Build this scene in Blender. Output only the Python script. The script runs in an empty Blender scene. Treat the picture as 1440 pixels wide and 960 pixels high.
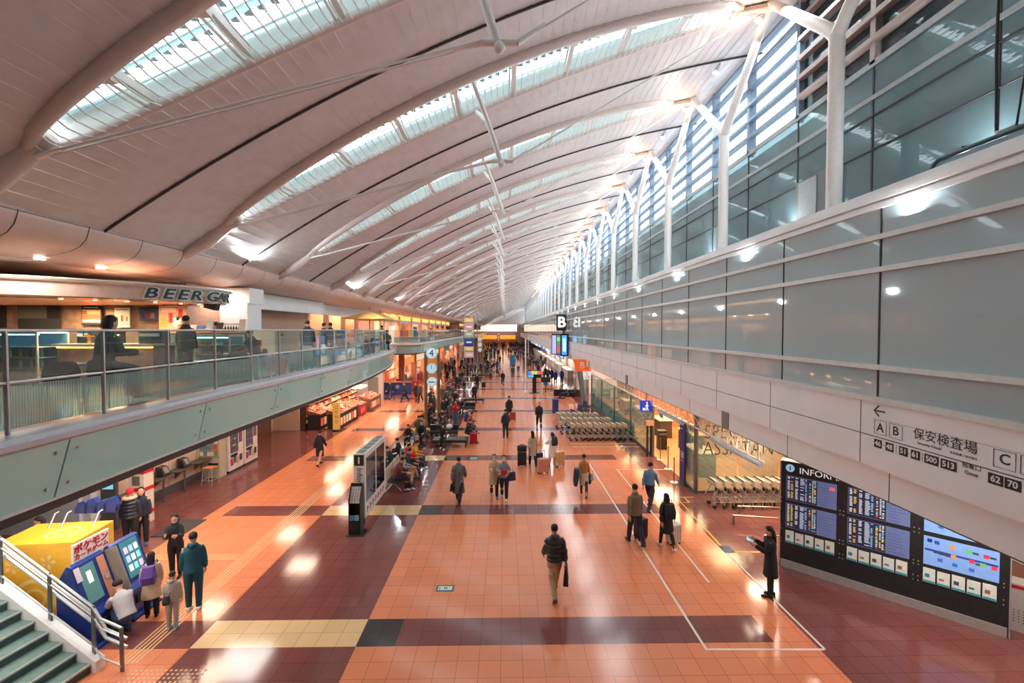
import bpy, bmesh, math, random
from mathutils import Vector, Matrix
R = math.radians
PI = math.pi
SC = bpy.context.scene
COL = bpy.data.collections.new('terminal')   # linked to the scene once everything is built
random.seed(7)
H = 6.3                                    # eye height above the hall floor

# ---------------------------------------------------------------- camera
cam_d = bpy.data.cameras.new('camera')
cam_d.sensor_width = 36
cam_d.lens = 615 / 1440 * 36
cam_d.clip_end = 600
cam = bpy.data.objects.new('camera', cam_d)
COL.objects.link(cam)
YAW, PIT = math.atan(9.5 / 615), math.atan(16.5 / 615)
cam.location = (0, 0, H)
cam.rotation_euler = (PI / 2 - PIT, 0, -YAW)
SC.camera = cam

# ---------------------------------------------------------------- sky, exposure
w = bpy.data.worlds.new('sky')
SC.world = w
w.use_nodes = True
nt = w.node_tree
bg = nt.nodes['Background']
tc = nt.nodes.new('ShaderNodeTexCoord')
nz = nt.nodes.new('ShaderNodeTexNoise'); nz.inputs['Scale'].default_value = 2.2
cr = nt.nodes.new('ShaderNodeValToRGB')
cr.color_ramp.elements[0].color = (0.70, 0.86, 0.98, 1)
cr.color_ramp.elements[1].color = (0.93, 0.97, 1.0, 1)
nt.links.new(tc.outputs['Generated'], nz.inputs['Vector'])
nt.links.new(nz.outputs['Fac'], cr.inputs['Fac'])
nt.links.new(cr.outputs['Color'], bg.inputs['Color'])
bg.inputs['Strength'].default_value = 1.7
SC.view_settings.view_transform = 'Standard'
SC.view_settings.look = 'None'
SC.view_settings.gamma = 1
SC.view_settings.use_curve_mapping = False
SC.view_settings.exposure = 1.78
cy = SC.cycles
cy.use_denoising = True
cy.max_bounces = 7
cy.diffuse_bounces = 4
cy.glossy_bounces = 3
cy.transmission_bounces = 4
cy.transparent_max_bounces = 12
cy.sample_clamp_indirect = 6
cy.caustics_reflective = False
cy.caustics_refractive = False
UPLIGHT, SOFFIT, SHOP = 1.0, 1.0, 1.0      # lamp strength multipliers

# ---------------------------------------------------------------- materials
def lin(c):
    return tuple(((v / 255) / 12.92 if v / 255 <= .04045 else ((v / 255 + .055) / 1.055) ** 2.4) for v in c) + (1,)
MATS = {}
def mat(name, rgb=(200, 200, 200), rough=.5, metal=0, emis=0, coat=0, var=.06, scale=9, spec=.5):
    if name in MATS: return MATS[name]
    m = bpy.data.materials.new(name); m.use_nodes = True
    n = m.node_tree; b = n.nodes['Principled BSDF']
    c = lin(rgb)
    t = n.nodes.new('ShaderNodeTexCoord'); z = n.nodes.new('ShaderNodeTexNoise')
    z.inputs['Scale'].default_value = scale
    r = n.nodes.new('ShaderNodeValToRGB')
    r.color_ramp.elements[0].position = .3; r.color_ramp.elements[1].position = .7
    r.color_ramp.elements[0].color = tuple(v * (1 - var) for v in c[:3]) + (1,)
    r.color_ramp.elements[1].color = tuple(min(1, v * (1 + var)) for v in c[:3]) + (1,)
    n.links.new(t.outputs['Object'], z.inputs['Vector']); n.links.new(z.outputs['Fac'], r.inputs['Fac'])
    n.links.new(r.outputs['Color'], b.inputs['Base Color'])
    b.inputs['Roughness'].default_value = rough
    b.inputs['Metallic'].default_value = metal
    b.inputs['Specular IOR Level'].default_value = spec
    b.inputs['Coat Weight'].default_value = coat
    if emis:
        n.links.new(r.outputs['Color'], b.inputs['Emission Color'])
        b.inputs['Emission Strength'].default_value = emis
    MATS[name] = m
    return m
def C(rgb, rough=.75):                      # cloth / paint by colour
    return mat('paint_%d_%d_%d_%d' % (*rgb, int(rough * 100)), rgb, rough)
def glow(rgb, e):
    return mat('glow_%d_%d_%d_%d' % (*rgb, int(e * 10)), rgb, .5, emis=e * .42)
def tilemat(name, rgb, rough=.13, var=.10, mortar=(70, 55, 50)):
    m = bpy.data.materials.new(name); m.use_nodes = True
    n = m.node_tree; b = n.nodes['Principled BSDF']; L = n.links.new
    t = n.nodes.new('ShaderNodeTexCoord')
    mp = n.nodes.new('ShaderNodeMapping'); mp.inputs['Location'].default_value = (2.98, -9.41, 0)
    L(t.outputs['Object'], mp.inputs['Vector'])
    br = n.nodes.new('ShaderNodeTexBrick'); br.offset = 0
    br.inputs['Scale'].default_value = 1
    br.inputs['Brick Width'].default_value = .413; br.inputs['Row Height'].default_value = .413
    br.inputs['Mortar Size'].default_value = .0045; br.inputs['Mortar Smooth'].default_value = .3
    c = lin(rgb)
    br.inputs['Color1'].default_value = tuple(v * (1 - var * .5) for v in c[:3]) + (1,)
    br.inputs['Color2'].default_value = tuple(v * (1 + var * .5) for v in c[:3]) + (1,)
    br.inputs['Mortar'].default_value = lin(mortar)
    L(mp.outputs['Vector'], br.inputs['Vector'])
    z = n.nodes.new('ShaderNodeTexNoise'); z.inputs['Scale'].default_value = 60; z.inputs['Detail'].default_value = 3
    L(t.outputs['Object'], z.inputs['Vector'])
    mx = n.nodes.new('ShaderNodeMixRGB'); mx.blend_type = 'MULTIPLY'; mx.inputs['Fac'].default_value = .35
    r = n.nodes.new('ShaderNodeValToRGB')
    r.color_ramp.elements[0].position = .35; r.color_ramp.elements[0].color = (.62, .6, .6, 1)
    r.color_ramp.elements[1].position = .62; r.color_ramp.elements[1].color = (1, 1, 1, 1)
    L(z.outputs['Fac'], r.inputs['Fac'])
    L(br.outputs['Color'], mx.inputs['Color1']); L(r.outputs['Color'], mx.inputs['Color2'])
    L(mx.outputs['Color'], b.inputs['Base Color'])
    b.inputs['Roughness'].default_value = rough
    bp = n.nodes.new('ShaderNodeBump'); bp.inputs['Strength'].default_value = .02; bp.inputs['Distance'].default_value = .02
    z2 = n.nodes.new('ShaderNodeTexNoise'); z2.inputs['Scale'].default_value = 3
    L(t.outputs['Object'], z2.inputs['Vector']); L(z2.outputs['Fac'], bp.inputs['Height'])
    L(bp.outputs['Normal'], b.inputs['Normal'])
    MATS[name] = m
    return m
def glassmat(name, tint, clear=.7, rough=.02, body=None, stripes=None):
    """clear pane; body = diffuse film colour, clear = share that is see-through"""
    if name in MATS: return MATS[name]
    m = bpy.data.materials.new(name); m.use_nodes = True
    n = m.node_tree; n.nodes.clear(); L = n.links.new
    o = n.nodes.new('ShaderNodeOutputMaterial')
    tr = n.nodes.new('ShaderNodeBsdfTransparent'); tr.inputs['Color'].default_value = lin(tint)
    base = tr.outputs[0]
    if body:
        df = n.nodes.new('ShaderNodeBsdfDiffuse'); df.inputs['Color'].default_value = lin(body)
        mx = n.nodes.new('ShaderNodeMixShader'); mx.inputs[0].default_value = clear
        L(df.outputs[0], mx.inputs[1]); L(tr.outputs[0], mx.inputs[2]); base = mx.outputs[0]
        if stripes:
            t = n.nodes.new('ShaderNodeTexCoord'); wv = n.nodes.new('ShaderNodeTexWave')
            wv.bands_direction = stripes[0]; wv.inputs['Scale'].default_value = stripes[1]
            L(t.outputs['Object'], wv.inputs['Vector'])
            mr = n.nodes.new('ShaderNodeMapRange')
            mr.inputs['To Min'].default_value = max(0, clear - stripes[2]); mr.inputs['To Max'].default_value = min(1, clear + stripes[2])
            L(wv.outputs['Fac'], mr.inputs['Value']); L(mr.outputs[0], mx.inputs[0])
    gl = n.nodes.new('ShaderNodeBsdfGlossy'); gl.inputs['Roughness'].default_value = rough
    gl.inputs['Color'].default_value = (.9, .95, .95, 1)
    ge = n.nodes.new('ShaderNodeNewGeometry')
    dt = n.nodes.new('ShaderNodeVectorMath'); dt.operation = 'DOT_PRODUCT'
    L(ge.outputs['Normal'], dt.inputs[0]); L(ge.outputs['Incoming'], dt.inputs[1])
    def mth(op, a, b=None):
        q = n.nodes.new('ShaderNodeMath'); q.operation = op
        for i, v in enumerate((a, b)):
            if v is None: continue
            if isinstance(v, (int, float)): q.inputs[i].default_value = v
            else: L(v, q.inputs[i])
        return q.outputs[0]
    fr = mth('ADD', mth('MULTIPLY', mth('POWER', mth('SUBTRACT', 1, mth('ABSOLUTE', dt.outputs['Value'])), 4), .75), .06)
    m2 = n.nodes.new('ShaderNodeMixShader')
    L(fr, m2.inputs[0]); L(base, m2.inputs[1]); L(gl.outputs[0], m2.inputs[2])
    L(m2.outputs[0], o.inputs['Surface'])
    MATS[name] = m
    return m
def transmat(name, rgb, mixf=.5):
    m = bpy.data.materials.new(name); m.use_nodes = True
    n = m.node_tree; n.nodes.clear(); L = n.links.new
    o = n.nodes.new('ShaderNodeOutputMaterial')
    a = n.nodes.new('ShaderNodeBsdfTranslucent'); d = n.nodes.new('ShaderNodeBsdfDiffuse')
    z = n.nodes.new('ShaderNodeTexNoise'); z.inputs['Scale'].default_value = 5
    r = n.nodes.new('ShaderNodeValToRGB'); c = lin(rgb)
    r.color_ramp.elements[0].color = tuple(v * .93 for v in c[:3]) + (1,); r.color_ramp.elements[1].color = c
    L(z.outputs['Fac'], r.inputs['Fac'])
    L(r.outputs['Color'], a.inputs['Color']); L(r.outputs['Color'], d.inputs['Color'])
    mx = n.nodes.new('ShaderNodeMixShader'); mx.inputs[0].default_value = mixf
    L(d.outputs[0], mx.inputs[1]); L(a.outputs[0], mx.inputs[2]); L(mx.outputs[0], o.inputs['Surface'])
    MATS[name] = m
    return m

ORANGE = tilemat('orange_floor_tile', (232, 142, 102), mortar=(150, 85, 60))
MAROON = tilemat('maroon_floor_tile', (128, 76, 72), .12, .12, (80, 45, 42))
CREAM = tilemat('cream_floor_tile', (232, 196, 146), mortar=(150, 120, 90))
DARKT = tilemat('charcoal_floor_tile', (62, 60, 62), .1, .12, (40, 38, 38))
ROOF = mat('roof_panel_metal', (204, 196, 195), .42, 0, var=.05, scale=3)
ROOFTUBE = mat('roof_tube_paint', (206, 192, 186), .35, var=.03)
WHITE = mat('white_painted_steel', (226, 224, 220), .35, var=.03)
OFFW = mat('warm_white_panel', (232, 234, 234), .45, var=.03, scale=1.5)
SEAM = mat('dark_seam', (60, 56, 56), .7)
STEEL = mat('brushed_steel', (196, 202, 202), .32, .55)
DSTEEL = mat('dull_grey_steel', (120, 122, 122), .4, .7)
BLACK = mat('black_plastic', (22, 23, 25), .4)
CHAR = mat('charcoal_panel', (38, 42, 46), .35, var=.15)
GREENG = glassmat('green_fascia_glass', (160, 200, 190), .04, .06, body=(188, 232, 222))
CLEARG = glassmat('clear_balustrade_glass', (236, 246, 243))
PERF = glassmat('perforated_screen_glass', (190, 220, 218), .8, body=(206, 232, 232), stripes=('Y', 9, .18))
UPG = glassmat('grey_screen_wall_glass', (170, 196, 198), .16, .03, body=(182, 200, 204), stripes=('Z', 14, .1))
GALG = glassmat('teal_gallery_glass', (120, 150, 156), .35, .02, body=(120, 148, 154))
DARKG = glassmat('dark_window_glass', (80, 96, 100), .3, .02, body=(58, 70, 74))
SHOPG = glassmat('shop_front_glass', (226, 238, 230), .74, .03, body=(176, 196, 180))
SKYG = glassmat('sky_window_glass', (246, 250, 252))
TRANSL = transmat('frosted_louver', (206, 224, 224), .6)
WOODW = mat('grey_brown_wood', (128, 104, 84), .6, var=.3, scale=4)
WOODO = mat('orange_wood', (205, 132, 84), .4, var=.12, scale=3)
NAVY = mat('navy_panel', (36, 42, 110), .4)
BLUE = mat('machine_blue', (24, 54, 130), .3)
YELL = mat('yellow_panel', (248, 190, 60), .4, var=.04)
RED = mat('red_panel', (200, 38, 44), .4)
SKIN = mat('skin', (214, 160, 132), .55)

# ---------------------------------------------------------------- mesh helpers
class MB:
    def __init__(s): s.v = []; s.f = []; s.m = []; s.sm = []
    def add(s, vs, fs, mi=0, smooth=False):
        o = len(s.v); s.v += [tuple(p) for p in vs]
        for f in fs: s.f.append(tuple(i + o for i in f)); s.m.append(mi); s.sm.append(smooth)
        return s
    def box(s, x0, x1, y0, y1, z0, z1, mi=0, M=None):
        vs = [(x, y, z) for z in (z0, z1) for y in (y0, y1) for x in (x0, x1)]
        if M is not None: vs = [tuple(M @ Vector(p)) for p in vs]
        return s.add(vs, [(0, 2, 3, 1), (4, 5, 7, 6), (0, 1, 5, 4), (2, 6, 7, 3), (0, 4, 6, 2), (1, 3, 7, 5)], mi)
    def loft(s, rings, mi=0, cap=True, smooth=True, closed=True):
        n = len(rings[0]); vs = [p for r in rings for p in r]; fs = []
        for i in range(len(rings) - 1):
            for j in range(n if closed else n - 1):
                k = (j + 1) % n
                fs.append((i * n + j, i * n + k, (i + 1) * n + k, (i + 1) * n + j))
        s.add(vs, fs, mi, smooth)
        if cap and closed:
            s.add(rings[0], [tuple(reversed(range(n)))], mi); s.add(rings[-1], [tuple(range(n))], mi)
        return s
    def tube(s, pts, r, n=8, mi=0, cap=True, ref=(0, 0, 1)):
        pts = [Vector(p) for p in pts]; rings = []
        for i, p in enumerate(pts):
            d = (pts[min(i + 1, len(pts) - 1)] - pts[max(i - 1, 0)])
            if d.length < 1e-9: d = Vector((0, 0, 1))
            d.normalize(); u = Vector(ref)
            if abs(u.dot(d)) > .95: u = Vector((1, 0, 0))
            a = d.cross(u).normalized(); b = a.cross(d).normalized()
            rr = r[i] if isinstance(r, (list, tuple)) else r
            ra, rb = rr if isinstance(rr, tuple) else (rr, rr)
            rings.append([p + a * ra * math.cos(t) + b * rb * math.sin(t) for t in [2 * PI * (k + .5) / n for k in range(n)]])
        return s.loft(rings, mi, cap)
    def ball(s, c, r, mi=0, n=10, m=7):
        rx, ry, rz = r if isinstance(r, tuple) else (r, r, r)
        rings = []
        for i in range(m + 1):
            a = PI * (i + .02) / (m + .04) - PI / 2
            rings.append([(c[0] + rx * math.cos(a) * math.cos(t), c[1] + ry * math.cos(a) * math.sin(t), c[2] + rz * math.sin(a)) for t in [2 * PI * k / n for k in range(n)]])
        return s.loft(rings, mi)
    def prism(s, poly, a0, a1, axis='y', mi=0):
        def P(p, a):
            return {'y': (p[0], a, p[1]), 'x': (a, p[0], p[1]), 'z': (p[0], p[1], a)}[axis]
        n = len(poly)
        s.add([P(p, a0) for p in poly] + [P(p, a1) for p in poly],
              [tuple(range(n)), tuple(reversed(range(n, 2 * n)))] + [(i, i + n, (i + 1) % n + n, (i + 1) % n) for i in range(n)], mi)
        return s
    def xf(s, M):
        s.v = [tuple(M @ Vector(p)) for p in s.v]; return s
    def mesh(s, name, mats, fix=True):
        me = bpy.data.meshes.new(name); me.from_pydata(s.v, [], s.f)
        for m in (mats if isinstance(mats, (list, tuple)) else [mats]): me.materials.append(m)
        me.polygons.foreach_set('material_index', s.m); me.polygons.foreach_set('use_smooth', s.sm)
        if fix:
            bm = bmesh.new(); bm.from_mesh(me); bmesh.ops.recalc_face_normals(bm, faces=bm.faces); bm.to_mesh(me); bm.free()
        me.update(); return me
    def build(s, name, mats, parent=None, loc=None, bevel=0, fix=True):
        o = bpy.data.objects.new(name, s.mesh(name, mats, fix)); COL.objects.link(o)
        if parent: o.parent = parent
        if loc: o.location = loc
        if bevel:
            b = o.modifiers.new('edge', 'BEVEL'); b.width = bevel; b.segments = 2; b.limit_method = 'ANGLE'
        return o
def tag(o, label=None, cat=None, group=None, kind=None):
    if label: o['label'] = label
    if cat: o['category'] = cat
    if group: o['group'] = group
    if kind: o['kind'] = kind
    return o
def thing(name, label, cat, loc=(0, 0, 0), rz=0, group=None):
    o = bpy.data.objects.new(name, None); COL.objects.link(o)
    o.empty_display_size = .2
    o.location = loc; o.rotation_euler = (0, 0, rz)
    return tag(o, label, cat, group)
def copy_tree(o, parent=None):
    c = o.copy(); COL.objects.link(c)
    if parent: c.parent = parent
    for ch in o.children: copy_tree(ch, c)
    return c
def struct(name, mb, m, **k):
    return tag(mb.build(name, m, **k), kind='structure')
def evaluated(o):
    SC.collection.objects.link(o)
    me = bpy.data.meshes.new_from_object(o.evaluated_get(bpy.context.evaluated_depsgraph_get()))
    bpy.data.objects.remove(o)
    return me
def text(name, s, size, M, m, parent=None, depth=.004, align='CENTER', sx=1, bold=0):
    """flat lettering turned into a mesh; M places text-x / text-y / normal"""
    cu = bpy.data.curves.new(name, 'FONT'); cu.body = s; cu.size = size; cu.extrude = depth
    cu.align_x = align; cu.align_y = 'CENTER'; cu.offset = bold; cu.resolution_u = 3
    me = evaluated(bpy.data.objects.new(name, cu))
    me.transform(M @ Matrix.Diagonal((sx, 1, 1, 1)))
    me.materials.clear(); me.materials.append(m)
    o = bpy.data.objects.new(name, me); COL.objects.link(o)
    if parent: o.parent = parent
    return o
def frame(loc, xdir, ydir=(0, 0, 1)):
    x = Vector(xdir).normalized(); y = Vector(ydir); y = (y - x * y.dot(x)).normalized(); z = x.cross(y)
    M = Matrix((x, y, z)).transposed().to_4x4(); M.translation = Vector(loc); return M
def lamp(name, loc, power, size, rot=(0, 0, 0), col=(1, .85, .7), sy=None, spread=None):
    l = bpy.data.lights.new(name, 'AREA'); l.energy = power; l.color = col; l.size = size
    if sy: l.shape = 'RECTANGLE'; l.size_y = sy
    if spread: l.spread = spread
    o = bpy.data.objects.new(name, l); COL.objects.link(o); o.location = loc; o.rotation_euler = rot; return o
_f = Vector((math.sin(YAW) * math.cos(PIT), math.cos(YAW) * math.cos(PIT), -math.sin(PIT)))
_r = Vector((math.cos(YAW), -math.sin(YAW), 0)); _u = _r.cross(_f)
def G(px, py, z=0.):                        # where a sight line meets the height z
    d = _f * 615 + _r * (px - 720) - _u * (py - 480); t = (z - H) / d.z
    return (d.x * t, d.y * t, z)
def AX(px, py, x):
    d = _f * 615 + _r * (px - 720) - _u * (py - 480); t = x / d.x
    return (x, d.y * t, H + d.z * t)
ORD = ['first', 'second', 'third', 'fourth', 'fifth', 'sixth', 'seventh', 'eighth', 'ninth', 'tenth', 'eleventh', 'twelfth',
       'thirteenth', 'fourteenth', 'fifteenth', 'sixteenth', 'seventeenth', 'eighteenth', 'nineteenth', 'twentieth']

# ================================================================ SHELL
Y0, Y1 = -6.0, 196.0
# ---- floor with its bands
xs = [-30, -10.1, -9.6, -6.25, -2.98, -2.2, 5.43, 6.2, 30]
ys = [Y0]; k = 8.58
while k < Y1: ys += [k, k + .83]; k += 6.2
ys.append(Y1)
fl = MB()
for j in range(len(ys) - 1):
    band = j % 2 == 1
    for i in range(len(xs) - 1):
        if band: m = [1, 0, 1, 2, 3, 1, 0, 1][i]
        else: m = [1, 0, 0, 1, 0, 0, 0, 1][i]
        if i == 0 and ys[j] > 27 : m = 0 if not band else 1
        fl.add([(xs[i], ys[j], 0), (xs[i + 1], ys[j], 0), (xs[i + 1], ys[j + 1], 0), (xs[i], ys[j + 1], 0)], [(0, 1, 2, 3)], m)
struct('floor', fl, [ORANGE, MAROON, CREAM, DARKT], fix=False)
# guide strips and floor tape
tac = MB()
for i in range(5):
    x = -7.34 + i * .085
    tac.box(x, x + .035, 8.2, 60, .001, .006)
for i in range(4):
    y = 11.95 + i * .085
    tac.box(-9.8, -7.4, y, y + .035, .001, .006)
tag(tac.build('tactile_strip', mat('tactile_strip_metal', (214, 170, 120), .35)), 'ribbed cream guidance strips running along the hall floor', 'floor strip')
st = MB()
for i in range(9):
    for j in range(16): st.box(-6.9 + j * .09 - .02, -6.9 + j * .09 + .02, 7.3 + i * .09 - .02, 7.3 + i * .09 + .02, .001, .006)
tag(st.build('tactile_dots', mat('tactile_strip_metal')), 'cream raised warning dots on the floor at the foot of the stairs', 'floor strip', kind='stuff')
def tape(pts, wd, m, label, name='floor_tape'):
    t = MB()
    for a, b in pts:
        a = Vector((*a, 0)); b = Vector((*b, 0)); d = (b - a).normalized(); nn = Vector((-d.y, d.x, 0)) * wd / 2
        t.add([a + nn + Vector((0, 0, .002)), a - nn + Vector((0, 0, .002)), b - nn + Vector((0, 0, .002)), b + nn + Vector((0, 0, .002)),
               a + nn + Vector((0, 0, .004)), a - nn + Vector((0, 0, .004)), b - nn + Vector((0, 0, .004)), b + nn + Vector((0, 0, .004))],
              [(0, 1, 2, 3), (4, 5, 6, 7), (0, 1, 5, 4), (1, 2, 6, 5), (2, 3, 7, 6), (3, 0, 4, 7)])
    return tag(t.build(name, m), label, 'floor tape')
WT = mat('white_floor_tape', (226, 214, 206), .5); YT = mat('yellow_floor_tape', (232, 178, 60), .5)
tape([((3.94, 20.4), (3.96, 8.4)), ((3.94, 8.4), (6.28, 8.36))], .05, WT, 'long white floor tape line turning right across the tiles at its near end')
tape([((5.08, 10.67), (5.04, 19.5)), ((5.02, 19.5), (7.3, 19.44))], .05, WT, 'white floor tape line turning right towards the glass office door')
tape([((6.26, 12.15), (6.3, 8.36))], .05, WT, 'white floor tape edging the maroon floor in front of the information board')
tape([((6.43, 16.2), (6.28, 12.15)), ((6.28, 12.15), (7.4, 12.13)), ((6.43, 16.2), (7.1, 16.19)), ((6.5, 15.7), (6.72, 15.7)), ((6.72, 15.7), (6.72, 16.2))], .045, YT, 'yellow floor tape marking off the luggage cart bay')
tape([((3.6, 24.0), (7.3, 24.0)), ((3.6, 23.3), (7.3, 23.3))], .05, WT, 'pair of white floor tapes in front of the far luggage carts')

def floor_plate(x, y, sx, sy, inner, label, rim=(70, 92, 96)):
    t = thing('floor_sign', label, 'floor sign', (x, y, 0))
    MB().box(-sx / 2, sx / 2, -sy / 2, sy / 2, .001, .005).build('rim', C(rim, .4), t)
    MB().box(-sx / 2 + .05, sx / 2 - .05, -sy / 2 + .05, sy / 2 - .05, .005, .007).build('face', C(inner, .4), t)
    mk = MB(); mk.prism([(-sx * .36, 0), (-sx * .26, sy * .15), (-sx * .26, -sy * .15)], .007, .009, 'z')
    mk.box(-sx * .06, sx * .02, -sy * .14, sy * .14, .007, .009); mk.box(sx * .05, sx * .12, -sy * .14, sy * .14, .007, .009)
    mk.build('marking', C((30, 110, 96), .5), t)
x, y, _ = G(626, 827)
floor_plate(x, y, .44, .26, (214, 226, 206), 'small framed evacuation arrow plate set in the near orange floor')
x, y, _ = G(666, 644.5)
floor_plate(x, y, .4, .45, (90, 190, 190), 'teal framed marker plate in the maroon floor band behind the grey coat walker')
x, y, _ = G(1022, 772)
floor_plate(x, y, .3, .4, (40, 70, 130), 'dark blue queue marker sticker at the yellow tape corner', (20, 24, 60))
for i, (u, v) in enumerate([(797, 600), (801, 607), (806, 616), (793, 593), (788, 585)]):
    x, y, _ = G(u, v)
    floor_plate(x, y, .42, .4, (80, 160, 200), 'blue standing-place sticker number %s from the near end beside the far carts' % ORD[[2, 1, 0, 3, 4][i]], (200, 220, 225))
dm = MB().box(-.45, .45, -.6, .6, .002, .02).build('door_mat', mat('dark_mat', (70, 66, 64), .9), None, (-10.35, 13.9, 0))
tag(dm, 'dark grey entrance mat on the maroon floor near the wall telephones', 'mat')

# ---- roof
def zr(x): return 6.15532066e-05 * x ** 3 - 1.46457998e-02 * x * x + .401827063 * x + 13.1538665
XL, XR, XA, XB = -9.0, 8.6, -7.6, 6.5
def halfw(x):
    if x <= XA or x >= XB: return 0
    t = (x - (XA + XB) / 2) / ((XB - XA) / 2)
    return .82 * (1 - t * t) ** .62
TY = [12.25 + 5.0 * k for k in range(-3, 37)]
NP = 66
px = [XL + (XR - XL) * i / NP for i in range(NP + 1)]
rf = MB()
edges = [None] + TY + [None]
for b in range(len(TY) + 1):
    for i in range(NP):
        xa, xb = px[i], px[i + 1]
        za, zb = zr(xa) + .022, zr(xb) - .006       # each plank tips a little, like a shingle
        def ends(x):
            a = TY[b - 1] + halfw(x) if b > 0 else TY[0] - 2.5
            c = TY[b] - halfw(x) if b < len(TY) else TY[-1] + 2.5
            return a, c
        (a0, a1), (c0, c1) = ends(xa), ends(xb)
        n = 4
        for j in range(n):
            ya0, ya1 = a0 + (a1 - a0) * j / n, a0 + (a1 - a0) * (j + 1) / n
            yb0, yb1 = c0 + (c1 - c0) * j / n, c0 + (c1 - c0) * (j + 1) / n
            s0 = .03 * math.sin(PI * j / n); s1 = .03 * math.sin(PI * (j + 1) / n)
            rf.add([(xa, ya0, za - s0), (xb, yb0, zb + s0 * .3), (xb, yb1, zb + s1 * .3), (xa, ya1, za - s1)], [(0, 1, 2, 3)], 0)
        rf.add([(xb, c0, zb), (xb, c1, zb), (xb, c1, zr(xb) + .022), (xb, c0, zr(xb) + .022)], [(0, 1, 2, 3)], 0)
struct('ceiling', rf, ROOF, fix=False)
sm = MB()
for y in [t + 2.5 for t in TY[:-1]]:
    for i in range(0, NP, 2):
        a, b = px[i], px[i + 2]
        sm.add([(a, y - .02, zr(a) - .055), (a, y + .02, zr(a) - .055), (b, y + .02, zr(b) - .055), (b, y - .02, zr(b) - .055),
                (a, y - .02, zr(a) + .03), (a, y + .02, zr(a) + .03), (b, y + .02, zr(b) + .03), (b, y - .02, zr(b) + .03)],
               [(0, 1, 2, 3), (0, 4, 5, 1), (1, 5, 6, 2), (2, 6, 7, 3), (3, 7, 4, 0), (4, 7, 6, 5)])
struct('trim_1', sm, SEAM)

def arc(f, n=48, a=XA, b=XB): return [f(a + (b - a) * i / n) for i in range(n + 1)]
def skylight(label, group=None, loc=0):
    t = thing('roof_skylight', label, 'skylight', (0, loc, 0), 0, group)
    for s, rr in ((-1, .15), (1, .09)):
        MB().tube(arc(lambda x: (x, s * (halfw(x) + rr * .6), zr(x) - .02)), [rr * (.55 + .45 * min(1, halfw(x) / .5)) for x in [XA + (XB - XA) * i / 48 for i in range(49)]], 8).build('edge_beam', ROOFTUBE, t)
    g = MB(); n = 84
    for i in range(1, n):
        x = XA + (XB - XA) * i / n; h = halfw(x) + .03
        g.tube([(x, -h - .1, zr(x) - .06), (x, -h * .4, zr(x) - .16), (x, h * .4, zr(x) - .16), (x, h + .1, zr(x) - .06)], .014, 4)
    g.build('grille', WHITE, t)
    for i in range(1, 9):
        x = XA + (XB - XA) * i / 9; h = halfw(x)
        c = MB(); c.box(x - .06, x + .06, -h, h, zr(x) + .0, zr(x) + .14)
        c.tube([(x - .12, -h, zr(x) - .05), (x - .12, h, zr(x) - .05)], .03, 6)
        c.box(x - .16, x + .1, -h - .02, -h + .12, zr(x) - .12, zr(x) + .12)
        c.build('cross_frame', WHITE, t)
    for q, (c0, wd, z0) in enumerate([(-.62, .16, .34), (-.2, .34, .5), (.28, .34, .5), (.7, .2, .36)]):
        l = MB()
        def at(x, s, dz=0):
            h = max(halfw(x), .05) / .82
            return (x, (c0 + s * wd / 2) * h, zr(x) + z0 + s * .06 + dz)
        xs_ = [XA + .3 + (XB - XA - .6) * i / 24 for i in range(25)]
        l.loft([[at(x, -1), at(x, 1), at(x, 1, .03), at(x, -1, .03)] for x in xs_], smooth=False)
        l.build('louver', TRANSL, t)
    pf = MB()
    for c0 in (-.42, .04, .5):
        for i in range(60):
            x = XA + .6 + (XB - XA - 1.2) * i / 59; h = max(halfw(x), .05) / .82
            pf.box(x - .07, x + .07, (c0 - .075) * h, (c0 + .075) * h, zr(x) + .56, zr(x) + .58)
    pf.build('perforated_band', mat('grey_perforated_sheet', (110, 122, 126), .5), t)
    hd = MB()
    for s in (-1, 1):
        hd.loft([[(x, s * (halfw(x) + .02), zr(x)), (x, s * (halfw(x) + .06), zr(x)), (x, s * (halfw(x) + .06), zr(x) + .45), (x, s * (halfw(x) + .02), zr(x) + .45)] for x in [XA + .2 + (XB - XA - .4) * i / 24 for i in range(25)]], smooth=False)
    hd.build('curb', WHITE, t)
    return t
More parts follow.
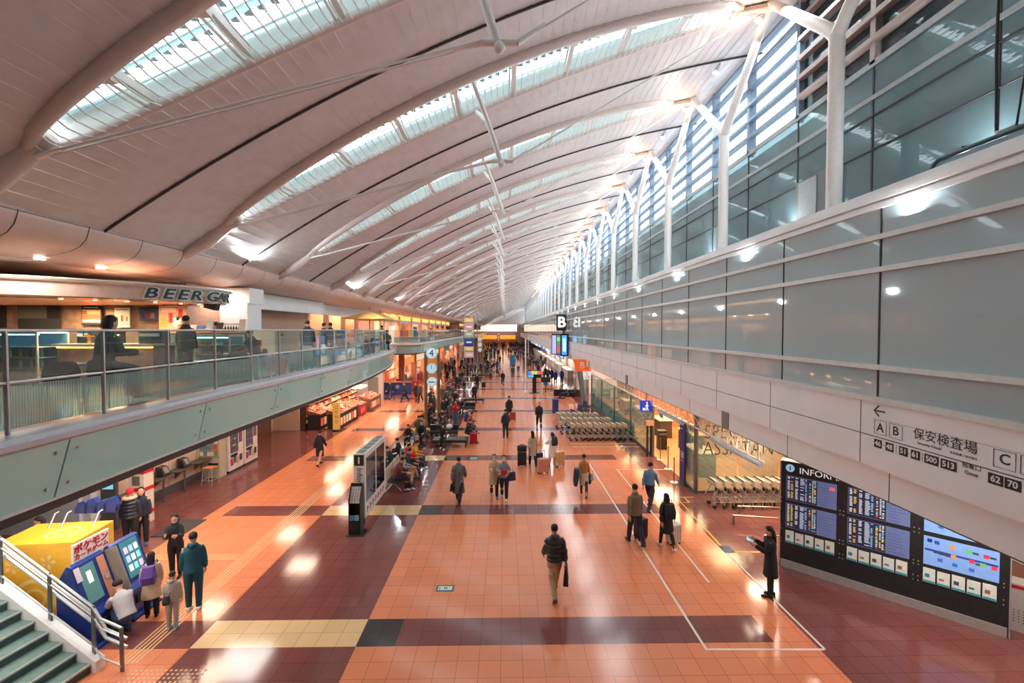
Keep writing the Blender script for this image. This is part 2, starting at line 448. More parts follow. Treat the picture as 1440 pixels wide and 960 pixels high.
def truss(label, group=None, loc=0):
    t = thing('roof_truss', label, 'roof truss', (0, loc, 0), 0, group)
    zb = 10.95
    MB().tube([(-.12, 0, zb), (-.5, 0, zb + 1.15)], .075, 10).build('post', WHITE, t)
    for s in (-1, 1):
        MB().tube([(-.47, 0, zb + 1.08), (-.85, s * .84, zr(-.85) - .08)], .06, 8).build('leg', WHITE, t)
    b = MB().ball((-.1, 0, zb - .06), .1); b.tube([(-.35, 0, zb + .02), (.2, 0, zb + .02)], .06, 8); b.build('end_cap', WHITE, t)
    for s in (-.05, .05):
        MB().tube([(XA - .1, s, zr(XA) - .18), (-.35, s, zb + .02)], .022, 6).build('tie_rod', WHITE, t)
    MB().tube([(.2, 0, zb + .02), (XB + .5, 0, zr(XB + .5) - .22)], .024, 6).build('tie_rod', WHITE, t)
    for x, z, dx, dz in ((XA - .1, zr(XA) - .18, .5, .16), (-.35, zb + .02, -.5, -.13), (.2, zb + .02, .45, .3)):
        MB().tube([(x, 0, z), (x + dx * .5, 0, z + dz * .5), (x + dx, 0, z + dz)], [(.07, .045), (.06, .04), (.035, .03)], 8).build('rod_clevis', WHITE, t)
    # forked boom below each tip of the lens
    MB().tube([(-9.0, 0, zr(-9.0) - .05), (-8.3, 0, zr(-8.3) - .1), (XA - .1, 0, zr(XA) - .08), (XA + .3, 0, zr(XA + .3) - .02)], [.1, .19, .17, .1], 10).build('boom', ROOFTUBE, t)
    MB().tube([(7.4, 0, zr(7.4) - .1), (XB + .1, 0, zr(XB) - .08), (XB - .3, 0, zr(XB - .3) - .02)], [.12, .12, .07], 10).build('boom', ROOFTUBE, t)
    return t
sk = tr = None
for k, y in enumerate(TY):
    q = k - 2; far = q > 17
    if q < 0: lk, ls = 'roof truss strut overhead behind the first visible bay', 'roof skylight overhead behind the first visible bay'
    elif not far:
        lk = 'white roof strut with paired tie rods, %s bay from the near end' % ORD[q]
        ls = 'lens-shaped roof skylight with wire grille, %s from the near end' % ORD[q]
    else: lk = 'tiny white truss strut in the far end of the roof'; ls = 'thin bright skylight strip in the far end of the roof'
    if sk is None: sk = skylight(ls); tr = truss(lk); s_, t_ = sk, tr
    else: s_, t_ = copy_tree(sk), copy_tree(tr)
    s_.location.y = y; t_.location.y = y
    tag(s_, ls, 'skylight', 'far skylights' if far else 'skylights along the roof')
    tag(t_, lk, 'roof truss', 'far roof trusses' if far else 'roof trusses')

# ---- right side: window wall, gallery glass, ledge, screen wall, fascia
XU, XF = 8.2, 6.8
ends = Y1
gal = MB(); gal.add([(XU, Y0, 8.9), (XU, 170, 8.9), (XU, 170, 12.2), (XU, Y0, 12.2)], [(0, 1, 2, 3)])
struct('window_1', gal, GALG)
win = MB()
win.add([(XU + .1, 12.25, 12.2), (XU + .1, 196, 12.2), (XU + .1, 196, 15.9), (XU + .1, 12.25, 15.9)], [(0, 1, 2, 3)])
struct('window_2', win, SKYG)
wd = MB(); wd.add([(XU + .1, Y0, 12.2), (XU + .1, 12.25, 12.2), (XU + .1, 12.25, 15.9), (XU + .1, Y0, 15.9)], [(0, 1, 2, 3)])
struct('window_3', wd, DARKG)
BLUEM = mat('blue_grey_mullion', (120, 140, 160), .4); PINKM = mat('warm_grey_mullion', (168, 152, 148), .4)
mu = MB(); mp_ = MB()
for i in range(-2, 66):
    y = 12.25 + 2.5 * i
    t = mu if i >= 0 else mp_
    t.box(XU - .05, XU + .2, y - .07, y + .07, 12.2, 15.6)
    if i >= 0: t.box(XU + .1, XU + .3, y + .22, y + .28, 12.2, 15.6)
for j in range(1, 7):
    z = 12.2 + .53 * j
    mu.box(XU - .08, XU + .12, 12.3, 175, z - .045, z + .045); mp_.box(XU - .1, XU + .08, Y0, 12.2, z - .06, z + .06)
struct('trim_2', mu, BLUEM); struct('trim_3', mp_, PINKM)
gt = MB()
for z, h in ((12.2, .07), (11.45, .05), (11.05, .015), (10.3, .012)): gt.box(XU - .05, XU - .01, Y0, 170, z - h, z + h, 0 if h > .02 else 1)
for i in range(-3, 60):
    y = 12.25 + 2.5 * i
    gt.box(XU - .02, XU, y - .02, y + .02, 9, 12.2, 1)
struct('trim_4', gt, [mat('grey_rail', (158, 166, 166), .35, .3), SEAM])
# rooms behind the gallery glass
gb = MB(); gb.box(XU + 3.6, XU + 3.8, Y0, 170, 8.9, 12.2); gb.box(XU + .3, XU + 3.6, Y0, 170, 12.0, 12.15)
struct('wall_gallery', gb, mat('gallery_room_wall', (150, 160, 162), .7))
rb = MB(); rb.box(XU + 2.6, XU + 2.8, Y0, 12.0, 12.3, 16.5); rb.box(XU + .3, XU + 2.6, 12.0, 12.15, 12.3, 16.5)
struct('wall_building', rb, mat('dull_building_wall', (96, 104, 108), .8))
led = MB()
led.prism([(6.8, 8.63), (6.72, 8.63), (6.72, 8.72), (6.8, 8.74), (6.8, 8.86), (6.9, 8.9), (8.3, 8.9), (8.3, 8.6), (6.8, 8.6)], Y0, Y1)
led.box(6.74, 6.84, Y0, Y1, 8.49, 8.585)
struct('trim_5', led, OFFW)
gp = MB().box(6.83, 6.95, Y0, Y1, 8.58, 8.66); struct('trim_6', gp, SEAM)
scr = MB(); scr.add([(XF, Y0, 5.0), (XF, Y1, 5.0), (XF, Y1, 8.5), (XF, Y0, 8.5)], [(0, 1, 2, 3)])
struct('window_4', scr, UPG)
rail = MB()
for z, h in ((7.98, .045), (7.39, .045), (5.62, .045), (5.03, .05)): rail.box(XF - .07, XF + .02, Y0, Y1, z - h, z + h)
struct('trim_7', rail, mat('pale_rail', (208, 212, 210), .35))
vj = MB()
for i in range(-3, 66): vj.box(XF - .015, XF + .03, 7.85 + 2.76 * i - .015, 7.85 + 2.76 * i + .015, 5.08, 8.5)
struct('trim_8', vj, SEAM)
# room behind the screen wall: floor, back wall, warm light slots
sr = MB(); sr.box(XF + .1, 14, Y0, Y1, 4.7, 4.95); sr.box(13.8, 14, Y0, Y1, 4.95, 8.6); sr.box(XF + .2, 14, Y0, Y1, 8.45, 8.6)
struct('wall_lounge', sr, mat('lounge_wall', (140, 160, 166), .7))
for i in range(14):
    y = 15 + i * 6.5
    b = MB().box(9.2, 9.5, y, y + 4.2, 7.3, 7.38).build('lounge_strip_light', glow((255, 170, 110), 3))
    tag(b, 'warm orange strip light glowing behind the grey screen wall, %s from the near end' % ORD[i], 'strip light', 'strip lights behind the screen wall')
# fascia
fa = MB(); fa.box(XF, XF + .3, Y0, Y1, 3.76, 5.0); fa.box(XF + .14, XF + .4, Y0, Y1, 3.17, 3.76); fa.box(XF + .42, 15, Y0, Y1, 3.18, 3.3)
struct('wall_fascia', fa, OFFW)
fj = MB(); fj.box(XF - .004, XF + .01, Y0, Y1, 4.333, 4.347)
for i in range(-3, 60):
    y = 8.22 + 2.85 * i
    fj.box(XF - .004, XF + .01, y - .007, y + .007, 3.77, 5.0)
    fj.box(XF + .136, XF + .15, y - .5, y - .486, 3.18, 3.76)
fj.box(XF + .135, XF + .15, Y0, Y1, 3.172, 3.19)
struct('trim_9', fj, SEAM)
pv = MB()
for y in (13.6, 24.8, 36, 48, 60): pv.box(XF + .12, XF + .15, y - .2, y + .22, 3.18, 3.74)
struct('trim_10', pv, mat('grey_pier_cover', (124, 122, 120), .5))
# columns
def column(label, group=None):
    t = thing('forked_column', label, 'column', (7.35, 9.75, 8.9), 0, group)
    MB().tube([(0, 0, 0), (0, 0, 3.95)], .155, 16).build('shaft', WHITE, t)
    for s in (-1, 1):
        MB().tube([(0, 0, 3.9), (0, s * .25, 4.2), (0, s * 2.42, 6.35)], [.155, .14, .11], 12).build('branch', WHITE, t)
    MB().tube([(0, 0, 0), (0, 0, .06)], .2, 16).build('base_ring', DSTEEL, t)
    MB().ball((0, 2.46, 6.35), (.17, .17, .13)).build('node', WHITE, t)
    return t
c0 = None
for i in range(31):
    far = i > 11
    lb = 'white forked column carrying the roof, %s from the near end of the ledge' % ORD[i] if not far else 'small white forked column far down the window ledge'
    if c0 is None: c0 = c = column(lb)
    else: c = copy_tree(c0)
    c.location.y = 9.75 + 5 * i
    tag(c, lb, 'column', 'far forked columns' if far else 'forked columns on the ledge')
# uplight fixtures along the roof edge
def spot(label):
    t = thing('roof_spotlight', label, 'spotlight', (7.2, 0, 0), 0, 'spotlights along the roof edge')
    MB().tube([(0, 0, 0), (-.05, 0, -.16)], .05, 8).build('stem', WHITE, t)
    MB().tube([(-.04, 0, -.1), (-.14, 0, -.3)], [.07, .11], 10).build('housing', WHITE, t)
    MB().tube([(-.14, 0, -.3), (-.15, 0, -.315)], .09, 10).build('bulb', glow((255, 200, 150), 14), t)
    return t
s0 = None
for i in range(44):
    y = 7.3 + 2.5 * i
    lb = 'small white spotlight glowing on the roof edge, %s from the near end' % ORD[i] if i < 14 else 'tiny warm spotlight on the far roof edge'
    if s0 is None: s0 = spot(lb); s = s0
    else: s = copy_tree(s0)
    s.location = (7.25, y + .1, zr(7.25) - .05)
    tag(s, lb, 'spotlight', 'spotlights along the roof edge' if i < 14 else 'far roof edge spotlights')
    if i % 2 == 0 and i < 36:
        lamp('roof_edge_lamp', (6.9, y, zr(6.9) - .75), 7 * UPLIGHT, .25, (PI, R(-25), 0), (1, .62, .38))
        if i: lamp('roof_down_fill', (7.0, y, zr(7.0) - .5), 62 * UPLIGHT, 3.4, (0, R(20), 0), (.86, .96, 1))  # added broad cool fill, far larger than the spotlights, to brighten the floor
# gallery door, hoist rail and cable
dr = thing('door_1', None, None, (XU - .05, 11.4, 9)); dr['kind'] = 'structure'
MB().box(-.08, .02, -.72, .72, 0, 1.35).build('door_frame', mat('door_frame_grey', (104, 112, 112), .5), dr)
MB().box(-.1, -.08, -.1, .6, 0, 1.3).build('door_leaf', mat('door_leaf_grey', (150, 158, 158), .5), dr)
ht = thing('hoist_rail', 'dark teal curved guard rail on the ledge by the gallery glass', 'guard rail', (0, 0, 0))
a = AX(1310, 231, 7.1); b = AX(1436, 178, 7.1)
MB().tube([(7.1, a[1], a[2] - .12), (7.1, a[1] - .03, a[2] - .02), (7.1, a[1] - .12, a[2] + .03), (7.1, b[1] - 1.2, a[2] + .03 + .02)], .035, 8).build('bar', mat('dark_teal_steel', (20, 62, 70), .4), ht)
MB().box(7.12, 7.16, 3.6, a[1] - .05, 8.9, a[2] + .0).build('apron', mat('pale_teal_panel', (140, 164, 170), .5), ht)
for y in (a[1] - .4, b[1] + .15): MB().box(7.08, 7.2, y - .1, y + .1, a[2] + .03, a[2] + .1).build('clamp', DSTEEL, ht)
for i in range(-1, 30): lamp('ledge_fill', (7.75, 7.25 + 5 * i, 8.98), 85 * UPLIGHT, 3.0, (PI, R(-38), 0), (.95, .97, 1), .25)  # added fill lights, hidden behind the ledge lip, to brighten the roof
cb = MB().tube([(7.3, 6.42, 15.2), (7.26, 6.45, 12), (7.3, 6.5, 10.4), (7.3, 6.47, 9.25)], .02, 6); cb.tube([(7.5, 6.3, 15.2), (7.5, 6.3, 10), (7.45, 6.35, 9.2)], .015, 6)
tag(cb.build('hanging_cable', BLACK), 'thin black cables hanging down to the ledge guard rail', 'cable')

# ================================================================ LEFT SIDE
def resample(P, step):
    P = [Vector((*p, 0)) for p in P]; out = []
    fine = []
    for i in range(len(P) - 1):
        a, b, c, d = P[max(i - 1, 0)], P[i], P[i + 1], P[min(i + 2, len(P) - 1)]
        for q in range(12):
            t = q / 12
            fine.append(.5 * ((2 * b) + (c - a) * t + (2 * a - 5 * b + 4 * c - d) * t * t + (3 * b - a - 3 * c + d) * t ** 3))
    fine.append(P[-1]); acc = 0; out = [fine[0]]
    for a, b in zip(fine, fine[1:]):
        L = (b - a).length
        while acc + L >= step:
            t = (step - acc) / L; a = a + (b - a) * t; L = (b - a).length; acc = 0; out.append(a)
        acc += L
    return out
def offset(P, d):                              # d > 0 moves away from the hall
    o = []
    for i, p in enumerate(P):
        t = (P[min(i + 1, len(P) - 1)] - P[max(i - 1, 0)]).normalized(); o.append(p + Vector((-t.y, t.x, 0)) * d)
    return o
LAV = mat('pale_lavender_sill', (206, 200, 206), .35)
def sweep(P, prof, name, m, kind='structure', parent=None):
    """prof: (inset, z) ring swept along the balcony edge"""
    offs = [offset(P, a) for a, z in prof]
    mb = MB().loft([[(offs[k][i].x, offs[k][i].y, prof[k][1]) for k in range(len(prof))] for i in range(len(P))], smooth=False)
    o = mb.build(name, m, parent)
    if kind and not parent: o['kind'] = kind
    return o
def balcony(P, nm, where, step, near):
    E_ = resample(P, step / 4)
    PT = resample(P, step)
    sweep(E_, [(.62, 4.93), (.62, 5.03), (.12, 5.05), (.1, 4.99), (0, 5.0), (0, 4.94), (.05, 4.9), (.5, 4.9)], 'trim_sill', LAV)['kind'] = 'structure'
    sweep(E_, [(.16, 4.05), (.16, 4.18), (.24, 4.2), (.5, 4.2), (.5, 4.02)], 'trim_soffit_edge', mat('dark_edge_trim', (66, 64, 64), .4))
    sweep(E_, [(.12, 4.17), (.12, 4.2), (.18, 4.2), (.18, 4.17)], 'trim_soffit_line', WHITE)
    # green fascia panels
    t = thing('balcony_fascia', 'pale green glass fascia panels along the %s' % where, 'balcony fascia', (PT[0].x, PT[0].y, 4.2))
    inv = Vector((-PT[0].x, -PT[0].y, -4.2))
    pp = resample(P, step * 2.06)
    o1, o2, o3 = offset(pp, .04), offset(pp, .14), offset(pp, .3)
    for i in range(len(pp) - 1):
        a, b = o1[i], o1[i + 1]; c, d = o2[i], o2[i + 1]
        e = (b - a) * .004; n = 4; sh = (b - a).normalized() * -.12
        mb = MB(); ringsT = []; 
        for q in range(n + 1):
            s_ = .004 + .992 * q / n
            top = a.lerp(b, s_); bot = c.lerp(d, s_) + sh
            dr = (o3[i] - o1[i]).normalized() * .02
            ringsT.append([top + Vector((0, 0, 4.92)) + inv, bot + Vector((0, 0, 4.2)) + inv, bot + dr + Vector((0, 0, 4.2)) + inv, top + dr + Vector((0, 0, 4.92)) + inv])
        mb.loft(ringsT, smooth=False).build('glass_panel', GREENG, t)
        if near:
            mb = MB()
            for s_, zt in ((.05, .2), (.05, .8), (.95, .2), (.95, .8)):
                p = (c.lerp(d, s_) + sh).lerp(a.lerp(b, s_), zt); nn = (o1[i] - o3[i]).normalized()
                p = p + Vector((0, 0, 4.2 + .72 * zt)) + inv
                mb.tube([p, p + nn * .025], .022, 8)
            mb.build('bolt', STEEL, t)
    mb = MB().loft([[v + Vector((0, 0, z)) + inv for v, z in ((offset(E_, .22)[i], 4.92), (offset(E_, .3)[i], 4.2), (offset(E_, .35)[i], 4.2), (offset(E_, .27)[i], 4.92))] for i in range(len(E_))], smooth=False)
    mb.build('backing', mat('fascia_backing', (150, 178, 168), .7), t)
    # balustrade
    t = thing('balustrade', 'glass balustrade with steel posts along the %s' % where, 'balustrade', (PT[0].x, PT[0].y, 4.95))
    inv = Vector((-PT[0].x, -PT[0].y, -4.95)); off = offset(E_, .46)
    for z, r_ in ((6.29, .022), (5.66, .02)):
        MB().tube([v + Vector((0, 0, z)) + inv for v in off], r_, 8).build('hand_rail' if z > 6 else 'mid_rail', STEEL, t)
    po = offset(PT, .46)
    for i, v in enumerate(po):
        if i % (1 if near else 2): continue
        MB().box(-.025, .025, -.012, .012, 0, 1.34, M=Matrix.Translation(v + Vector((0, 0, 4.95)) + inv)).build('post', STEEL, t)
    for i in range(len(po) - 1):
        for z0, z1, m_, nm_ in ((5.7, 6.26, CLEARG, 'clear_pane'), (5.1, 5.62, PERF, 'screen_pane')):
            if not near and i % 2: continue
            a, b = po[i], po[i + (1 if near else min(2, len(po) - 1 - i))]
            a, b = a.lerp(b, .03), a.lerp(b, .97)
            dd = Vector((-(b - a).y, (b - a).x, 0)).normalized() * .006
            mb = MB().loft([[a - dd, a + dd, a + dd + Vector((0, 0, z1 - z0)), a - dd + Vector((0, 0, z1 - z0))], [b - dd, b + dd, b + dd + Vector((0, 0, z1 - z0)), b - dd + Vector((0, 0, z1 - z0))]], smooth=False)
            mb.xf(Matrix.Translation(Vector((0, 0, z0)) + inv)).build(nm_, m_, t)
B1 = [(-5.5, -5.4), (-5.5, 0), (-5.5, 4.8), (-5.56, 6.5), (-5.66, 8.6), (-5.7, 11), (-5.72, 13.9), (-5.78, 16.5), (-6.0, 20), (-6.55, 25), (-7.5, 30), (-8.8, 33), (-11.2, 34.6), (-13, 35)]
B2 = [(-14, 38.9), (-11.5, 39), (-9.6, 39.2), (-8.1, 39.9), (-7.75, 42), (-7.7, 50), (-7.7, 70), (-7.7, 94), (-9, 97), (-13, 98)]
B3 = [(-14, 102), (-9.6, 102), (-7.9, 103), (-7.7, 110), (-7.7, 150), (-7.7, 185)]
balcony(B1, 'a', 'near curved upper balcony', 1.34, True)
balcony(B2, 'b', 'second upper balcony beyond the gap', 2.0, False)
balcony(B3, 'c', 'farthest upper balcony', 3.0, False)
sl = MB()
for P in (B1, B2, B3):
    pl = offset(resample(P, 1.0), .3); poly = [(p.x, p.y) for p in pl]
    n = len(poly)
    top = [(x, y, 4.95) for x, y in poly] + [(-30, poly[-1][1], 4.95), (-30, poly[0][1], 4.95)]
    bot = [(x, y, 4.06) for x, y, z in top]
    m = len(top)
    sl.add(top + bot, [tuple(range(m)), tuple(range(2 * m - 1, m - 1, -1))] + [(i, (i + 1) % m, (i + 1) % m + m, i + m) for i in range(m)])
sl.box(-30, -13.5, 34, 40, 4.1, 4.95); sl.box(-30, -12, 97, 103, 4.1, 4.95)
struct('floor_upper_left', sl, mat('upper_floor_stone', (168, 140, 124), .3))
# curved cornice and upper soffit
prof = [(-9.1, 8.46), (-8.78, 8.5), (-8.74, 8.46), (-8.76, 8.36), (-8.82, 8.2), (-8.95, 8.05), (-9.15, 7.95), (-9.4, 7.89), (-9.8, 7.84), (-10.4, 7.8), (-10.4, 7.95), (-9.1, 8.1)]
co = MB().loft([[(x, Y0, z) for x, z in prof], [(x, Y1, z) for x, z in prof]], cap=True)
struct('trim_cornice', co, mat('cornice_paint', (216, 188, 176), .35, var=.03), fix=True)
cs = MB()
for i in range(142):
    y = 6.69 + 1.35 * (i - 9)
    cs.loft([[(x + .004, y - .01, z - .004) for x, z in prof[1:10]], [(x + .004, y + .01, z - .004) for x, z in prof[1:10]]], closed=False, smooth=False)
cs.box(-8.775, -8.735, Y0, Y1, 8.435, 8.445)
struct('trim_cornice_joint', cs, SEAM, fix=False)
uc = MB(); uc.box(-30, -10.3, Y0, Y1, 7.8, 7.95); uc.box(-10.4, -9.05, Y0, Y1, 8.1, 8.2)
struct('ceiling_upper_left', uc, mat('upper_soffit', (206, 190, 180), .5))
lw = MB(); lw.box(-30, -29.8, Y0, Y1, 0, 9); lw.box(-30, -9, Y0, Y0 + .1, 0, 8.5); lw.box(-9, 15, Y0, Y0 + .1, 0, 17)
struct('wall_back', lw, mat('plain_wall', (170, 160, 152), .8))
ow = MB(); ow.box(13.9, 14.1, Y0, Y1, 0, 5)
struct('wall_right', ow, mat('lit_cream_wall', (232, 214, 186), .6))
# floodlight boxes along the cornice
f0 = None
for i in range(26):
    y = 11.6 + 5 * i
    lb = 'small white floodlight box on the cornice, %s from the near end' % ORD[i] if i < 9 else 'tiny white floodlight box on the far cornice'
    if f0 is None:
        f0 = f = thing('floodlight', lb, 'floodlight')
        MB().box(-.09, .09, -.22, .22, 0, .14).build('housing', WHITE, f, bevel=.01)
        MB().box(.09, .1, -.18, .18, .03, .12).build('lens', mat('lamp_lens', (70, 74, 78), .1), f)
        MB().tube([(0, .38, .1), (.09, .38, .06)], .05, 8).build('spot_head', BLACK, f)
    else: f = copy_tree(f0)
    f.location = (-8.86, y, 8.49)
    tag(f, lb, 'floodlight', 'floodlights on the near cornice' if i < 9 else 'floodlights on the far cornice')
    if i % 2 == 0 and i < 24: lamp('cornice_lamp', (-8.5, y + 3.1, 8.6), 120 * UPLIGHT, .45, (0, R(-74), 0), (.84, .95, 1))
# ---- café on the upper floor
ZF = 4.95
cw = MB(); cw.box(-18, -10.4, 14.0, 14.15, ZF, 7.8); cw.box(-18.1, -18, 5, 14, ZF, 7.8)
struct('wall_cafe', cw, WOODW)
wp = thing('white_wall_pier', 'white panelled wall pier to the right of the cafe, washed by a downlight', 'wall panel', (-10.0, 15.8, ZF))
MB().box(-.55, .78, 0, .9, 0, 2.3).build('body', OFFW, wp)
mb = MB()
for z in (.3, .9, 1.55): mb.box(-.5, .72, -.008, .002, z, z + .012)
mb.build('joint', SEAM, wp)
MB().box(-.6, .85, .02, .95, 2.3, 2.85).build('header', OFFW, wp)
rz = R(0)
cn = thing('cafe_counter', 'wood-fronted cafe counter with a warm light line under its top', 'counter', (-9.85, 11.0, ZF))
MB().box(-1.25, 1.1, 0, .7, 0, .93).build('front', WOODW, cn)
MB().box(-1.3, 1.2, -.1, .75, .96, 1.0).build('worktop', mat('counter_top', (190, 170, 150), .3), cn)
MB().box(-1.25, 1.1, -.02, 0, .9, .93).build('light_strip', glow((255, 170, 80), 9), cn)
def showcase(name, label, x0, x1, y0, y1, z1, tint, e):
    t = thing(name, label, 'display case', ((x0 + x1) / 2, y0, ZF)); a = x1 - x0; d = y1 - y0
    MB().box(-a / 2, a / 2, .04, d, 0, .35).build('plinth', mat('case_plinth', (150, 150, 146), .4), t)
    MB().box(-a / 2, a / 2, .04, d, z1 - .06, z1).build('top', mat('case_top', (200, 204, 206), .3), t)
    mb = MB()
    for s in (-1, 1):
        for yy in (.03, d - .03): mb.box(s * a / 2 - .02, s * a / 2 + .02, yy - .02, yy + .02, .0, z1)
    mb.build('frame', STEEL, t)
    MB().box(-a / 2, a / 2, 0, .012, .3, z1).build('glass', CLEARG, t)
    for z in (.38, .66, .92):
        if z < z1 - .15: MB().box(-a / 2 + .03, a / 2 - .03, .08, d - .05, z, z + .015).build('shelf', STEEL, t)
    MB().box(-a / 2 + .03, a / 2 - .03, .08, .12, z1 - .1, z1 - .07).build('light', glow(tint, e), t)
    MB().box(-a / 2, a / 2, d - .04, d, .35, z1 - .06).build('back', C(tuple(int(c * .75) for c in tint)), t)
    return t
showcase('chiller_case', 'long glass chiller case glowing blue at the left end of the cafe', -13.2, -11.2, 10.6, 11.4, 1.32, (120, 200, 235), 7)
showcase('pastry_case', 'glass pastry case under the cafe order window', -8.95, -7.45, 11.9, 12.6, 1.22, (200, 226, 230), 4)
GOODS = [(226, 190, 140), (200, 90, 60), (240, 240, 230), (90, 160, 170), (236, 200, 90), (150, 60, 50), (90, 70, 60)]
gr = random.Random(3)
for x0, x1, y, zs, nm, cat, where in ((-13.1, -11.3, 10.95, (.395, .675), 'drink_bottle', 'bottle', 'chiller case'), (-8.85, -7.55, 12.2, (.395, .675, .935), 'pastry_pack', 'food', 'pastry case')):
    for z in zs:
        for i in range(7):
            x = x0 + (x1 - x0) * (i + .5) / 7
            if nm == 'drink_bottle': mb = MB().tube([(0, 0, 0), (0, 0, .14), (0, 0, .18), (0, 0, .22)], [.035, .035, .015, .015], 8)
            else: mb = MB().loft([[(-.06, -.05, 0), (.06, -.05, 0), (.06, .05, 0), (-.06, .05, 0)], [(-.05, -.04, .07), (.05, -.04, .07), (.05, .04, .07), (-.05, .04, .07)]], smooth=False)
            tag(mb.build(nm, C(gr.choice(GOODS)), loc=(x, y, ZF + z)), 'small %s on a shelf of the cafe %s' % ('bottle' if nm[0] == 'd' else 'packed pastry', where), cat, '%ss in the cafe %s' % (nm.replace('_', ' '), where))
# counter top items
oc = MB().box(-2.05, 1.0, 0, .25, 1.25, 1.29)
it = thing('order_ledge', 'narrow order ledge above the pastry case', 'shelf', (-9.0, 12.7, ZF)); MB().box(-.7, 1.5, 0, .4, 1.25, 1.3).build('shelf_board', WOODO, it)
MB().box(-.7, 1.5, .1, .3, .0, 1.25).build('support', C((70, 74, 76)), it)
for dx, c, hh, nm in ((-.45, (240, 236, 228), .34, 'swirl ice cream model'), ):
    t = thing('ice_cream_model', 'large soft-serve ice cream cone model on the order ledge', 'display model', (-9.0 + dx, 12.9, ZF + 1.3))
    MB().tube([(0, 0, 0), (0, 0, .2)], [.06, .1], 10).build('cone', C((232, 150, 84)), t)
    MB().tube([(0, 0, .2), (0, 0, .26), (0, 0, .3), (0, 0, .36)], [.11, .1, .06, .01], 10).build('cream', C((244, 240, 232)), t)
for i, (dx, c) in enumerate([(-.1, (210, 190, 200)), (.12, (70, 110, 180)), (.38, (170, 190, 214)), (.66, (64, 52, 48)), (1.32, (232, 220, 214))]):
    t = thing('menu_stand', ['pale pink', 'small blue', 'large pale blue', 'dark', 'white tall'][i] + ' menu stand standing on the cafe order ledge', 'menu stand', (-9.0 + dx, 12.85, ZF + 1.3))
    h = [.2, .16, .32, .26, .36][i]
    MB().prism([(0, 0), (.03, 0), (.12, h), (.09, h)], -.09, .09, 'x').build('board', C(c), t)
    MB().box(-.06, .06, -.001, .004, .04, .06).build('print', C((60, 60, 70)), t)
for i in range(6):
    t = thing('sauce_bottle', 'dark sauce bottle in a row at the right end of the order ledge', 'bottle', (-8.2 + i * .08, 12.95, ZF + 1.3), 0, 'sauce bottles on the order ledge')
    MB().tube([(0, 0, 0), (0, 0, .11), (0, 0, .13)], [.028, .028, .014], 8).build('body', C([(30, 34, 36), (60, 40, 30), (40, 60, 70)][i % 3], .2), t)
    MB().tube([(0, 0, .13), (0, 0, .17)], .014, 6).build('cap', BLACK, t)
# wall things
def flat(name, label, cat, x, y, z, sx, sz, base, cells, rz=0, depth=.03, glowing=0, group=None):
    """a poster / screen: board plus a printed face made of coloured fields (u0,u1,v0,v1,rgb)"""
    t = thing(name, label, cat, (x, y, z), rz, group)
    MB().box(-sx / 2, sx / 2, 0, depth, 0, sz).build('board', C(base, .5), t)
    groups_ = {}
    for u0, u1, v0, v1, c in cells: groups_.setdefault(c, MB()).box(-sx / 2 + u0 * sx, -sx / 2 + u1 * sx, -.004, 0, v0 * sz, v1 * sz)
    for c, m_ in groups_.items(): m_.build('print', glow(c, glowing) if glowing else C(c), t)
    return t
rr = random.Random(5)
flat('menu_board', 'black cafe menu board at the far left of the wooden wall', 'menu board', -16.15, 13.95, ZF + 1.42, 1.0, .95, (34, 40, 44), [(.05, .4, .85, .9, (220, 220, 214))] + [(.05, .3 + rr.random() * .5, .78 - i * .08, .8 - i * .08, (200, 204, 204)) for i in range(8)])
flat('kitchen_hatch', 'dark open kitchen hatch in the wooden cafe wall', 'hatch', -14.6, 13.93, ZF + 1.1, 1.3, 1.0, (44, 44, 42), [(0, .7, .6, 1, (84, 84, 74)), (.7, 1, .6, 1, (20, 26, 30))])
flat('food_poster', 'hot dog poster with black top and orange red picture on the wooden wall', 'poster', -12.95, 13.9, ZF + 1.5, .62, .62, (30, 34, 36), [(.05, .95, .3, .55, (210, 74, 50)), (.3, .95, .55, .74, (220, 120, 70)), (.05, .3, .55, .74, (120, 50, 40)), (.15, .85, .86, .9, (230, 230, 225)), (.05, .95, .72, .76, (150, 190, 190)), (.05, .95, .12, .28, (120, 132, 140))])
flat('cone_poster', 'white poster of three ice cream cones on the wooden wall', 'poster', -12.0, 13.9, ZF + 1.42, .46, .62, (222, 222, 212), [(.12, .24, .32, .55, (190, 110, 66)), (.42, .58, .3, .62, (180, 100, 60)), (.76, .88, .32, .55, (190, 110, 66)), (.1, .9, .88, .91, (110, 110, 110)), (.1, .26, .16, .19, (110, 110, 110)), (.42, .58, .16, .19, (110, 110, 110)), (.74, .9, .16, .19, (110, 110, 110))])
flat('wall_television', 'small television with a dark picture hung on the cafe wall', 'television', -11.0, 13.7, ZF + 1.62, .72, .42, (20, 22, 26), [(.05, .95, .1, .9, (34, 50, 84)), (.3, .55, .2, .75, (150, 80, 70)), (.55, .75, .2, .6, (170, 120, 110)), (.1, .25, .2, .5, (84, 60, 90))], R(-8))
flat('sundae_poster', 'bright pink and green dessert poster on the right of the cafe wall', 'poster', -10.2, 13.6, ZF + 1.34, .85, .75, (226, 168, 140), [(.05, .3, .1, .5, (220, 150, 70)), (.35, .5, .3, .7, (206, 60, 70)), (.5, .7, .15, .5, (240, 232, 224)), (.62, .72, .4, .6, (60, 150, 110)), (.7, .85, .5, .85, (214, 50, 70)), (.75, .95, .1, .45, (226, 110, 120)), (.1, .6, .75, .9, (240, 210, 190))])
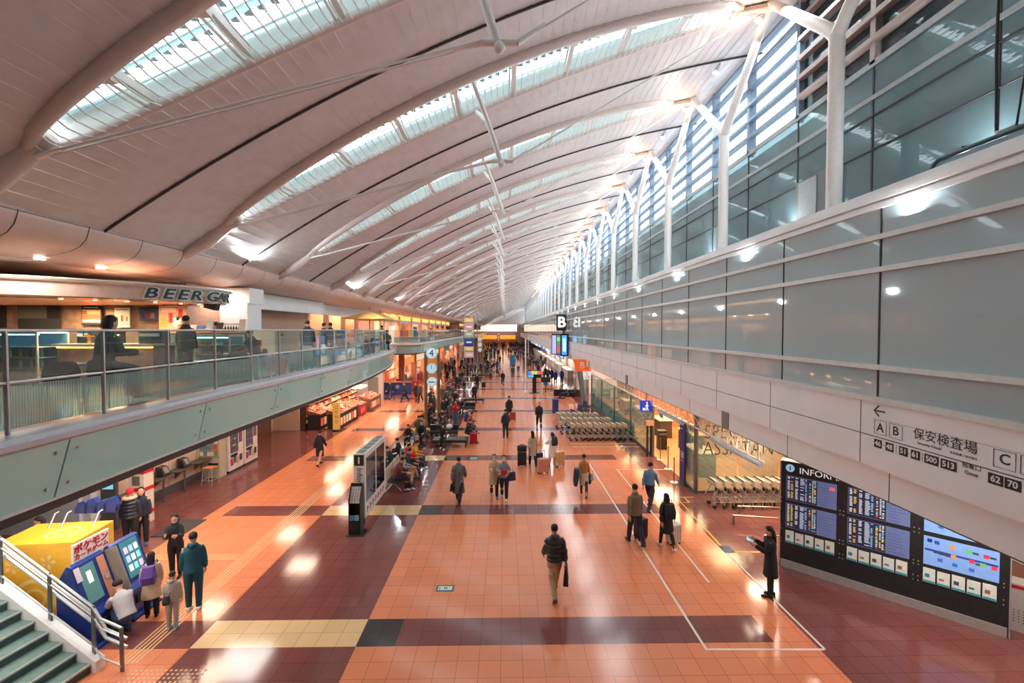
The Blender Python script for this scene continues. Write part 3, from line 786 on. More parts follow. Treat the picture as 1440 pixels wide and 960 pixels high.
for i, (x, y, z) in enumerate([(-11.6, 9.9, 7.05), (-8.35, 12.6, 6.98)]):
    t = thing('speaker', 'small black hanging speaker %s the canopy' % ['at the far left under', 'at the right end under'][i], 'speaker', (x, y, z))
    MB().box(-.17, .17, -.1, .1, -.1, .1, M=Matrix.Rotation(R(14), 4, 'Y')).build('cabinet', BLACK, t, bevel=.01)
    MB().tube([(0, 0, .1), (0, 0, .36)], .015, 6).build('bracket', BLACK, t)
# taps and machines behind the counter
for i, (x, c) in enumerate([(-10.75, (30, 34, 38)), (-10.1, (36, 40, 44)), (-9.2, (44, 60, 64)), (-8.95, (24, 26, 30))]):
    t = thing('coffee_machine', 'dark machine on the back of the cafe counter, %s from the left' % ORD[i], 'coffee machine', (x, 11.45, ZF + 1.0))
    MB().box(-.17, .17, -.14, .16, 0, .34).build('body', C(c, .3), t, bevel=.015)
    MB().box(-.12, .12, -.18, -.14, .18, .26).build('spout_panel', STEEL, t)
for i in range(2):
    t = thing('beer_tap', 'brass beer tap tower on the cafe counter, %s from the left' % ORD[i], 'beer tap', (-10.5 + i * .62, 11.2, ZF + 1.0))
    BR = mat('brass', (206, 150, 70), .25, .9)
    MB().tube([(0, 0, 0), (0, 0, .03), (0, 0, .06), (0, 0, .24)], [.07, .06, .035, .035], 10).build('column', BR, t)
    MB().tube([(-.14, 0, .2), (.14, 0, .2)], .03, 8).build('crossbar', BR, t)
    for s in (-1, 1): MB().tube([(s * .1, -.04, .2), (s * .1, -.06, .32)], .012, 6).build('handle', BLACK, t)
# canopy with the sign
cp = thing('cafe_canopy', 'curved white cafe canopy slab carrying dark raised letters', 'canopy', (-8.5, 11, 7.05))
pl = [(-20, 7.35), (-13, 8.2), (-11, 9.0), (-9.6, 10.05), (-8.8, 11.0), (-8.25, 12.0), (-8.1, 12.7), (-8.3, 13.3), (-9.0, 13.8), (-10.2, 14)]
E_ = resample(pl, .25); inv = Vector((8.5, -11, -7.05))
def rg(prof): return [[offset(E_, -a)[i] + Vector((0, 0, z)) + inv for a, z in prof] for i in range(len(E_))]
of = {}
def off_(a):
    if a not in of: of[a] = offset(E_, a)
    return of[a]
def swp(prof, nm, m_):
    MB().loft([[off_(a)[i] + Vector((0, 0, z)) + inv for a, z in prof] for i in range(len(E_))], smooth=False).build(nm, m_, cp)
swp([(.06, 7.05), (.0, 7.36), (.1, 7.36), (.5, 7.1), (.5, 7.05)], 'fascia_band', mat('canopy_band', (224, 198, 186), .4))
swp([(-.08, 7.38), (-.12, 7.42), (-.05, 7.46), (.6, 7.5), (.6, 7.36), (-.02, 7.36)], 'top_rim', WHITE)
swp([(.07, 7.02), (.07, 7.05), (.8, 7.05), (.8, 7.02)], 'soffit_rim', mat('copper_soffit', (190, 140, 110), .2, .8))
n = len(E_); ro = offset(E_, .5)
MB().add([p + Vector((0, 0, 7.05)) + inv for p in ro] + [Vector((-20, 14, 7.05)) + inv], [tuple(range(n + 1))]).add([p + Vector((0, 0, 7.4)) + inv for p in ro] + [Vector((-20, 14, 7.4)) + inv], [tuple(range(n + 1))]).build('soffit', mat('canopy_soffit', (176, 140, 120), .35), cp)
# letters follow the curved front
def along(s):
    acc = 0
    for a, b in zip(E_, E_[1:]):
        L = (b - a).length
        if acc + L > s: return a.lerp(b, (s - acc) / L), (b - a).normalized()
        acc += L
    return E_[-1], (E_[-1] - E_[-2]).normalized()
def s_of(u, v=412):
    best = min(range(len(E_)), key=lambda i: abs((720 + 615 * ((E_[i] ).dot(_r)) / (E_[i] + Vector((0, 0, .9))).dot(_f)) - u))
    return best * .25
s0_, s1_ = s_of(208), s_of(318)
for ch, f_ in zip('BEERGAR', (0, .18, .34, .5, .72, .86, .98)):
    p, d = along(s0_ + (s1_ - s0_) * f_); nn = Vector((d.y, -d.x, 0))
    for k_, (dz, dn, m_, nm, bo) in enumerate([(0, .05, mat('sign_letter_dark', (34, 40, 44), .3), 'sign_letter', .004), (.0, .02, mat('sign_letter_edge', (236, 240, 238), .3), 'letter_edge', .022)]):
        M = frame(p + nn * dn + Vector((0, 0, 7.2 + dz)) + inv, d)
        M = M @ Matrix.Shear('XY', 4, (.35, 0)) if False else M @ Matrix(((1, .35, 0, 0), (0, 1, 0, 0), (0, 0, 1, 0), (0, 0, 0, 1)))
        text(nm, ch, .36, M, m_, cp, .012, bold=bo * 1.5, sx=1.35)
for i in range(9):
    p, d = along(s0_ - 1.6 + i * .62); q = p + Vector((-d.y, d.x, 0)) * .45
    t = thing('downlight', 'small warm downlight under the cafe canopy, %s from the left' % ORD[i], 'downlight', (q.x, q.y, 7.0), 0, 'downlights under the canopy')
    MB().tube([(0, 0, 0), (0, 0, .03)], .05, 10).build('ring', WHITE, t); MB().tube([(0, 0, -.004), (0, 0, .0)], .035, 10).build('bulb', glow((255, 190, 120), 20), t)
lamp('canopy_lamp', (-10.4, 11.6, 6.98), 75 * SOFFIT, .5, (0, 0, 0), (1, .72, .45), 2.0)
lamp('counter_back_lamp', (-12.9, 13.3, 6.95), 30 * SOFFIT, .3, (0, 0, 0), (1, .62, .32))
lamp('cafe_room_lamp', (-14.5, 11.8, 6.98), 35 * SOFFIT, .8, (0, 0, 0), (1, .8, .62), 2.0)
lamp('pier_lamp', (-9.8, 15.2, 7.6), 7 * SOFFIT, .2, (R(15), 0, 0), (1, .84, .74))
# soffit downlights over the upper floor
for i in range(12):
    y = 8.5 + i * 3.0; 
    if i > 1: lamp('upper_soffit_lamp', (-11.6, y + 6, 7.78), 26 * SOFFIT, .6, (0, 0, 0), (1, .84, .7))
for i, (x, y) in enumerate([(-10.15, 8.6), (-9.9, 9.5), (-10.3, 7.2), (-9.9, 10.9)]):
    tag(MB().tube([(0, 0, 0), (0, 0, .02)], .09, 14).build('ceiling_downlight', glow((255, 236, 220), 6), None, (x, y, 7.79)), 'round white downlight in the smooth soffit over the cafe, %s in its row' % ORD[i], 'downlight')
# ---- upper floor wall right of the cafe
uw = MB(); uw.box(-10.4, -10.2, 14.2, 16.0, ZF, 7.8); uw.box(-11.2, -11.0, 19.8, 24.5, ZF, 7.8); uw.box(-16, -11, 24.4, 24.6, ZF, 7.8); uw.box(-14.2, -14.0, 24.6, 45, ZF, 7.8)
struct('wall_upper_left', uw, mat('muted_wood_wall', (190, 150, 126), .5, var=.1))
hb = MB(); hb.box(-10.3, -10.1, 16.7, 24.5, 7.15, 7.8); hb.box(-11.0, -10.8, 24.5, 38, 7.2, 7.8)
struct('trim_header', hb, OFFW)
el = thing('elevator', 'grey elevator doors with white call panel on the upper floor', 'elevator', (-10.9, 17.0, ZF))
MB().box(-.1, .0, 0, 2.8, 0, 2.3).build('surround', mat('lift_surround', (150, 140, 136), .4), el)
for a, b in ((.35, 1.05), (1.07, 1.77)): MB().box(0, .03, a, b, 0, 2.05).build('door_leaf', mat('lift_door', (110, 104, 102), .35, .4), el)
MB().box(0, .06, 1.95, 2.2, .1, 2.25).build('call_panel', WHITE, el)
mb = MB(); mb.box(.06, .07, 2.0, 2.15, .9, 1.2); mb.box(.06, .07, 2.04, 2.08, 1.6, 1.9); mb.box(.06, .07, 2.1, 2.13, 1.6, 1.9)
mb.build('display', BLACK, el)
for y0_, col in ((27.6, (214, 150, 110)), (30.5, (220, 160, 120)), (33.2, (196, 130, 96))):
    struct('wall_%s_pier' % {27.6: 'near', 30.5: 'middle', 33.2: 'far'}[y0_], MB().box(-12.2, -11.4, y0_, y0_ + .9, ZF, 7.8), C(col))
# parasol terrace
for i, (u, y) in enumerate([(521, 27.5), (536, 31.5)]):
    x = (u - 710.5) / 615 * y
    t = thing('parasol', 'yellow square parasol on the balcony terrace, %s' % ['nearer of the two', 'farther of the two'][i], 'parasol', (x, y, ZF))
    MB().tube([(0, 0, 0), (0, 0, 2.75)], .03, 8).build('pole', DSTEEL, t)
    a = 1.25
    MB().loft([[(-a, -a, 2.0), (a, -a, 2.0), (a, a, 2.0), (-a, a, 2.0)], [(-a, -a, 2.04), (a, -a, 2.04), (a, a, 2.04), (-a, a, 2.04)], [(-.05, -.05, 2.5), (.05, -.05, 2.5), (.05, .05, 2.5), (-.05, .05, 2.5)]], smooth=False).build('canopy', C((230, 180, 100)), t)
    MB().tube([(0, 0, 0), (0, 0, .08)], .25, 12).build('base', DSTEEL, t)
# ---- ground floor below the balcony
struct('wall_left_end', MB().box(-18, -13.1, 13.5, 13.6, 0, 4.1), mat('pale_blue_grey_wall', (196, 206, 212), .5))
gw = MB(); gw.box(-13.1, -12.95, 14.0, 19.0, 0, 4.1); gw.box(-14.6, -14.5, 19, 27.4, 0, 4.1); gw.box(-16, -12.9, 27.4, 27.55, 0, 4.1)
struct('wall_left_lower', gw, mat('beige_wall_panel', (226, 200, 178), .5, var=.03))
bb = MB(); bb.box(-12.95, -12.9, 14.0, 19.0, 0, .3); struct('baseboard_left', bb, DSTEEL)
jj = MB(); 
for y in (15.4, 16.9, 18.4): jj.box(-12.955, -12.945, y - .008, y + .008, .3, 4)
jj.box(-12.955, -12.945, 14, 19, 1.35, 1.365); struct('trim_wall_joint', jj, mat('panel_joint', (150, 130, 116), .6))
sf = MB(); 
dk = MB().box(-14.45, -14.3, 20.5, 26.8, 0, 2.6); struct('door_2', dk, mat('brown_door', (110, 76, 62), .5))
for i in range(11):
    y = 7 + i * 3.0
    if i > 1: lamp('lower_soffit_lamp', (-8.9 - (i % 2) * 2, y, 4.0), 20 * SOFFIT, 1.1, (0, 0, 0), (1, .76, .56))

for i, (x, y) in enumerate([(8.6, 5.6), (8.2, 8.6), (9.6, 8.0), (8.3, 11.3), (9.8, 11.6)]):
    tag(MB().tube([(0, 0, 0), (0, 0, .02)], .08, 12).build('ceiling_downlight', glow((255, 226, 196), 8), None, (x, y, 3.145)), 'round downlight in the overhang soffit above the board, %s' % ORD[i], 'downlight')
    lamp('overhang_lamp', (x, y, 3.13), 14 * SOFFIT, .3, (0, 0, 0), (1, .84, .72))
for i in range(5): lamp('near_left_lamp', (-8.2 - 1.6 * (i % 2), 5.0 + i * 2.1, 4.0), 30 * SOFFIT, 1.5, (0, 0, 0), (1, .92, .84))
for i in range(3): lamp('cornice_soffit_lamp', (-9.9, 6.4 + i * 2.6, 7.75), 16 * SOFFIT, .3, (0, 0, 0), (1, .84, .72))

# ================================================================ FAR END
ew = MB(); ew.box(-30, 20, 195.5, 196, 0, 17)
struct('wall_far_end', ew, mat('far_end_wall', (150, 140, 136), .7))
fw = MB().box(-11, 5.2, 195.3, 195.4, 5.6, 8.6); struct('window_5', fw, glow((255, 232, 205), 1.1))
fm = MB()
for i in range(14): fm.box(-11 + i * 1.25 - .08, -11 + i * 1.25 + .08, 195.15, 195.28, 5.6, 8.6)
struct('trim_11', fm, BLUEM)
ob = MB().box(-10, 4.4, 190, 194, 2.3, 3.9)
tag(ob.build('header_sign', glow((240, 140, 50), .9)), 'long orange lit band across the far end of the hall', 'sign')

# ================================================================ INFORMATION BOARD
def on_board(mb, m, nm, p): return mb.build(nm, m, p)
bx0, by0, bx1, by1 = 7.36, 11.45, 10.28, 8.62
BL = math.hypot(bx1 - bx0, by1 - by0); BA = math.atan2(by1 - by0, bx1 - bx0)
bd = thing('information_board', 'wide black flight information board with six screens angled under the white overhang', 'information board', (bx0, by0, 0), BA)
BZ = 2.83
MB().box(0, BL, 0, .3, .2, BZ).build('panel', CHAR, bd)
MB().box(.02, BL - .02, -.03, .28, 0, .2).build('plinth', STEEL, bd)
MB().box(-.02, 0, -.03, .3, 0, BZ).build('edge_trim', STEEL, bd); MB().box(BL, BL + .02, -.03, .3, 0, BZ).build('edge_trim', STEEL, bd)
M = frame((.74, -.006, BZ - .17), (1, 0, 0)); text('lettering', 'INFORMATION', .22, frame((.4, -.008, BZ - .2), (1, 0, 0)), glow((220, 228, 232), .35), bd, .002, 'LEFT')
mb = MB().tube([(.2, 0, BZ - .17), (.2, -.01, BZ - .17)], .1, 20); mb.build('icon_disc', glow((130, 170, 200), .6), bd)
text('icon_letter', 'i', .17, frame((.2, -.014, BZ - .17), (1, 0, 0)), CHAR, bd, .002, bold=.006)
cols_x = [(.12, 1.2), (1.42, 2.55), (2.78, 3.92)]
rg_ = random.Random(11)
def display(x0, x1, z0, z1, kind):
    MB().box(x0, x1, -.012, .0, z0, z1).build('screen', glow((92, 106, 152) if kind == 'f' else (120, 160, 220), .3), bd)
    W_, H_ = x1 - x0, z1 - z0; G_ = {}
    if kind == 'f':
        for c0_, c1_ in ((.03, .1), (.18, .26)): G_.setdefault((30, 34, 52), MB()).box(x0 + W_ * c0_ + .07, x0 + W_ * c1_ + .05, -.0125, -.0118, z0 + .02, z1 - .02)
        G_.setdefault((34, 40, 66), MB()).box(x0 + .01, x0 + W_ * .63, -.0124, -.0119, z0 + .01, z1 - .01)
        for r_ in range(16):
            z = z0 + H_ * (.93 - r_ * .056)
            for c0_, c1_, cc in ((.03, .08, (220, 230, 240)), (.1, .15, (230, 200, 90)), (.19, .25, (210, 220, 235)), (.29, .38, (190, 210, 235)), (.39, .43, (150, 190, 230)), (.47, .51, rg_.choice([(240, 220, 90), (220, 80, 70), (90, 200, 230), (230, 230, 235)])), (.53, .56, (220, 225, 235)), (.57, .61, rg_.choice([(250, 230, 80), (120, 210, 220), (230, 235, 240)]))):
                if rg_.random() < .16: continue
                G_.setdefault(cc, MB()).box(x0 + W_ * c0_, x0 + W_ * (c0_ + (c1_ - c0_) * rg_.uniform(.7, 1)), -.0135, -.0128, z, z + H_ * .03)
        for r_ in range(7): G_.setdefault((44, 54, 92), MB()).box(x0 + W_ * .67, x0 + W_ * rg_.uniform(.8, .96), -.0135, -.0128, z0 + H_ * (.1 + .11 * r_), z0 + H_ * (.112 + .11 * r_))
        if z0 > 1.6 and x0 < 1: G_.setdefault((226, 110, 120), MB()).box(x0 + W_ * .86, x0 + W_ * .96, -.0135, -.0128, z0 + H_ * .72, z0 + H_ * .86)
    else:
        G_[(40, 60, 140)] = MB().box(x0 + .02, x1 - .02, -.0135, -.0128, z0 + H_ * .5, z0 + H_ * .57)
        for u_, v_, c in ((.05, .8, (30, 50, 120)), (.15, .78, (40, 80, 170)), (.36, .74, (236, 140, 60)), (.58, .72, (90, 190, 80)), (.8, .7, (220, 50, 60)), (.2, .2, (60, 100, 190)), (.4, .16, (60, 100, 190)), (.62, .14, (60, 100, 190)), (.38, .44, (236, 140, 60)), (.62, .42, (220, 60, 70)), (.76, .4, (100, 190, 90)), (.9, .38, (220, 60, 70))):
            G_.setdefault(c, MB()).box(x0 + W_ * u_, x0 + W_ * (u_ + .07), -.0145, -.0136, z0 + H_ * v_, z0 + H_ * (v_ + .12))
        for u_, v_ in ((.66, .74), (.88, .72), (.14, .46), (.22, .45), (.3, .44), (.7, .4)): G_.setdefault((50, 70, 90), MB()).box(x0 + W_ * u_, x0 + W_ * (u_ + .08), -.0143, -.0136, z0 + H_ * v_, z0 + H_ * (v_ + .07))
    for c, m_ in G_.items(): m_.build('display_print', glow(c, .3), bd)
for ci, (a, b) in enumerate(cols_x):
    for z0, z1 in ((1.82, 2.46), (1.08, 1.72)): display(a, b, z0, z1, 'f' if ci < 2 else 'm')
    for q in range(5):
        x0_ = a + .0 + q * (b - a) / 5; x1_ = x0_ + (b - a) / 5 - .03; z1 = 1.0 - (q % 2) * .015
        p_ = MB().box(x0_, x1_, -.02, 0, .68, z1).build('leaflet_holder', C((226, 238, 236)), bd)
        MB().box(x0_ + .005, x1_ - .005, -.023, -.02, .68, .73).build('leaflet_band', C((60, 160, 180)), p_)
        MB().box(x0_ + .03, x1_ - .09, -.024, -.02, .8, .88 if q % 2 == 0 else .84).build('leaflet_print', C([(40, 140, 170), (150, 110, 90), (60, 90, 110)][q % 3]), p_)
for x in (.02, 1.27, 1.34, 2.62, 2.7, 3.99):
    mb = MB()
    for z in (.66, .76, 1.02, 1.1, 1.74, 1.84): mb.tube([(x, 0, z), (x, -.012, z)], .012, 8)
    mb.build('bolt', STEEL, bd)
bxx = thing('bin_cabinet', 'grey metal cabinet with red top label beside the right end of the board', 'cabinet', (10.75, 8.75, 0), BA)
MB().box(-.3, .4, 0, .4, 0, 1.0).build('body', mat('pale_grey_cabinet', (196, 198, 198), .4), bxx)
MB().box(-.28, .38, -.006, 0, .9, .97).build('red_label', RED, bxx)
mb = MB()
for i in range(8):
    for j in range(5): mb.box(-.22 + i * .07, -.2 + i * .07, -.004, 0, .2 + j * .06, .22 + j * .06)
mb.build('vent_hole', SEAM, bxx)
# ---- sign lettering on the fascia
sg = thing('security_sign', 'security check and gates direction lettering on the white fascia', 'sign', (XF, 7, 4.5))
def FM(y, z): return frame((-.006, y - 7, z - 4.5), (0, -1, 0))
INK = mat('sign_ink', (34, 36, 38), .5); PALE = mat('sign_pale_letter', (232, 230, 226), .5)
text('arrow', '\u2190', .34, FM(7.8, 4.815), INK, sg, .001)
def outline(y0, y1, z0, z1, t=.006):
    mb = MB(); f_ = lambda a, b, c, d: mb.box(-.008, -.004, min(a, b) - 7, max(a, b) - 7, c - 4.5, d - 4.5)
    f_(y0, y1, z0, z0 + t); f_(y0, y1, z1 - t, z1); f_(y0, y0 + t, z0, z1); f_(y1 - t, y1, z0, z1)
    mb.build('box_outline', INK, sg)
for ch, y, z in (('A', 7.78, 4.52), ('B', 7.465, 4.53)): text('letter', ch, .22, FM(y, z), INK, sg, .001, bold=.003); outline(y - .13, y + .125, 4.4, 4.65)
text('letter', 'C', .2, FM(5.8, 4.53), INK, sg, .001, bold=.003); outline(5.67, 5.94, 4.4, 4.65); outline(5.3, 5.62, 4.4, 4.65)
for i, ch in enumerate('保安検査場'): text('letter', ch, .2, FM(7.04 - i * .2, 4.575), INK, sg, .001)
text('small_lettering', 'Security Check', .065, FM(6.86, 4.44), INK, sg, .001)
text('small_lettering', '安全检查／보안검사', .045, FM(6.34, 4.43), INK, sg, .001)
for s_, y, wd_ in (('46', 7.82, .16), ('48', 7.58, .16), ('51', 7.31, .16), ('61', 7.09, .16), ('500', 6.82, .23), ('513', 6.55, .24), ('62', 5.905, .19), ('70', 5.7, .19)):
    MB().box(-.006, -.002, y - wd_ / 2 - 7, y + wd_ / 2 - 7, -.35, -.2).build('number_box', INK, sg)
    text('number', s_, .125, frame((-.008, y - 7, -.275), (0, -1, 0)), PALE, sg, .001, bold=.003)
mb = MB()
for a, b in ((7.66, 7.74), (7.17, 7.23), (6.67, 6.7), (5.8, 5.81)): mb.box(-.004, -.001, a - 7, b - 7, -.278, -.272)
for y in (7.45, 6.97): mb.box(-.004, -.001, y - 7.003, y - 6.997, -.35, -.2)
mb.box(-.004, -.001, 5.2 - 7, 7.95 - 7, .17, .174)
mb.build('rule', mat('sign_rule', (120, 122, 122), .5), sg)
text('small_lettering', '搭乗口', .09, FM(6.22, 4.3), INK, sg, .001); text('small_lettering', 'Gates', .08, FM(6.22, 4.2), INK, sg, .001)

# ================================================================ RIGHT GROUND FLOOR
fr = thing('glass_shopfront', 'long glass office front on the right below the overhang', 'glass front', (7.35, 16.6, 0))
def pane(y0, y1, h, parent, x=0.): return MB().box(x - .01, x + .01, y0, y1, .12, h).build('glass_pane', SHOPG, parent)
for i in range(8): pane(4.9 + i * 1.94, 4.9 + i * 1.94 + 1.9, 2.5, fr)
pane(0, 1.25, 2.5, fr)
for a, b in ((4.9, 20.5), (0, 1.3)): MB().box(-.04, .04, a, b, 0, .12).build('base_rail', DSTEEL, fr)
MB().box(-.05, .05, 0, 20.5, 2.5, 2.58).build('top_rail', STEEL, fr)
for y in (0, 1.3, 4.88, 8.76, 12.6, 16.5, 20.4): MB().box(-.05, .05, y - .04, y + .04, 0, 2.55).build('post', DSTEEL, fr)
mb = MB().box(-.012, -.008, 8, 20, .12, .95); mb.build('tint_band', glassmat('green_tint_film', (150, 200, 190), .5, .05, body=(120, 176, 168)), fr)
text('lettering', 'DOMESTIC FLIGHTS', .36, frame((-.02, 7.4, 1.85), (0, -1, 0)), mat('frosted_letter', (150, 176, 176), .5), fr, .001)
sp = thing('glass_partition', 'glass partition with thin dark lettering behind the near luggage carts', 'glass partition', (7.35, 16.62, 0))
for i in range(4): MB().box(.05 + i * 1.6, 1.6 + i * 1.6, -.01, .01, .1, 2.9).build('glass_pane', SHOPG, sp)
MB().box(0, 6.4, -.04, .04, 0, .1).build('base_rail', DSTEEL, sp); MB().box(0, 6.4, -.04, .04, 2.9, 2.98).build('top_rail', STEEL, sp)
MB().tube([(0, 0, 0), (0, 0, 3.1)], .08, 12).build('corner_post', DSTEEL, sp)
text('lettering', 'SPECIAL', .78, frame((.3, -.02, 2.35), (1, 0, 0)), INK, sp, .001, 'LEFT', .82, -.012)
text('lettering', 'ASSISTANCE', .78, frame((.25, -.02, 1.72), (1, 0, 0)), INK, sp, .001, 'LEFT', .82, -.012)
nb = thing('tall_banner', 'tall navy banner panel with small white lettering beside the office door', 'banner', (7.24, 17.35, 0))
MB().box(-.03, .03, 0, .5, .1, 2.5).build('panel', NAVY, nb); MB().box(-.05, .05, -.05, .55, 0, .1).build('foot', DSTEEL, nb)
mb = MB()
for i in range(4): mb.box(-.034, -.03, .1, .42 - .06 * (i % 2), 1.3 - i * .07, 1.33 - i * .07)
mb.build('print', PALE, nb); MB().box(-.034, -.03, .1, .4, .95, 1.0).build('pink_print', C((220, 110, 130)), nb); MB().box(-.034, -.03, .25, .4, 2.25, 2.29).build('mark', PALE, nb)
bk = thing('office_back_wall', 'warm lit orange back wall inside the glass office', 'wall panel', (10.9, 16.8, 0))
MB().box(0, .1, 0, 20, 0, 3.1).build('panel', WOODO, bk)
mb = MB().box(7.45, 13.5, 16.75, 37, .004, .02); struct('floor_office', mb, mat('office_floor', (214, 150, 100), .3))
for i in range(6): lamp('office_lamp', (9.0, 17.6 + i * 3.4, 3.05), 55 * SHOP, 1.2, (0, 0, 0), (1, .68, .4), 1.6)
lamp('partition_lamp', (9.6, 15.4, 3.1), 50 * SHOP, 1.5, (0, 0, 0), (1, .72, .5), .5)
lamp('board_lamp', (8.2, 12.9, 3.1), 30 * SHOP, 1.3, (0, 0, 0), (1, .78, .6))
for i, (x, y) in enumerate([(8.6, 18.3), (9.6, 21.5), (9.3, 25.0), (9.2, 28.5), (9.2, 32)]):
    t = thing('office_counter', 'dark office service counter behind the glass, %s from the near end' % ORD[i], 'counter', (x, y, .02))
    MB().box(-.35, .35, 0, 1.6, 0, 1.0).build('body', C((78, 70, 66)), t); MB().box(-.4, .4, -.05, 1.65, 1.0, 1.04).build('top', C((210, 190, 170)), t)
    MB().box(-.05, .0, .5, 1.0, 1.08, 1.4).build('monitor', BLACK, t)
def stanchion(x, y, label, h=1.0, grp=None):
    t = thing('stanchion', label, 'stanchion', (x, y, 0), 0, grp)
    MB().tube([(0, 0, 0), (0, 0, .03)], .16, 16).build('base', STEEL, t); MB().tube([(0, 0, .03), (0, 0, h)], .022, 8).build('pole', DSTEEL, t)
    MB().tube([(0, 0, h), (0, 0, h + .04)], .035, 8).build('cap', BLACK, t); return t
stanchion(7.36, 19.5, 'steel queue post standing at the office door beside the banner'); stanchion(6.95, 17.75, 'steel queue post standing in front of the navy banner')
stanchion(7.5, 20.9, 'steel queue post just inside the office door')
t = thing('scanner_gate', 'slim dark scanner gate with pale head at the office door', 'scanner gate', (7.15, 21.5, 0))
for s in (-.09, .09): MB().tube([(s, 0, 0), (s, 0, 1.55)], .055, 10).build('leg', CHAR, t)
MB().box(-.2, .2, -.12, .12, 1.55, 1.8).build('head', C((210, 160, 130)), t, bevel=.02)
t = thing('litter_bin', 'black litter bin standing inside the office door', 'bin', (8.25, 22.8, .02)); MB().box(-.22, .22, -.2, .2, 0, 1.0).build('body', BLACK, t, bevel=.02); MB().box(-.2, .2, -.21, -.2, .78, .86).build('flap', DSTEEL, t)
def picto_sign(x, y, z, wd_, hh, colr, kind, label):
    t = thing('hanging_sign', label, 'sign', (x, y, z))
    MB().box(-wd_ / 2, wd_ / 2, 0, .12, 0, hh).build('box', glow(colr, .35), t)
    MB().box(-.02, .02, .04, .08, hh, 3.17 - z).build('hanger', DSTEEL, t)
    p = MB(); s = hh
    if kind == 'bag':
        p.tube([(.03 * s, -.004, .82 * s), (.03 * s, 0, .82 * s)], .075 * s, 12)
        for seg in (((.02, .72), (.03, .42)), ((.03, .42), (.14, .1)), ((.02, .42), (-.07, .1)), ((.02, .68), (-.12, .44)), ((.02, .68), (.14, .48))):
            (a, b), (c, d) = seg; p.tube([(a * s, -.004, b * s), (c * s, -.004, d * s)], .035 * s, 6)
        p.box(-.36 * s, -.14 * s, -.006, 0, .12 * s, .34 * s)
    else:
        p.tube([(-.06 * s, -.004, .8 * s), (-.06 * s, 0, .8 * s)], .06 * s, 12)
        p.tube([(-.06 * s, -.004, .7 * s), (-.05 * s, -.004, .45 * s), (.13 * s, -.004, .45 * s), (.2 * s, -.004, .2 * s)], .03 * s, 6)
        p.tube([(math.cos(a) * .2 * s - .02 * s, -.004, math.sin(a) * .2 * s + .32 * s) for a in [R(150 + 12 * k) for k in range(18)]], .022 * s, 6)
    p.build('pictogram', glow((240, 240, 236), .6) if kind == 'bag' else C((36, 60, 150)), t)
    return t
picto_sign(7.05, 21.6, 2.22, .62, .55, (30, 70, 200), 'bag', 'blue lit baggage sign with a white figure by the office door')
picto_sign(6.85, 36.3, 2.15, .6, .68, (226, 228, 230), 'chair', 'white wheelchair sign hanging by the orange portal')
# portal with orange header
pt = thing('portal_frame', 'orange portal header with white letter on a leaning grey column', 'portal', (6.6, 37.2, 0))
MB().prism([(-.45, 2.75), (.75, 2.75), (.75, 3.76), (-.75, 3.76)], 0, .5, 'y').build('header', glow((236, 104, 40), .25), pt)
MB().prism([(-.45, 2.75), (.0, 2.75), (.35, 0), (.05, 0)], .02, .45, 'y').build('column', mat('portal_column', (120, 136, 140), .4), pt)
text('letter', 'B', .75, frame((-.02, -.01, 3.25), (1, 0, 0)), PALE, pt, .003, bold=.02)
# big B sign and the twin screens under it
bs = thing('letter_sign', 'tall black sign with a white letter hanging beside the grey screen wall', 'sign', (5.98, 46.4, 6.2))
MB().box(-.54, .54, 0, .25, 0, 1.72).build('panel', mat('sign_black', (24, 38, 44), .35), bs)
text('letter', 'B', 1.55, frame((0, -.01, .86), (1, 0, 0)), glow((240, 240, 240), .8), bs, .004, bold=.045)
MB().box(.1, .4, .05, .2, -.3, 0).build('bracket', DSTEEL, bs); MB().box(.5, .82, .08, .16, .8, .95).build('wall_arm', DSTEEL, bs)
ds = thing('display_tower', 'hanging unit of two tall screens below the black letter sign', 'display screens', (5.9, 46.2, 3.5))
MB().box(.0, .78, -.1, .7, 0, 2.4).build('cabinet', BLACK, ds); MB().box(-.95, 0, .25, .6, .15, 2.35).build('cabinet', C((70, 76, 84)), ds)
MB().box(.08, .6, -.12, -.1, .15, 2.2).build('screen', glow((60, 140, 220), 1.0), ds); MB().box(.18, .5, -.135, -.12, .5, 1.9).build('screen_text', glow((170, 200, 235), 1), ds)
MB().box(-.9, -.5, .22, .25, .25, 2.2).build('screen', glow((150, 160, 200), .9), ds); MB().box(-.42, -.05, .22, .25, .25, 2.2).build('screen', glow((120, 120, 110), .6), ds)
MB().box(-.4, -.08, .2, .22, 1.6, 2.0).build('screen_text', glow((90, 200, 120), .8), ds); MB().box(-.4, -.08, .2, .22, .4, .9).build('screen_text', glow((200, 70, 80), .8), ds)
# truss and tube lights along the overhang
ct = thing('lattice_truss', 'long white steel lattice truss with a fluorescent tube under the overhang', 'truss', (7.3, 12.1, 2.45))
for dx, z in ((-.22, .68), (.22, .68), (0, .1)): MB().tube([(dx, 0, z), (dx, 25, z)], .03, 6).build('chord', WHITE, ct)
mb = MB()
for i in range(41):
    y = i * .6
    for dx in (-.22, .22): mb.tube([(dx, y, .68), (0, y + .3, .1)], .014, 5); mb.tube([(0, y + .3, .1), (dx, y + .6, .68)], .014, 5)
    mb.tube([(-.22, y, .68), (.22, y + .3, .68)], .012, 5)
mb.build('lattice_web', WHITE, ct)
for y in (.1, 5.4): MB().tube([(-.05, y, .0), (-.05, y + 3.0, .0)], .06, 10).build('tube_light', mat('tube_light_cover', (170, 196, 214), .3), ct)

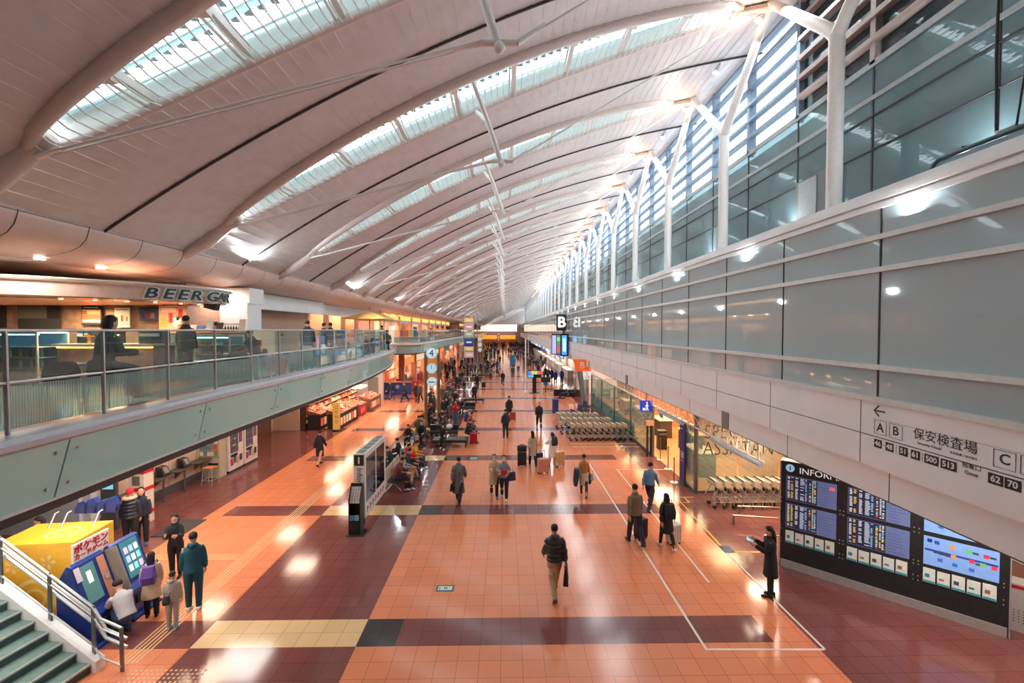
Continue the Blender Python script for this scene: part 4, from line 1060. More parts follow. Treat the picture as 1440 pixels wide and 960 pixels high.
# ---- luggage carts
def cart(label, group):
    t = thing('luggage_cart', label, 'luggage cart', (0, 0, 0), 0, group)
    CH = mat('cart_chrome', (200, 196, 188), .3, .6)
    f_ = MB()
    for s in (-1, 1):
        f_.tube([(-.48, s * .2, .2), (.42, s * .26, .24), (.52, s * .26, .34), (.3, s * .27, .66), (.42, s * .27, .98)], .017, 6)
    for s in (-1, 1):
        f_.tube([(-.42, s * .21, .22), (-.2, s * .24, .42), (.16, s * .26, .72)], .016, 6)
        f_.tube([(.0, s * .24, .23), (.12, s * .26, .5), (.06, s * .25, .9)], .014, 6)
    f_.tube([(-.48, -.2, .2), (-.48, .2, .2)], .017, 6)
    for i in range(4): f_.tube([(-.36 + i * .2, -.22, .22), (-.36 + i * .2, .22, .22)], .01, 5)
    f_.build('frame', CH, t)
    MB().tube([(.42, -.27, .98), (.45, -.1, 1.0), (.45, .1, 1.0), (.42, .27, .98)], .026, 8).build('handle', BLACK, t)
    b = MB()
    b.loft([[(.2, -.24, .74), (.4, -.25, .78), (.46, -.25, .9), (.44, -.25, .97), (.3, -.25, .98), (.12, -.24, .9)], [(.2, .24, .74), (.4, .25, .78), (.46, .25, .9), (.44, .25, .97), (.3, .25, .98), (.12, .24, .9)]], smooth=False)
    b.build('basket', mat('cart_basket', (204, 190, 168), .5), t)
    MB().box(.16, .2, -.15, .15, .5, .64).build('lock_panel', C((60, 50, 46)), t)
    for x, y in ((-.44, 0), (.38, -.22), (.38, .22)):
        w_ = MB().tube([(x, y - .02, .07), (x, y + .02, .07)], .07, 12).build('wheel', BLACK, t)
        MB().box(x - .015, x + .015, y - .03, y + .03, .1, .2).build('wheel_fork', CH, w_)
    return t
ca0 = None
def cart_row(n, x0, y, dx, rz, where, grp):
    global ca0
    for i in range(n):
        lb = 'nested luggage cart in the row %s' % where
        if ca0 is None: ca0 = c = cart(lb, grp)
        else: c = copy_tree(ca0)
        c.location = (x0 + dx * i, y, 0); c.rotation_euler.z = rz; tag(c, lb, 'luggage cart', grp)
cart_row(11, 7.75, 15.35, .34, PI, 'in front of the lettered glass partition', 'carts at the glass partition')
cart_row(10, 4.1, 24.75, .33, PI, 'nearest of the far cart park', 'front row of far carts')
cart_row(9, 3.8, 26.3, .34, PI, 'second of the far cart park', 'middle row of far carts')
cart_row(8, 3.7, 27.9, .34, PI, 'rearmost of the far cart park', 'rear row of far carts')
def guard(pts, label):
    t = thing('guard_rail', label, 'guard rail', (*pts[0], 0)); a = Vector((0, 0, 0)); b = Vector((pts[1][0] - pts[0][0], pts[1][1] - pts[0][1], 0))
    MB().tube([a + Vector((0, 0, .3)), b + Vector((0, 0, .3))], .03, 8).build('bar', mat('copper_bar', (196, 160, 140), .25, .8), t)
    for s in (.02, .98): p = a.lerp(b, s); MB().tube([p, p + Vector((0, 0, .3))], .03, 8).build('post', DSTEEL, t)
guard([(7.9, 14.6), (11, 14.3)], 'low copper coloured guard rail right in front of the near carts'); guard([(7.35, 13.9), (9.3, 13.5)], 'low guard rail on the maroon floor, farther of the free-standing two')
guard([(7.55, 12.5), (9.0, 12.3)], 'low guard rail on the maroon floor, nearer of the free-standing two')
# wheelchairs and planters
def wheelchair(x, y, rz, label):
    t = thing('wheelchair', label, 'wheelchair', (x, y, 0), rz)
    for s in (-.27, .27):
        ww = MB(); ring = [(s, math.cos(a) * .29, .3 + math.sin(a) * .29) for a in [2 * PI * k / 20 for k in range(21)]]
        ww.tube(ring, .02, 6, ref=(1, 0, 0)); 
        for k in range(6): ww.tube([(s, 0, .3), (s, math.cos(k * PI / 3) * .28, .3 + math.sin(k * PI / 3) * .28)], .005, 4)
        ww.build('wheel', BLACK, t)
        MB().tube([(s * .85, -.32, .92), (s * .85, -.22, .88), (s * .85, -.2, .4), (s * .85, .3, .42), (s * .85, .45, .12)], .014, 6).build('frame', DSTEEL, t)
        MB().tube([(s * .8 - .02, .36, .07), (s * .8 + .02, .36, .07)], .07, 10).build('caster', BLACK, t)
    MB().box(-.22, .22, -.2, .22, .42, .47).build('seat', C((40, 70, 120)), t); MB().box(-.22, .22, -.24, -.2, .45, .88).build('backrest', C((40, 70, 120)), t)
for i, (u, v) in enumerate([(808, 592), (818, 585), (826, 580)]):
    x, y, _ = G(u, v); wheelchair(x, y - .3 + i * .2, R(-60), 'folded dark wheelchair at the head of the far carts, %s from the near side' % ORD[i])
for i, (u, v) in enumerate([(793, 559), (805, 558)]):
    x, y, _ = G(u, v); wheelchair(x, y, R(70), 'blue wheelchair parked in front of the planters, %s' % ['left one', 'right one'][i])
GREEN = [mat('leaf_a', (84, 112, 52), .6), mat('leaf_b', (132, 146, 76), .6), mat('leaf_c', (58, 88, 46), .6)]
pr = random.Random(9)
def planter(x, y, sx, hh, label):
    t = thing('planter', label, 'planter', (x, y, 0))
    MB().box(-sx / 2, sx / 2, -.25, .25, 0, .6).build('trough', BLACK, t, bevel=.01)
    mb = MB()
    for i in range(260):
        cx_, cy_, cz_ = pr.uniform(-sx / 2, sx / 2), pr.uniform(-.3, .3), .55 + hh * pr.random() ** 1.2
        a = pr.uniform(0, 2 * PI); l = pr.uniform(.1, .22); up = pr.uniform(-.1, .2)
        d = Vector((math.cos(a), math.sin(a), up)) * l; n_ = Vector((-math.sin(a), math.cos(a), 0)) * .04; c = Vector((cx_, cy_, cz_))
        mb.add([c, c + d * .5 + n_, c + d, c + d * .5 - n_, c + d * .5 + Vector((0, 0, .01))], [(0, 1, 4), (1, 2, 4), (2, 3, 4), (3, 0, 4)], pr.randrange(3))
    mb.build('foliage', GREEN, t, fix=False)
    mb = MB()
    for i in range(9): mb.tube([(pr.uniform(-sx / 2, sx / 2) * .8, 0, .55), (pr.uniform(-sx / 2, sx / 2) * .8, pr.uniform(-.1, .1), .6 + hh * .7)], .012, 5)
    mb.build('stem', C((84, 70, 50)), t)
planter(5.3, 41.6, 1.3, .8, 'black planter trough with low green leaves, left of the two'); planter(6.75, 41.4, 1.5, 1.7, 'black planter trough with tall bright green shrubs by the portal')
# information screens on stands
t = thing('screen_stand', 'wide colourful screen on a black stand at the queue entrance', 'screen stand', (G(751, 551)[0], 43.5, 0))
MB().box(-.7, .7, 0, .08, 1.5, 2.3).build('screen_case', BLACK, t)
for i, c in enumerate([(50, 110, 200), (240, 150, 60), (110, 200, 80), (220, 60, 100)]): MB().box(-.66 + i * .33, -.36 + i * .33, -.01, 0, 1.85, 2.2).build('screen_tile', glow(c, 1), t)
MB().box(-.66, -.1, -.01, 0, 1.55, 1.8).build('screen_tile', glow((60, 150, 220), 1), t)
MB().box(-.2, .2, .02, .1, .05, 1.5).build('post', BLACK, t); MB().box(-.5, .5, -.3, .3, 0, .05).build('base', BLACK, t)
t = thing('screen_stand', 'small dark monitor with blue seat below beside the colourful screen', 'screen stand', (G(768, 552)[0], 44, 0))
MB().box(-.5, .5, 0, .08, 1.0, 1.5).build('screen_case', C((50, 56, 50)), t); MB().box(-.04, .04, .02, .06, 0, 1).build('post', BLACK, t); MB().box(-.22, .22, -.05, .0, .7, 1.0).build('blue_panel', C((50, 100, 190)), t)
t = thing('queue_machine', 'short dark blue kiosk on the tiles right of the walking man in a suit', 'kiosk', (*G(781, 580)[:2], 0))
MB().tube([(0, 0, .02), (0, 0, 1.0)], .25, 14).build('body', C((52, 62, 130)), t); MB().tube([(0, 0, 1.0), (0, 0, 1.05)], .27, 14).build('top', C((90, 100, 160)), t); MB().box(-.9, .3, -.3, .3, 0, .02).build('mat', CHAR, t)
for i, (u, v) in enumerate([(741, 550), (737, 540), (760, 552), (775, 552), (741, 520), (760, 521), (742, 508), (757, 507), (790, 545), (772, 540)]):
    x, y, _ = G(u, v); stanchion(x, y, 'queue post with belt in the check-in queue area', grp='queue posts at check-in')
for i, (u, v, h) in enumerate([(739, 553, 5.6), (743, 505, 5), (693, 505, 2.2)]):
    x, y, _ = G(u, v); t = thing('floor_pole', ['tall pale pole beside the colourful queue screen', 'tall pale pole in the check-in zone farther back', 'white oval post standing among the waiting crowd'][i], 'pole', (x, y, 0))
    MB().tube([(0, 0, 0), (0, 0, h)], .07, 10).build('shaft', OFFW, t); MB().tube([(0, 0, 0), (0, 0, .2)], .25, 12).build('base', OFFW, t)
# check-in islands with blue header band
for i in range(8):
    y = 56 + i * 9
    t = thing('check_in_counter', 'check-in counter below a blue lit header on the right, %s from the near end' % ORD[i], 'counter', (8.4, y, 0))
    MB().box(-.4, .4, 0, 7, 0, 1.05).build('desk', C((214, 206, 196)), t)
    MB().box(-.9, -.8, 0, 8, 2.5, 3.15).build('header', glow([(60, 110, 190), (70, 150, 210), (200, 206, 210)][i % 3], .7), t)
    MB().box(-.92, -.9, 1 + (i % 3), 3 + (i % 3), 2.65, 3.0).build('header_print', glow((235, 238, 240), .9), t)
    MB().box(2, 2.1, 0, 8, 0, 3.1).build('back_panel', C((226, 214, 198)), t)
    if i < 6: lamp('check_in_lamp', (9.3, y + 4, 3.1), 70 * SHOP, 1, (0, 0, 0), (1, .84, .7), 4)
for i, y in enumerate((38.6, 43)):
    t = thing('white_partition', 'bright white partition wall beyond the orange portal, %s' % ['nearer', 'farther'][i], 'partition', (8.2 + i * .6, y + 4, 0)); MB().box(0, 2.8, 0, .1, 0, 3.0).build('panel', C((236, 230, 220)), t); MB().box(.0, 2.8, -.02, 0, 1.4, 1.45).build('stripe', C((80, 130, 170)), t)
lamp('portal_lamp', (9.5, 41, 3.1), 60 * SHOP, 1.5, (0, 0, 0), (1, .9, .82), 4)

# ================================================================ INFORMATION PYLON, RACK
ki = thing('information_pylon', 'white free-standing information pylon with two dark screens and glass top', 'information pylon', (-4.45, 13.8, 0))
MB().box(-.36, 0, 0, 2.4, .3, 2.37).build('case', WHITE, ki, bevel=.012)
for i in range(5): MB().box(-.3, -.06, .12 + i * .46, .5 + i * .46, 2.37, 2.378).build('top_pane', mat('top_pane_teal', (130, 160, 158), .1), ki)
for y0_, y1_ in ((.15, 1.12), (1.25, 2.2)): MB().box(-.001, .006, y0_, y1_, .78, 2.2).build('screen', mat('dark_screen_glass', (34, 34, 44), .06), ki)
mb = MB(); mb2 = MB()
for i in range(7):
    y = .2 + i * .3; mb.box(0, .004, y, y + .05, .42, .62); mb2.tube([(.0, y + .1, .56), (.005, y + .1, .56)], .055, 10)
mb.build('picture_print', C((90, 60, 100)), ki); mb2.build('picture_print', C((206, 90, 84)), ki)
MB().box(-.33, -.03, -.008, 0, 2.0, 2.34).build('icon_square', CHAR, ki)
text('icon_letter', 'i', .3, frame((-.18, -.014, 2.17), (1, 0, 0)), PALE, ki, .002, bold=.012)
text('lettering', 'Information', .26, frame((-.17, -.01, 1.32), (0, 0, -1), (1, 0, 0)), INK, ki, .002)
for y in (.35, 2.0): MB().box(-.26, -.1, y - .06, y + .06, 0, .3).build('foot', DSTEEL, ki)
lr = thing('leaflet_rack', 'black leaflet rack with rows of folded brochures against the pylon', 'leaflet rack', (-4.62, 13.35, 0))
MB().box(-.24, .3, -.12, .35, 0, .03).build('base', BLACK, lr)
for s in (-.19, .15): MB().prism([(-.02, .03), (.33, .03), (.33, 1.5), (.24, 1.52), (-.02, 1.1)], s, s + .02, 'x').build('side_panel', BLACK, lr)
MB().box(-.17, .15, .28, .31, .03, 1.5).build('back_panel', BLACK, lr)
MB().box(-.17, .15, -.02, .28, .03, .42).build('lower_box', BLACK, lr)
for j in range(5):
    sh_ = MB().box(-.17, .15, .02 + j * .045, .2 + j * .02, .98 + j * .09 - .02, .99 + j * .09 - .02).build('shelf', BLACK, lr)
    for i in range(4): MB().box(-.16 + i * .078, -.095 + i * .078, .015 + j * .045, .022 + j * .045, .97 + j * .09, 1.07 + j * .09, M=None).build('leaflet', C(rg_.choice([(226, 224, 220), (214, 222, 224), (230, 216, 206)])), sh_)
MB().box(-.15, .0, -.03, -.02, .45, .62).build('blue_card', C((70, 120, 190)), lr); MB().box(.01, .13, -.03, -.02, .45, .62).build('green_card', C((120, 180, 150)), lr)

# ---- clock pylons
def clock_pylon(x, y, s, label, numeral):
    t = thing('clock_pylon', label, 'clock', (x, y, 0))
    for dx in (-.42 * s, .42 * s): MB().tube([(dx, 0, 0), (dx, 0, 4.7)], .11 * s, 12).build('post', mat('bronze_post', (150, 124, 100), .3, .6), t)
    for k, z in enumerate((4.78, 3.8, 2.93)):
        r_ = (.35, .33, .31)[k] * s * 1.0
        d = MB().tube([(0, -.3, z), (0, -.12, z)], r_, 28).build('disc', glow((150, 200, 214), .28), t)
        MB().tube([(0, -.31, z), (0, -.29, z)], r_ * .86, 28).build('dial', glow((190, 222, 230), .3), d)
        MB().box(-.42 * s, .42 * s, -.1, -.05, z - .03, z + .03).build('bracket', DSTEEL, t)
        if k == 0: text('numeral', numeral, .62 * s, frame((0, -.32, z), (1, 0, 0)), INK, d, .002)
        elif k == 1:
            hnd = MB(); hnd.box(-.012, .012, -.325, -.315, z - .03, z + .24 * s); hnd.box(-.02, .016, -.325, -.315, z - .02, z + .16 * s); hnd.build('clock_hands', INK, d)
            tk = MB()
            for q in range(12): a = q * PI / 6; tk.tube([(math.sin(a) * r_ * .74, -.315, z + math.cos(a) * r_ * .74), (math.sin(a) * r_ * .74, -.32, z + math.cos(a) * r_ * .74)], .018, 6)
            tk.build('hour_mark', INK, d)
        else: MB().box(-.2 * s, .2 * s, -.32, -.312, z - .035, z + .035).build('print', C((60, 100, 130)), d)
    for z0, z1, c in ((4.0, 4.45, (226, 130, 60)), (3.15, 3.5, (200, 120, 70))): MB().box(-.3 * s, .3 * s, .02, .08, z0, z1).build('backing_panel', glow(c, .25), t)
clock_pylon(-4.75, 28.5, 1.0, 'twin-post pylon with the numeral 4 and a clock standing among the benches', '4')
clock_pylon(-4.2, 73, 1.0, 'smaller looking twin-post clock pylon farther down the hall', '3')
clock_pylon(-2.3, 150, 1.0, 'tiny twin-post clock pylon near the end of the hall', '2')
# ---- advertising tower
t = thing('advert_tower', 'advertising tower with stacked screens and a blue sign in its middle', 'advertising tower', (-4.95, 60, 0))
for dx in (-.75, .65, 1.15): MB().box(dx - .05, dx + .05, 0, .1, 0, 8.6 if dx > 1 else 8.2).build('post', mat('green_grey_post', (120, 136, 128), .4), t)
for z0, z1, c in ((7.3, 7.9, (206, 160, 90)), (6.2, 7.2, (170, 130, 130)), (5.3, 6.1, (150, 150, 120)), (4.1, 5.1, (30, 54, 130)), (3.4, 4.0, (200, 170, 110)), (2.5, 3.3, (190, 150, 146))):
    p = MB().box(-.65, .6, -.1, 0, z0, z1).build('screen', glow(c, .35), t); MB().box(-.35, .35, -.11, -.1, z0 + (z1 - z0) * .4, z0 + (z1 - z0) * .6).build('screen_text', glow((180, 190, 200), .5), p)

# ================================================================ BENCHES
def bench(x, y, n, rz, label):
    t = thing('beam_bench', label, 'bench', (x, y, 0), rz)
    W_ = .58; PALEW = mat('bench_back', (206, 186, 160), .4)
    MB().box(-.03, .03, 0, n * W_, .3, .35).build('beam', DSTEEL, t)
    for i in range(n):
        MB().box(-.22, .26, i * W_ + .03, (i + 1) * W_ - .03, .4, .46).build('seat', mat('bench_cushion', (46, 48, 52), .5), t, bevel=.02)
        MB().prism([(-.24, .44), (-.2, .44), (-.3, .86), (-.34, .86)], i * W_ + .03, (i + 1) * W_ - .03, 'y').build('backrest', PALEW, t)
    for y_ in (.2, n * W_ - .2):
        MB().tube([(-.3, y_, .02), (-.05, y_, .3), (.05, y_, .3), (.3, y_, .02)], .022, 6).build('leg', STEEL, t)
bench(-4.35, 16.75, 4, 0, 'row of pale-backed seats facing the main aisle, directly behind the information pylon')
bench(-4.35, 19.4, 3, 0, 'row of pale-backed seats facing the main aisle, farther group behind the pylon')
bench(-4.75, 20.9, 6, PI, 'back-to-back row of seats facing the left aisle behind the pylon')
for i, (x, y) in enumerate([(-5.1, 19.0), (-5.05, 21.0)]):
    t = thing('charging_post', 'white charging post with blue top between the bench backs, %s' % ['nearer', 'farther'][i], 'charging post', (-4.56, 19.22 + 2.1 * i, 0))
    MB().box(-.06, .06, -.08, .08, 0, 1.05).build('body', WHITE, t, bevel=.01); MB().box(-.065, .065, -.085, .085, .95, 1.06).build('top', C((110, 160, 200)), t)
def padded(x, y, sx, sy, label, back=None):
    t = thing('padded_bench', label, 'bench', (x, y, 0))
    MB().box(-sx / 2, sx / 2, -sy / 2, sy / 2, .26, .42).build('cushion', mat('black_leather', (44, 46, 46), .35), t, bevel=.03)
    for a in (-1, 1):
        for b in (-1, 1): MB().box(a * (sx / 2 - .12) - .04, a * (sx / 2 - .12) + .04, b * (sy / 2 - .1) - .04, b * (sy / 2 - .1) + .04, 0, .26).build('leg', C((120, 90, 70)), t)
    if back: MB().box(-sx / 2, sx / 2, *back, .42, .7).build('backrest', mat('black_leather', (44, 46, 46), .35), t, bevel=.02)
padded(-2.95, 23.6, 1.9, .8, 'wide black padded bench at the edge of the orange aisle')
padded(-4.9, 24.6, .8, 2.2, 'long black padded bench left of the wide one'); padded(-3.6, 25.6, 1.7, .7, 'black padded bench in the second row from the near end', (.1, .3))
padded(-4.9, 29.2, 1.6, .8, 'black padded bench at the foot of the clock pylon'); padded(-3.4, 33.5, 2.2, .8, 'black padded bench in the dense seated crowd', (.1, .3))
padded(-2.7, 37.5, 1.8, .8, 'black padded bench at the end of the seated crowd'); padded(-3.2, 58, 2.4, .9, 'far black padded bench in the middle of the hall')

# ================================================================ GAME CORNER, STAIRS
YB = thing('yellow_cabinet', 'big yellow cabinet box with pale printed rings and flowers at the foot of the stairs', 'cabinet', (-8.95, 9.1, 0), R(186 - 180))
MB().box(-1.55, 0, 0, 1.05, 0, 1.9).build('body', YELL, YB, bevel=.01)
PY = mat('pale_yellow_print', (250, 222, 140), .5)
def ringp(cx_, cz_, r0, r1, face, n=28, a0=0, a1=2 * PI):
    mb = MB(); P = []
    for k in range(n + 1):
        a = a0 + (a1 - a0) * k / n
        for r_ in (r0, r1):
            x, y = cx_ + math.cos(a) * r_, cz_ + math.sin(a) * r_
            P.append({'t': (x, y, 1.904), 'f': (x, -.004, y), 'r': (.004, x, y)}[face])
    mb.add(P, [(2 * k, 2 * k + 1, 2 * k + 3, 2 * k + 2) for k in range(n)]); return mb
ringp(-.6, .5, .24, .3, 't').build('ring_print', PY, YB); ringp(-.6, .5, .1, .14, 't').build('ring_print', PY, YB)
ringp(-.75, .75, .34, .42, 'f').build('ring_print', PY, YB); ringp(-.75, .75, .16, .22, 'f').build('ring_print', PY, YB)
for cx_, cz_ in ((-1.15, 1.45), (-.5, 1.5), (-1.3, .6)):
    mb = MB()
    for k in range(5): a = k * 2 * PI / 5; mb.add([(cx_ + math.cos(a + b) * r_, -.005, cz_ + math.sin(a + b) * r_) for b, r_ in ((0, .02), (-.35, .12), (0, .17), (.35, .12))], [(0, 1, 2, 3)])
    mb.build('flower_print', PY, YB)
MB().box(.0, .004, .82, .83, .0, 1.88).build('door_seam', mat('cabinet_seam', (190, 140, 50), .5), YB)
for x in (-1.1, -.85, -.2): MB().tube([(x, .75, 1.9), (x - .02, .85, 2.0), (x, .92, 2.16), (x + .03, .98, 2.18)], .02, 6).build('sign_bracket', STEEL, YB)
tp = thing('sign_letters', 'row of chunky dark blue cut-out letter blocks seen from behind above the yellow cabinet', 'sign', (-10.0, 10.3, 1.98), R(6))
for i in range(4):
    h = .3 + .06 * (i % 2)
    MB().prism([(i * .2 - .1, .02), (i * .2 + .16, 0), (i * .2 + .2, h * .5), (i * .2 + .12, h), (i * .2 - .02, h * .86), (i * .2 - .06, h * .6)], 0, .14, 'y').build('letter_block', BLUE, tp)
MB().box(-.12, .8, .04, .1, .04, .12).build('support_bar', BLUE, tp)
def machine(y, label, open_):
    t = thing('card_machine', label, 'vending machine', (-8.1, y, 0))
    w_ = .72
    P = [(0, 0), (.0, .62), (-.12, .72), (-.42, 1.62), (-.52, 1.64), (-.72, 1.3), (-.72, 0)]
    MB().prism(P, 0, w_, 'y').build('cabinet', BLUE, t, bevel=.015)
    d = Vector((-.3, 0, .9)).normalized(); nn = Vector((.9, 0, .3)).normalized(); o = Vector((-.12, 0, .72))
    def face(a0, a1, y0_, y1_, lift, nm, m_, par=t):
        mb = MB(); c = [o + d * a0 + Vector((0, y0_, 0)), o + d * a0 + Vector((0, y1_, 0)), o + d * a1 + Vector((0, y1_, 0)), o + d * a1 + Vector((0, y0_, 0))]
        mb.loft([[p + nn * (lift - .006) for p in c], [p + nn * lift for p in c]], smooth=False); return mb.build(nm, m_, par)
    if open_:
        face(.12, .88, .1, .42, .008, 'screen', glow((70, 110, 110), .5)); face(.5, .74, .22, .32, .012, 'screen_card', glow((210, 225, 190), .8))
        face(.02, .9, .5, .66, .01, 'inner_panel', C((206, 140, 110))); face(.4, .5, .54, .62, .03, 'lock', STEEL)
        P0 = [o + d * .0 + Vector((0, w_, 0)), o + d * .95 + Vector((0, w_, 0))]; e = nn * .2 + Vector((0, .05, 0))
        MB().loft([[P0[0], P0[1], P0[1] + e, P0[0] + e], [p + Vector((0, .03, 0)) for p in (P0[0], P0[1], P0[1] + e, P0[0] + e)]], smooth=False).build('open_door', C((150, 140, 128)), t)
    else:
        sc_ = face(.1, .92, .2, .64, .008, 'screen', glow((50, 110, 120), .5))
        q = 0
        for i in range(3):
            for j in range(3):
                face(.24 + j * .2, .38 + j * .2, .25 + i * .13, .34 + i * .13, .012, 'screen_card', glow([(214, 220, 200), (150, 170, 210), (190, 160, 190), (120, 190, 190)][q % 4], .8)); q += 1
    face(.62, .9, .02, .13, .012, 'price_label', C((224, 214, 220)))
    MB().box(.0, .03, .15, .6, .3, .5).build('tray', C((30, 32, 44)), t)
    MB().box(-.6, .1, -.02, w_ + .02, 0, .06).build('base', C((30, 60, 140)), t)
    return t
machine(8.58, 'blue card machine with its inner door open at the near end of the pair', True)
machine(9.42, 'blue card machine with a grid of cards on its tilted screen', False)
tg = thing('machine_topper', 'white sign board with red Japanese lettering above the blue machines', 'sign', (-8.62, 8.72, 1.66), 0)
MB().box(-.02, .02, 0, .78, -.02, .34).build('board', C((240, 236, 234)), tg)
text('lettering', 'ポケモン', .19, frame((.024, .39, .22), (0, 1, 0)), RED, tg, .004, bold=.006); text('lettering', 'カードゲーム', .125, frame((.024, .39, .07), (0, 1, 0)), RED, tg, .004, bold=.004)
# stairs
au = Vector((-.987, .158, 0)).normalized(); wu = Vector((-au.y, au.x, 0)) * -1
wu = Vector((-.158, -.987, 0)).normalized()
sx_, sy_ = -7.5, 8.13
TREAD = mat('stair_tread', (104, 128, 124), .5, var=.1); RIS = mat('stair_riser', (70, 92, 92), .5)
stt = thing('staircase', 'grey green staircase with pale stringer climbing to the left', 'stairs', (sx_, sy_, 0))
for i in range(14):
    a = au * (.3 * i + .1); z = .17 * (i + 1)
    def q4(d0, d1, w0, w1, z0, z1):
        c = [au * d0 + wu * w0, au * d1 + wu * w0, au * d1 + wu * w1, au * d0 + wu * w1]
        return MB().loft([[p + Vector((0, 0, z0)) for p in c], [p + Vector((0, 0, z1)) for p in c]], smooth=False)
    d0 = .3 * i + .12
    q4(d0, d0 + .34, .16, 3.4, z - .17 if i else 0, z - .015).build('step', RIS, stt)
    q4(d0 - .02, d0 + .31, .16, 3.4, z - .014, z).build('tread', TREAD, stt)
    q4(d0 - .03, d0 + .0, .16, 3.4, z - .03, z + .002).build('nosing', STEEL, stt)
c = MB(); W0 = Vector((0, 0, 0)); 
prof_ = [(0, 0), (0, .2), (4.3, 2.62), (4.3, 2.2), (.35, 0)]
c.loft([[au * a + wu * -.02 + Vector((0, 0, z)) for a, z in prof_], [au * a + wu * .15 + Vector((0, 0, z)) for a, z in prof_]], smooth=False)
c.build('stringer', OFFW, stt)
hr = thing('stair_handrail', 'steel stair handrail with five parallel bars ending in a level loop', 'handrail', (sx_, sy_, 0))
def rp(a, z, w_=.05): return au * a + wu * w_ + Vector((0, 0, z))
sl_ = .17 / .3
for a, z0 in ((-.45, 0), (.15, .2), (1.1, .74), (2.2, 1.36), (3.3, 1.98)):
    MB().box(-.035, .035, -.012, .012, 0, .98 if a > -.4 else .82, M=Matrix.Translation(rp(a, z0)) @ Matrix.Rotation(math.atan2(au.y, au.x), 4, 'Z')).build('post', DSTEEL, hr)
for hh, r_, w_ in ((.98, .025, .05), (.8, .014, .05), (.72, .03, -.04), (.56, .03, -.04), (.25, .018, .05)):
    a1 = 4.2
    pts = [rp(-.45, max(hh - .16, .1) + .0, w_), rp(.0, hh - .13 + .1, w_), rp(.15, .2 + hh - .03, w_), rp(a1, .2 + hh - .03 + (a1 - .15) * sl_, w_)]
    MB().tube(pts, r_, 8).build('rail', STEEL, hr)
# ---- wall telephones, cabinet, vending machines
ad = thing('defibrillator_cabinet', 'red and white emergency cabinet with a heart mark beside the telephones', 'cabinet', (-11.9, 14.15, 0))
MB().box(-.25, .25, 0, .4, 0, 1.75).build('body', C((230, 216, 196)), ad, bevel=.01)
for z0, z1 in ((1.65, 1.78), (1.08, 1.2), (.3, .42)): MB().box(-.26, .26, -.01, .41, z0, z1).build('red_band', RED, ad)
MB().box(-.12, .12, -.012, 0, 1.28, 1.58).build('window', C((120, 110, 90)), ad); MB().box(-.14, .14, -.012, 0, .42, 1.0).build('heart_panel', RED, ad)
mb = MB().tube([(0, -.016, .6), (0, -.012, .6)], .1, 16); mb.build('heart_disc', C((240, 230, 226)), ad); MB().prism([(0, .54), (.06, .61), (.03, .65), (0, .62), (-.03, .65), (-.06, .61)], -.02, -.016, 'y').build('heart', RED, ad)
ik = thing('wall_touchscreen', 'tall blue touch screen kiosk left of the red and white cabinet', 'kiosk', (-12.45, 13.85, 0))
MB().box(-.26, .2, -.06, .06, 0, 1.95).build('body', C((70, 74, 80)), ik); MB().box(-.2, .14, -.07, -.06, 1.3, 1.85).build('screen', glow((110, 170, 190), .8), ik); MB().box(-.16, .1, -.075, -.07, 1.5, 1.75).build('screen_map', glow((160, 200, 110), .8), ik)
pp_ = struct('wall_column', MB().box(-13.1, -12.85, 13.6, 13.9, 0, 4.1), mat('white_column', (216, 216, 214), .4))
for i in range(3):
    y = 15.6 + i * 1.05
    t = thing('telephone_shelf', 'dark grey wall shelf for a telephone, %s from the near end' % ORD[i], 'shelf', (-12.9, y, 0))
    MB().box(.0, .5, 0, .85, .86, .9).build('board', mat('shelf_grey', (88, 84, 80), .4), t, bevel=.01)
    MB().tube([(.42, .42, 0), (.42, .42, .86)], .035, 8).build('leg', DSTEEL, t); MB().prism([(.05, .86), (.42, .86), (.05, .5)], .4, .44, 'y').build('bracket', DSTEEL, t)
    if i > 0 or True:
        if i < 2:
            p = thing('payphone', 'dark grey payphone on the wall shelf, %s' % ['nearer one', 'farther one'][i], 'telephone', (-12.68, y + .55 + .1, .9))
            MB().prism([(-.14, 0), (.16, 0), (.16, .1), (.04, .34), (-.14, .36)], -.17, .17, 'y').build('body', mat('phone_body', (52, 52, 52), .4), p, bevel=.01)
            MB().box(-.0, .1, -.23, -.17, .06, .3).build('handset', BLACK, p); MB().prism([(.165, .1), (.17, .12), (.06, .32), (.055, .3)], -.08, .1, 'y').build('keypad', C((150, 150, 150)), p)
t = thing('telephone_shelf', 'low grey wall shelf at the near end of the telephones', 'shelf', (-12.9, 14.5, 0)); MB().box(0, .5, 0, .8, .74, .78).build('board', mat('shelf_grey'), t); MB().tube([(.42, .7, 0), (.42, .7, .74)], .035, 8).build('leg', DSTEEL, t)
sl2 = thing('stool', 'tall stool with pale wooden seat near the brochure shelves', 'stool', (-12.05, 17.9, 0))
MB().box(-.2, .2, -.2, .2, .68, .71).build('seat', C((222, 150, 90)), sl2); MB().box(-.2, .2, .16, .2, .7, .8).build('back_lip', BLACK, sl2)
for a in (-1, 1):
    for b in (-1, 1): MB().tube([(a * .16, b * .16, .68), (a * .22, b * .22, 0)], .014, 6).build('leg', STEEL, sl2)
MB().tube([(-.2, -.2, .2), (.2, -.2, .2), (.2, .2, .2), (-.2, .2, .2), (-.2, -.2, .2)], .01, 5).build('foot_rest', STEEL, sl2)
br = thing('brochure_shelf', 'cream shelf unit full of brochures beside the drinks machine', 'shelf', (-12.55, 18.6, 0))
MB().box(-.4, .4, .04, .5, 0, 1.95).build('body', C((196, 186, 166)), br)
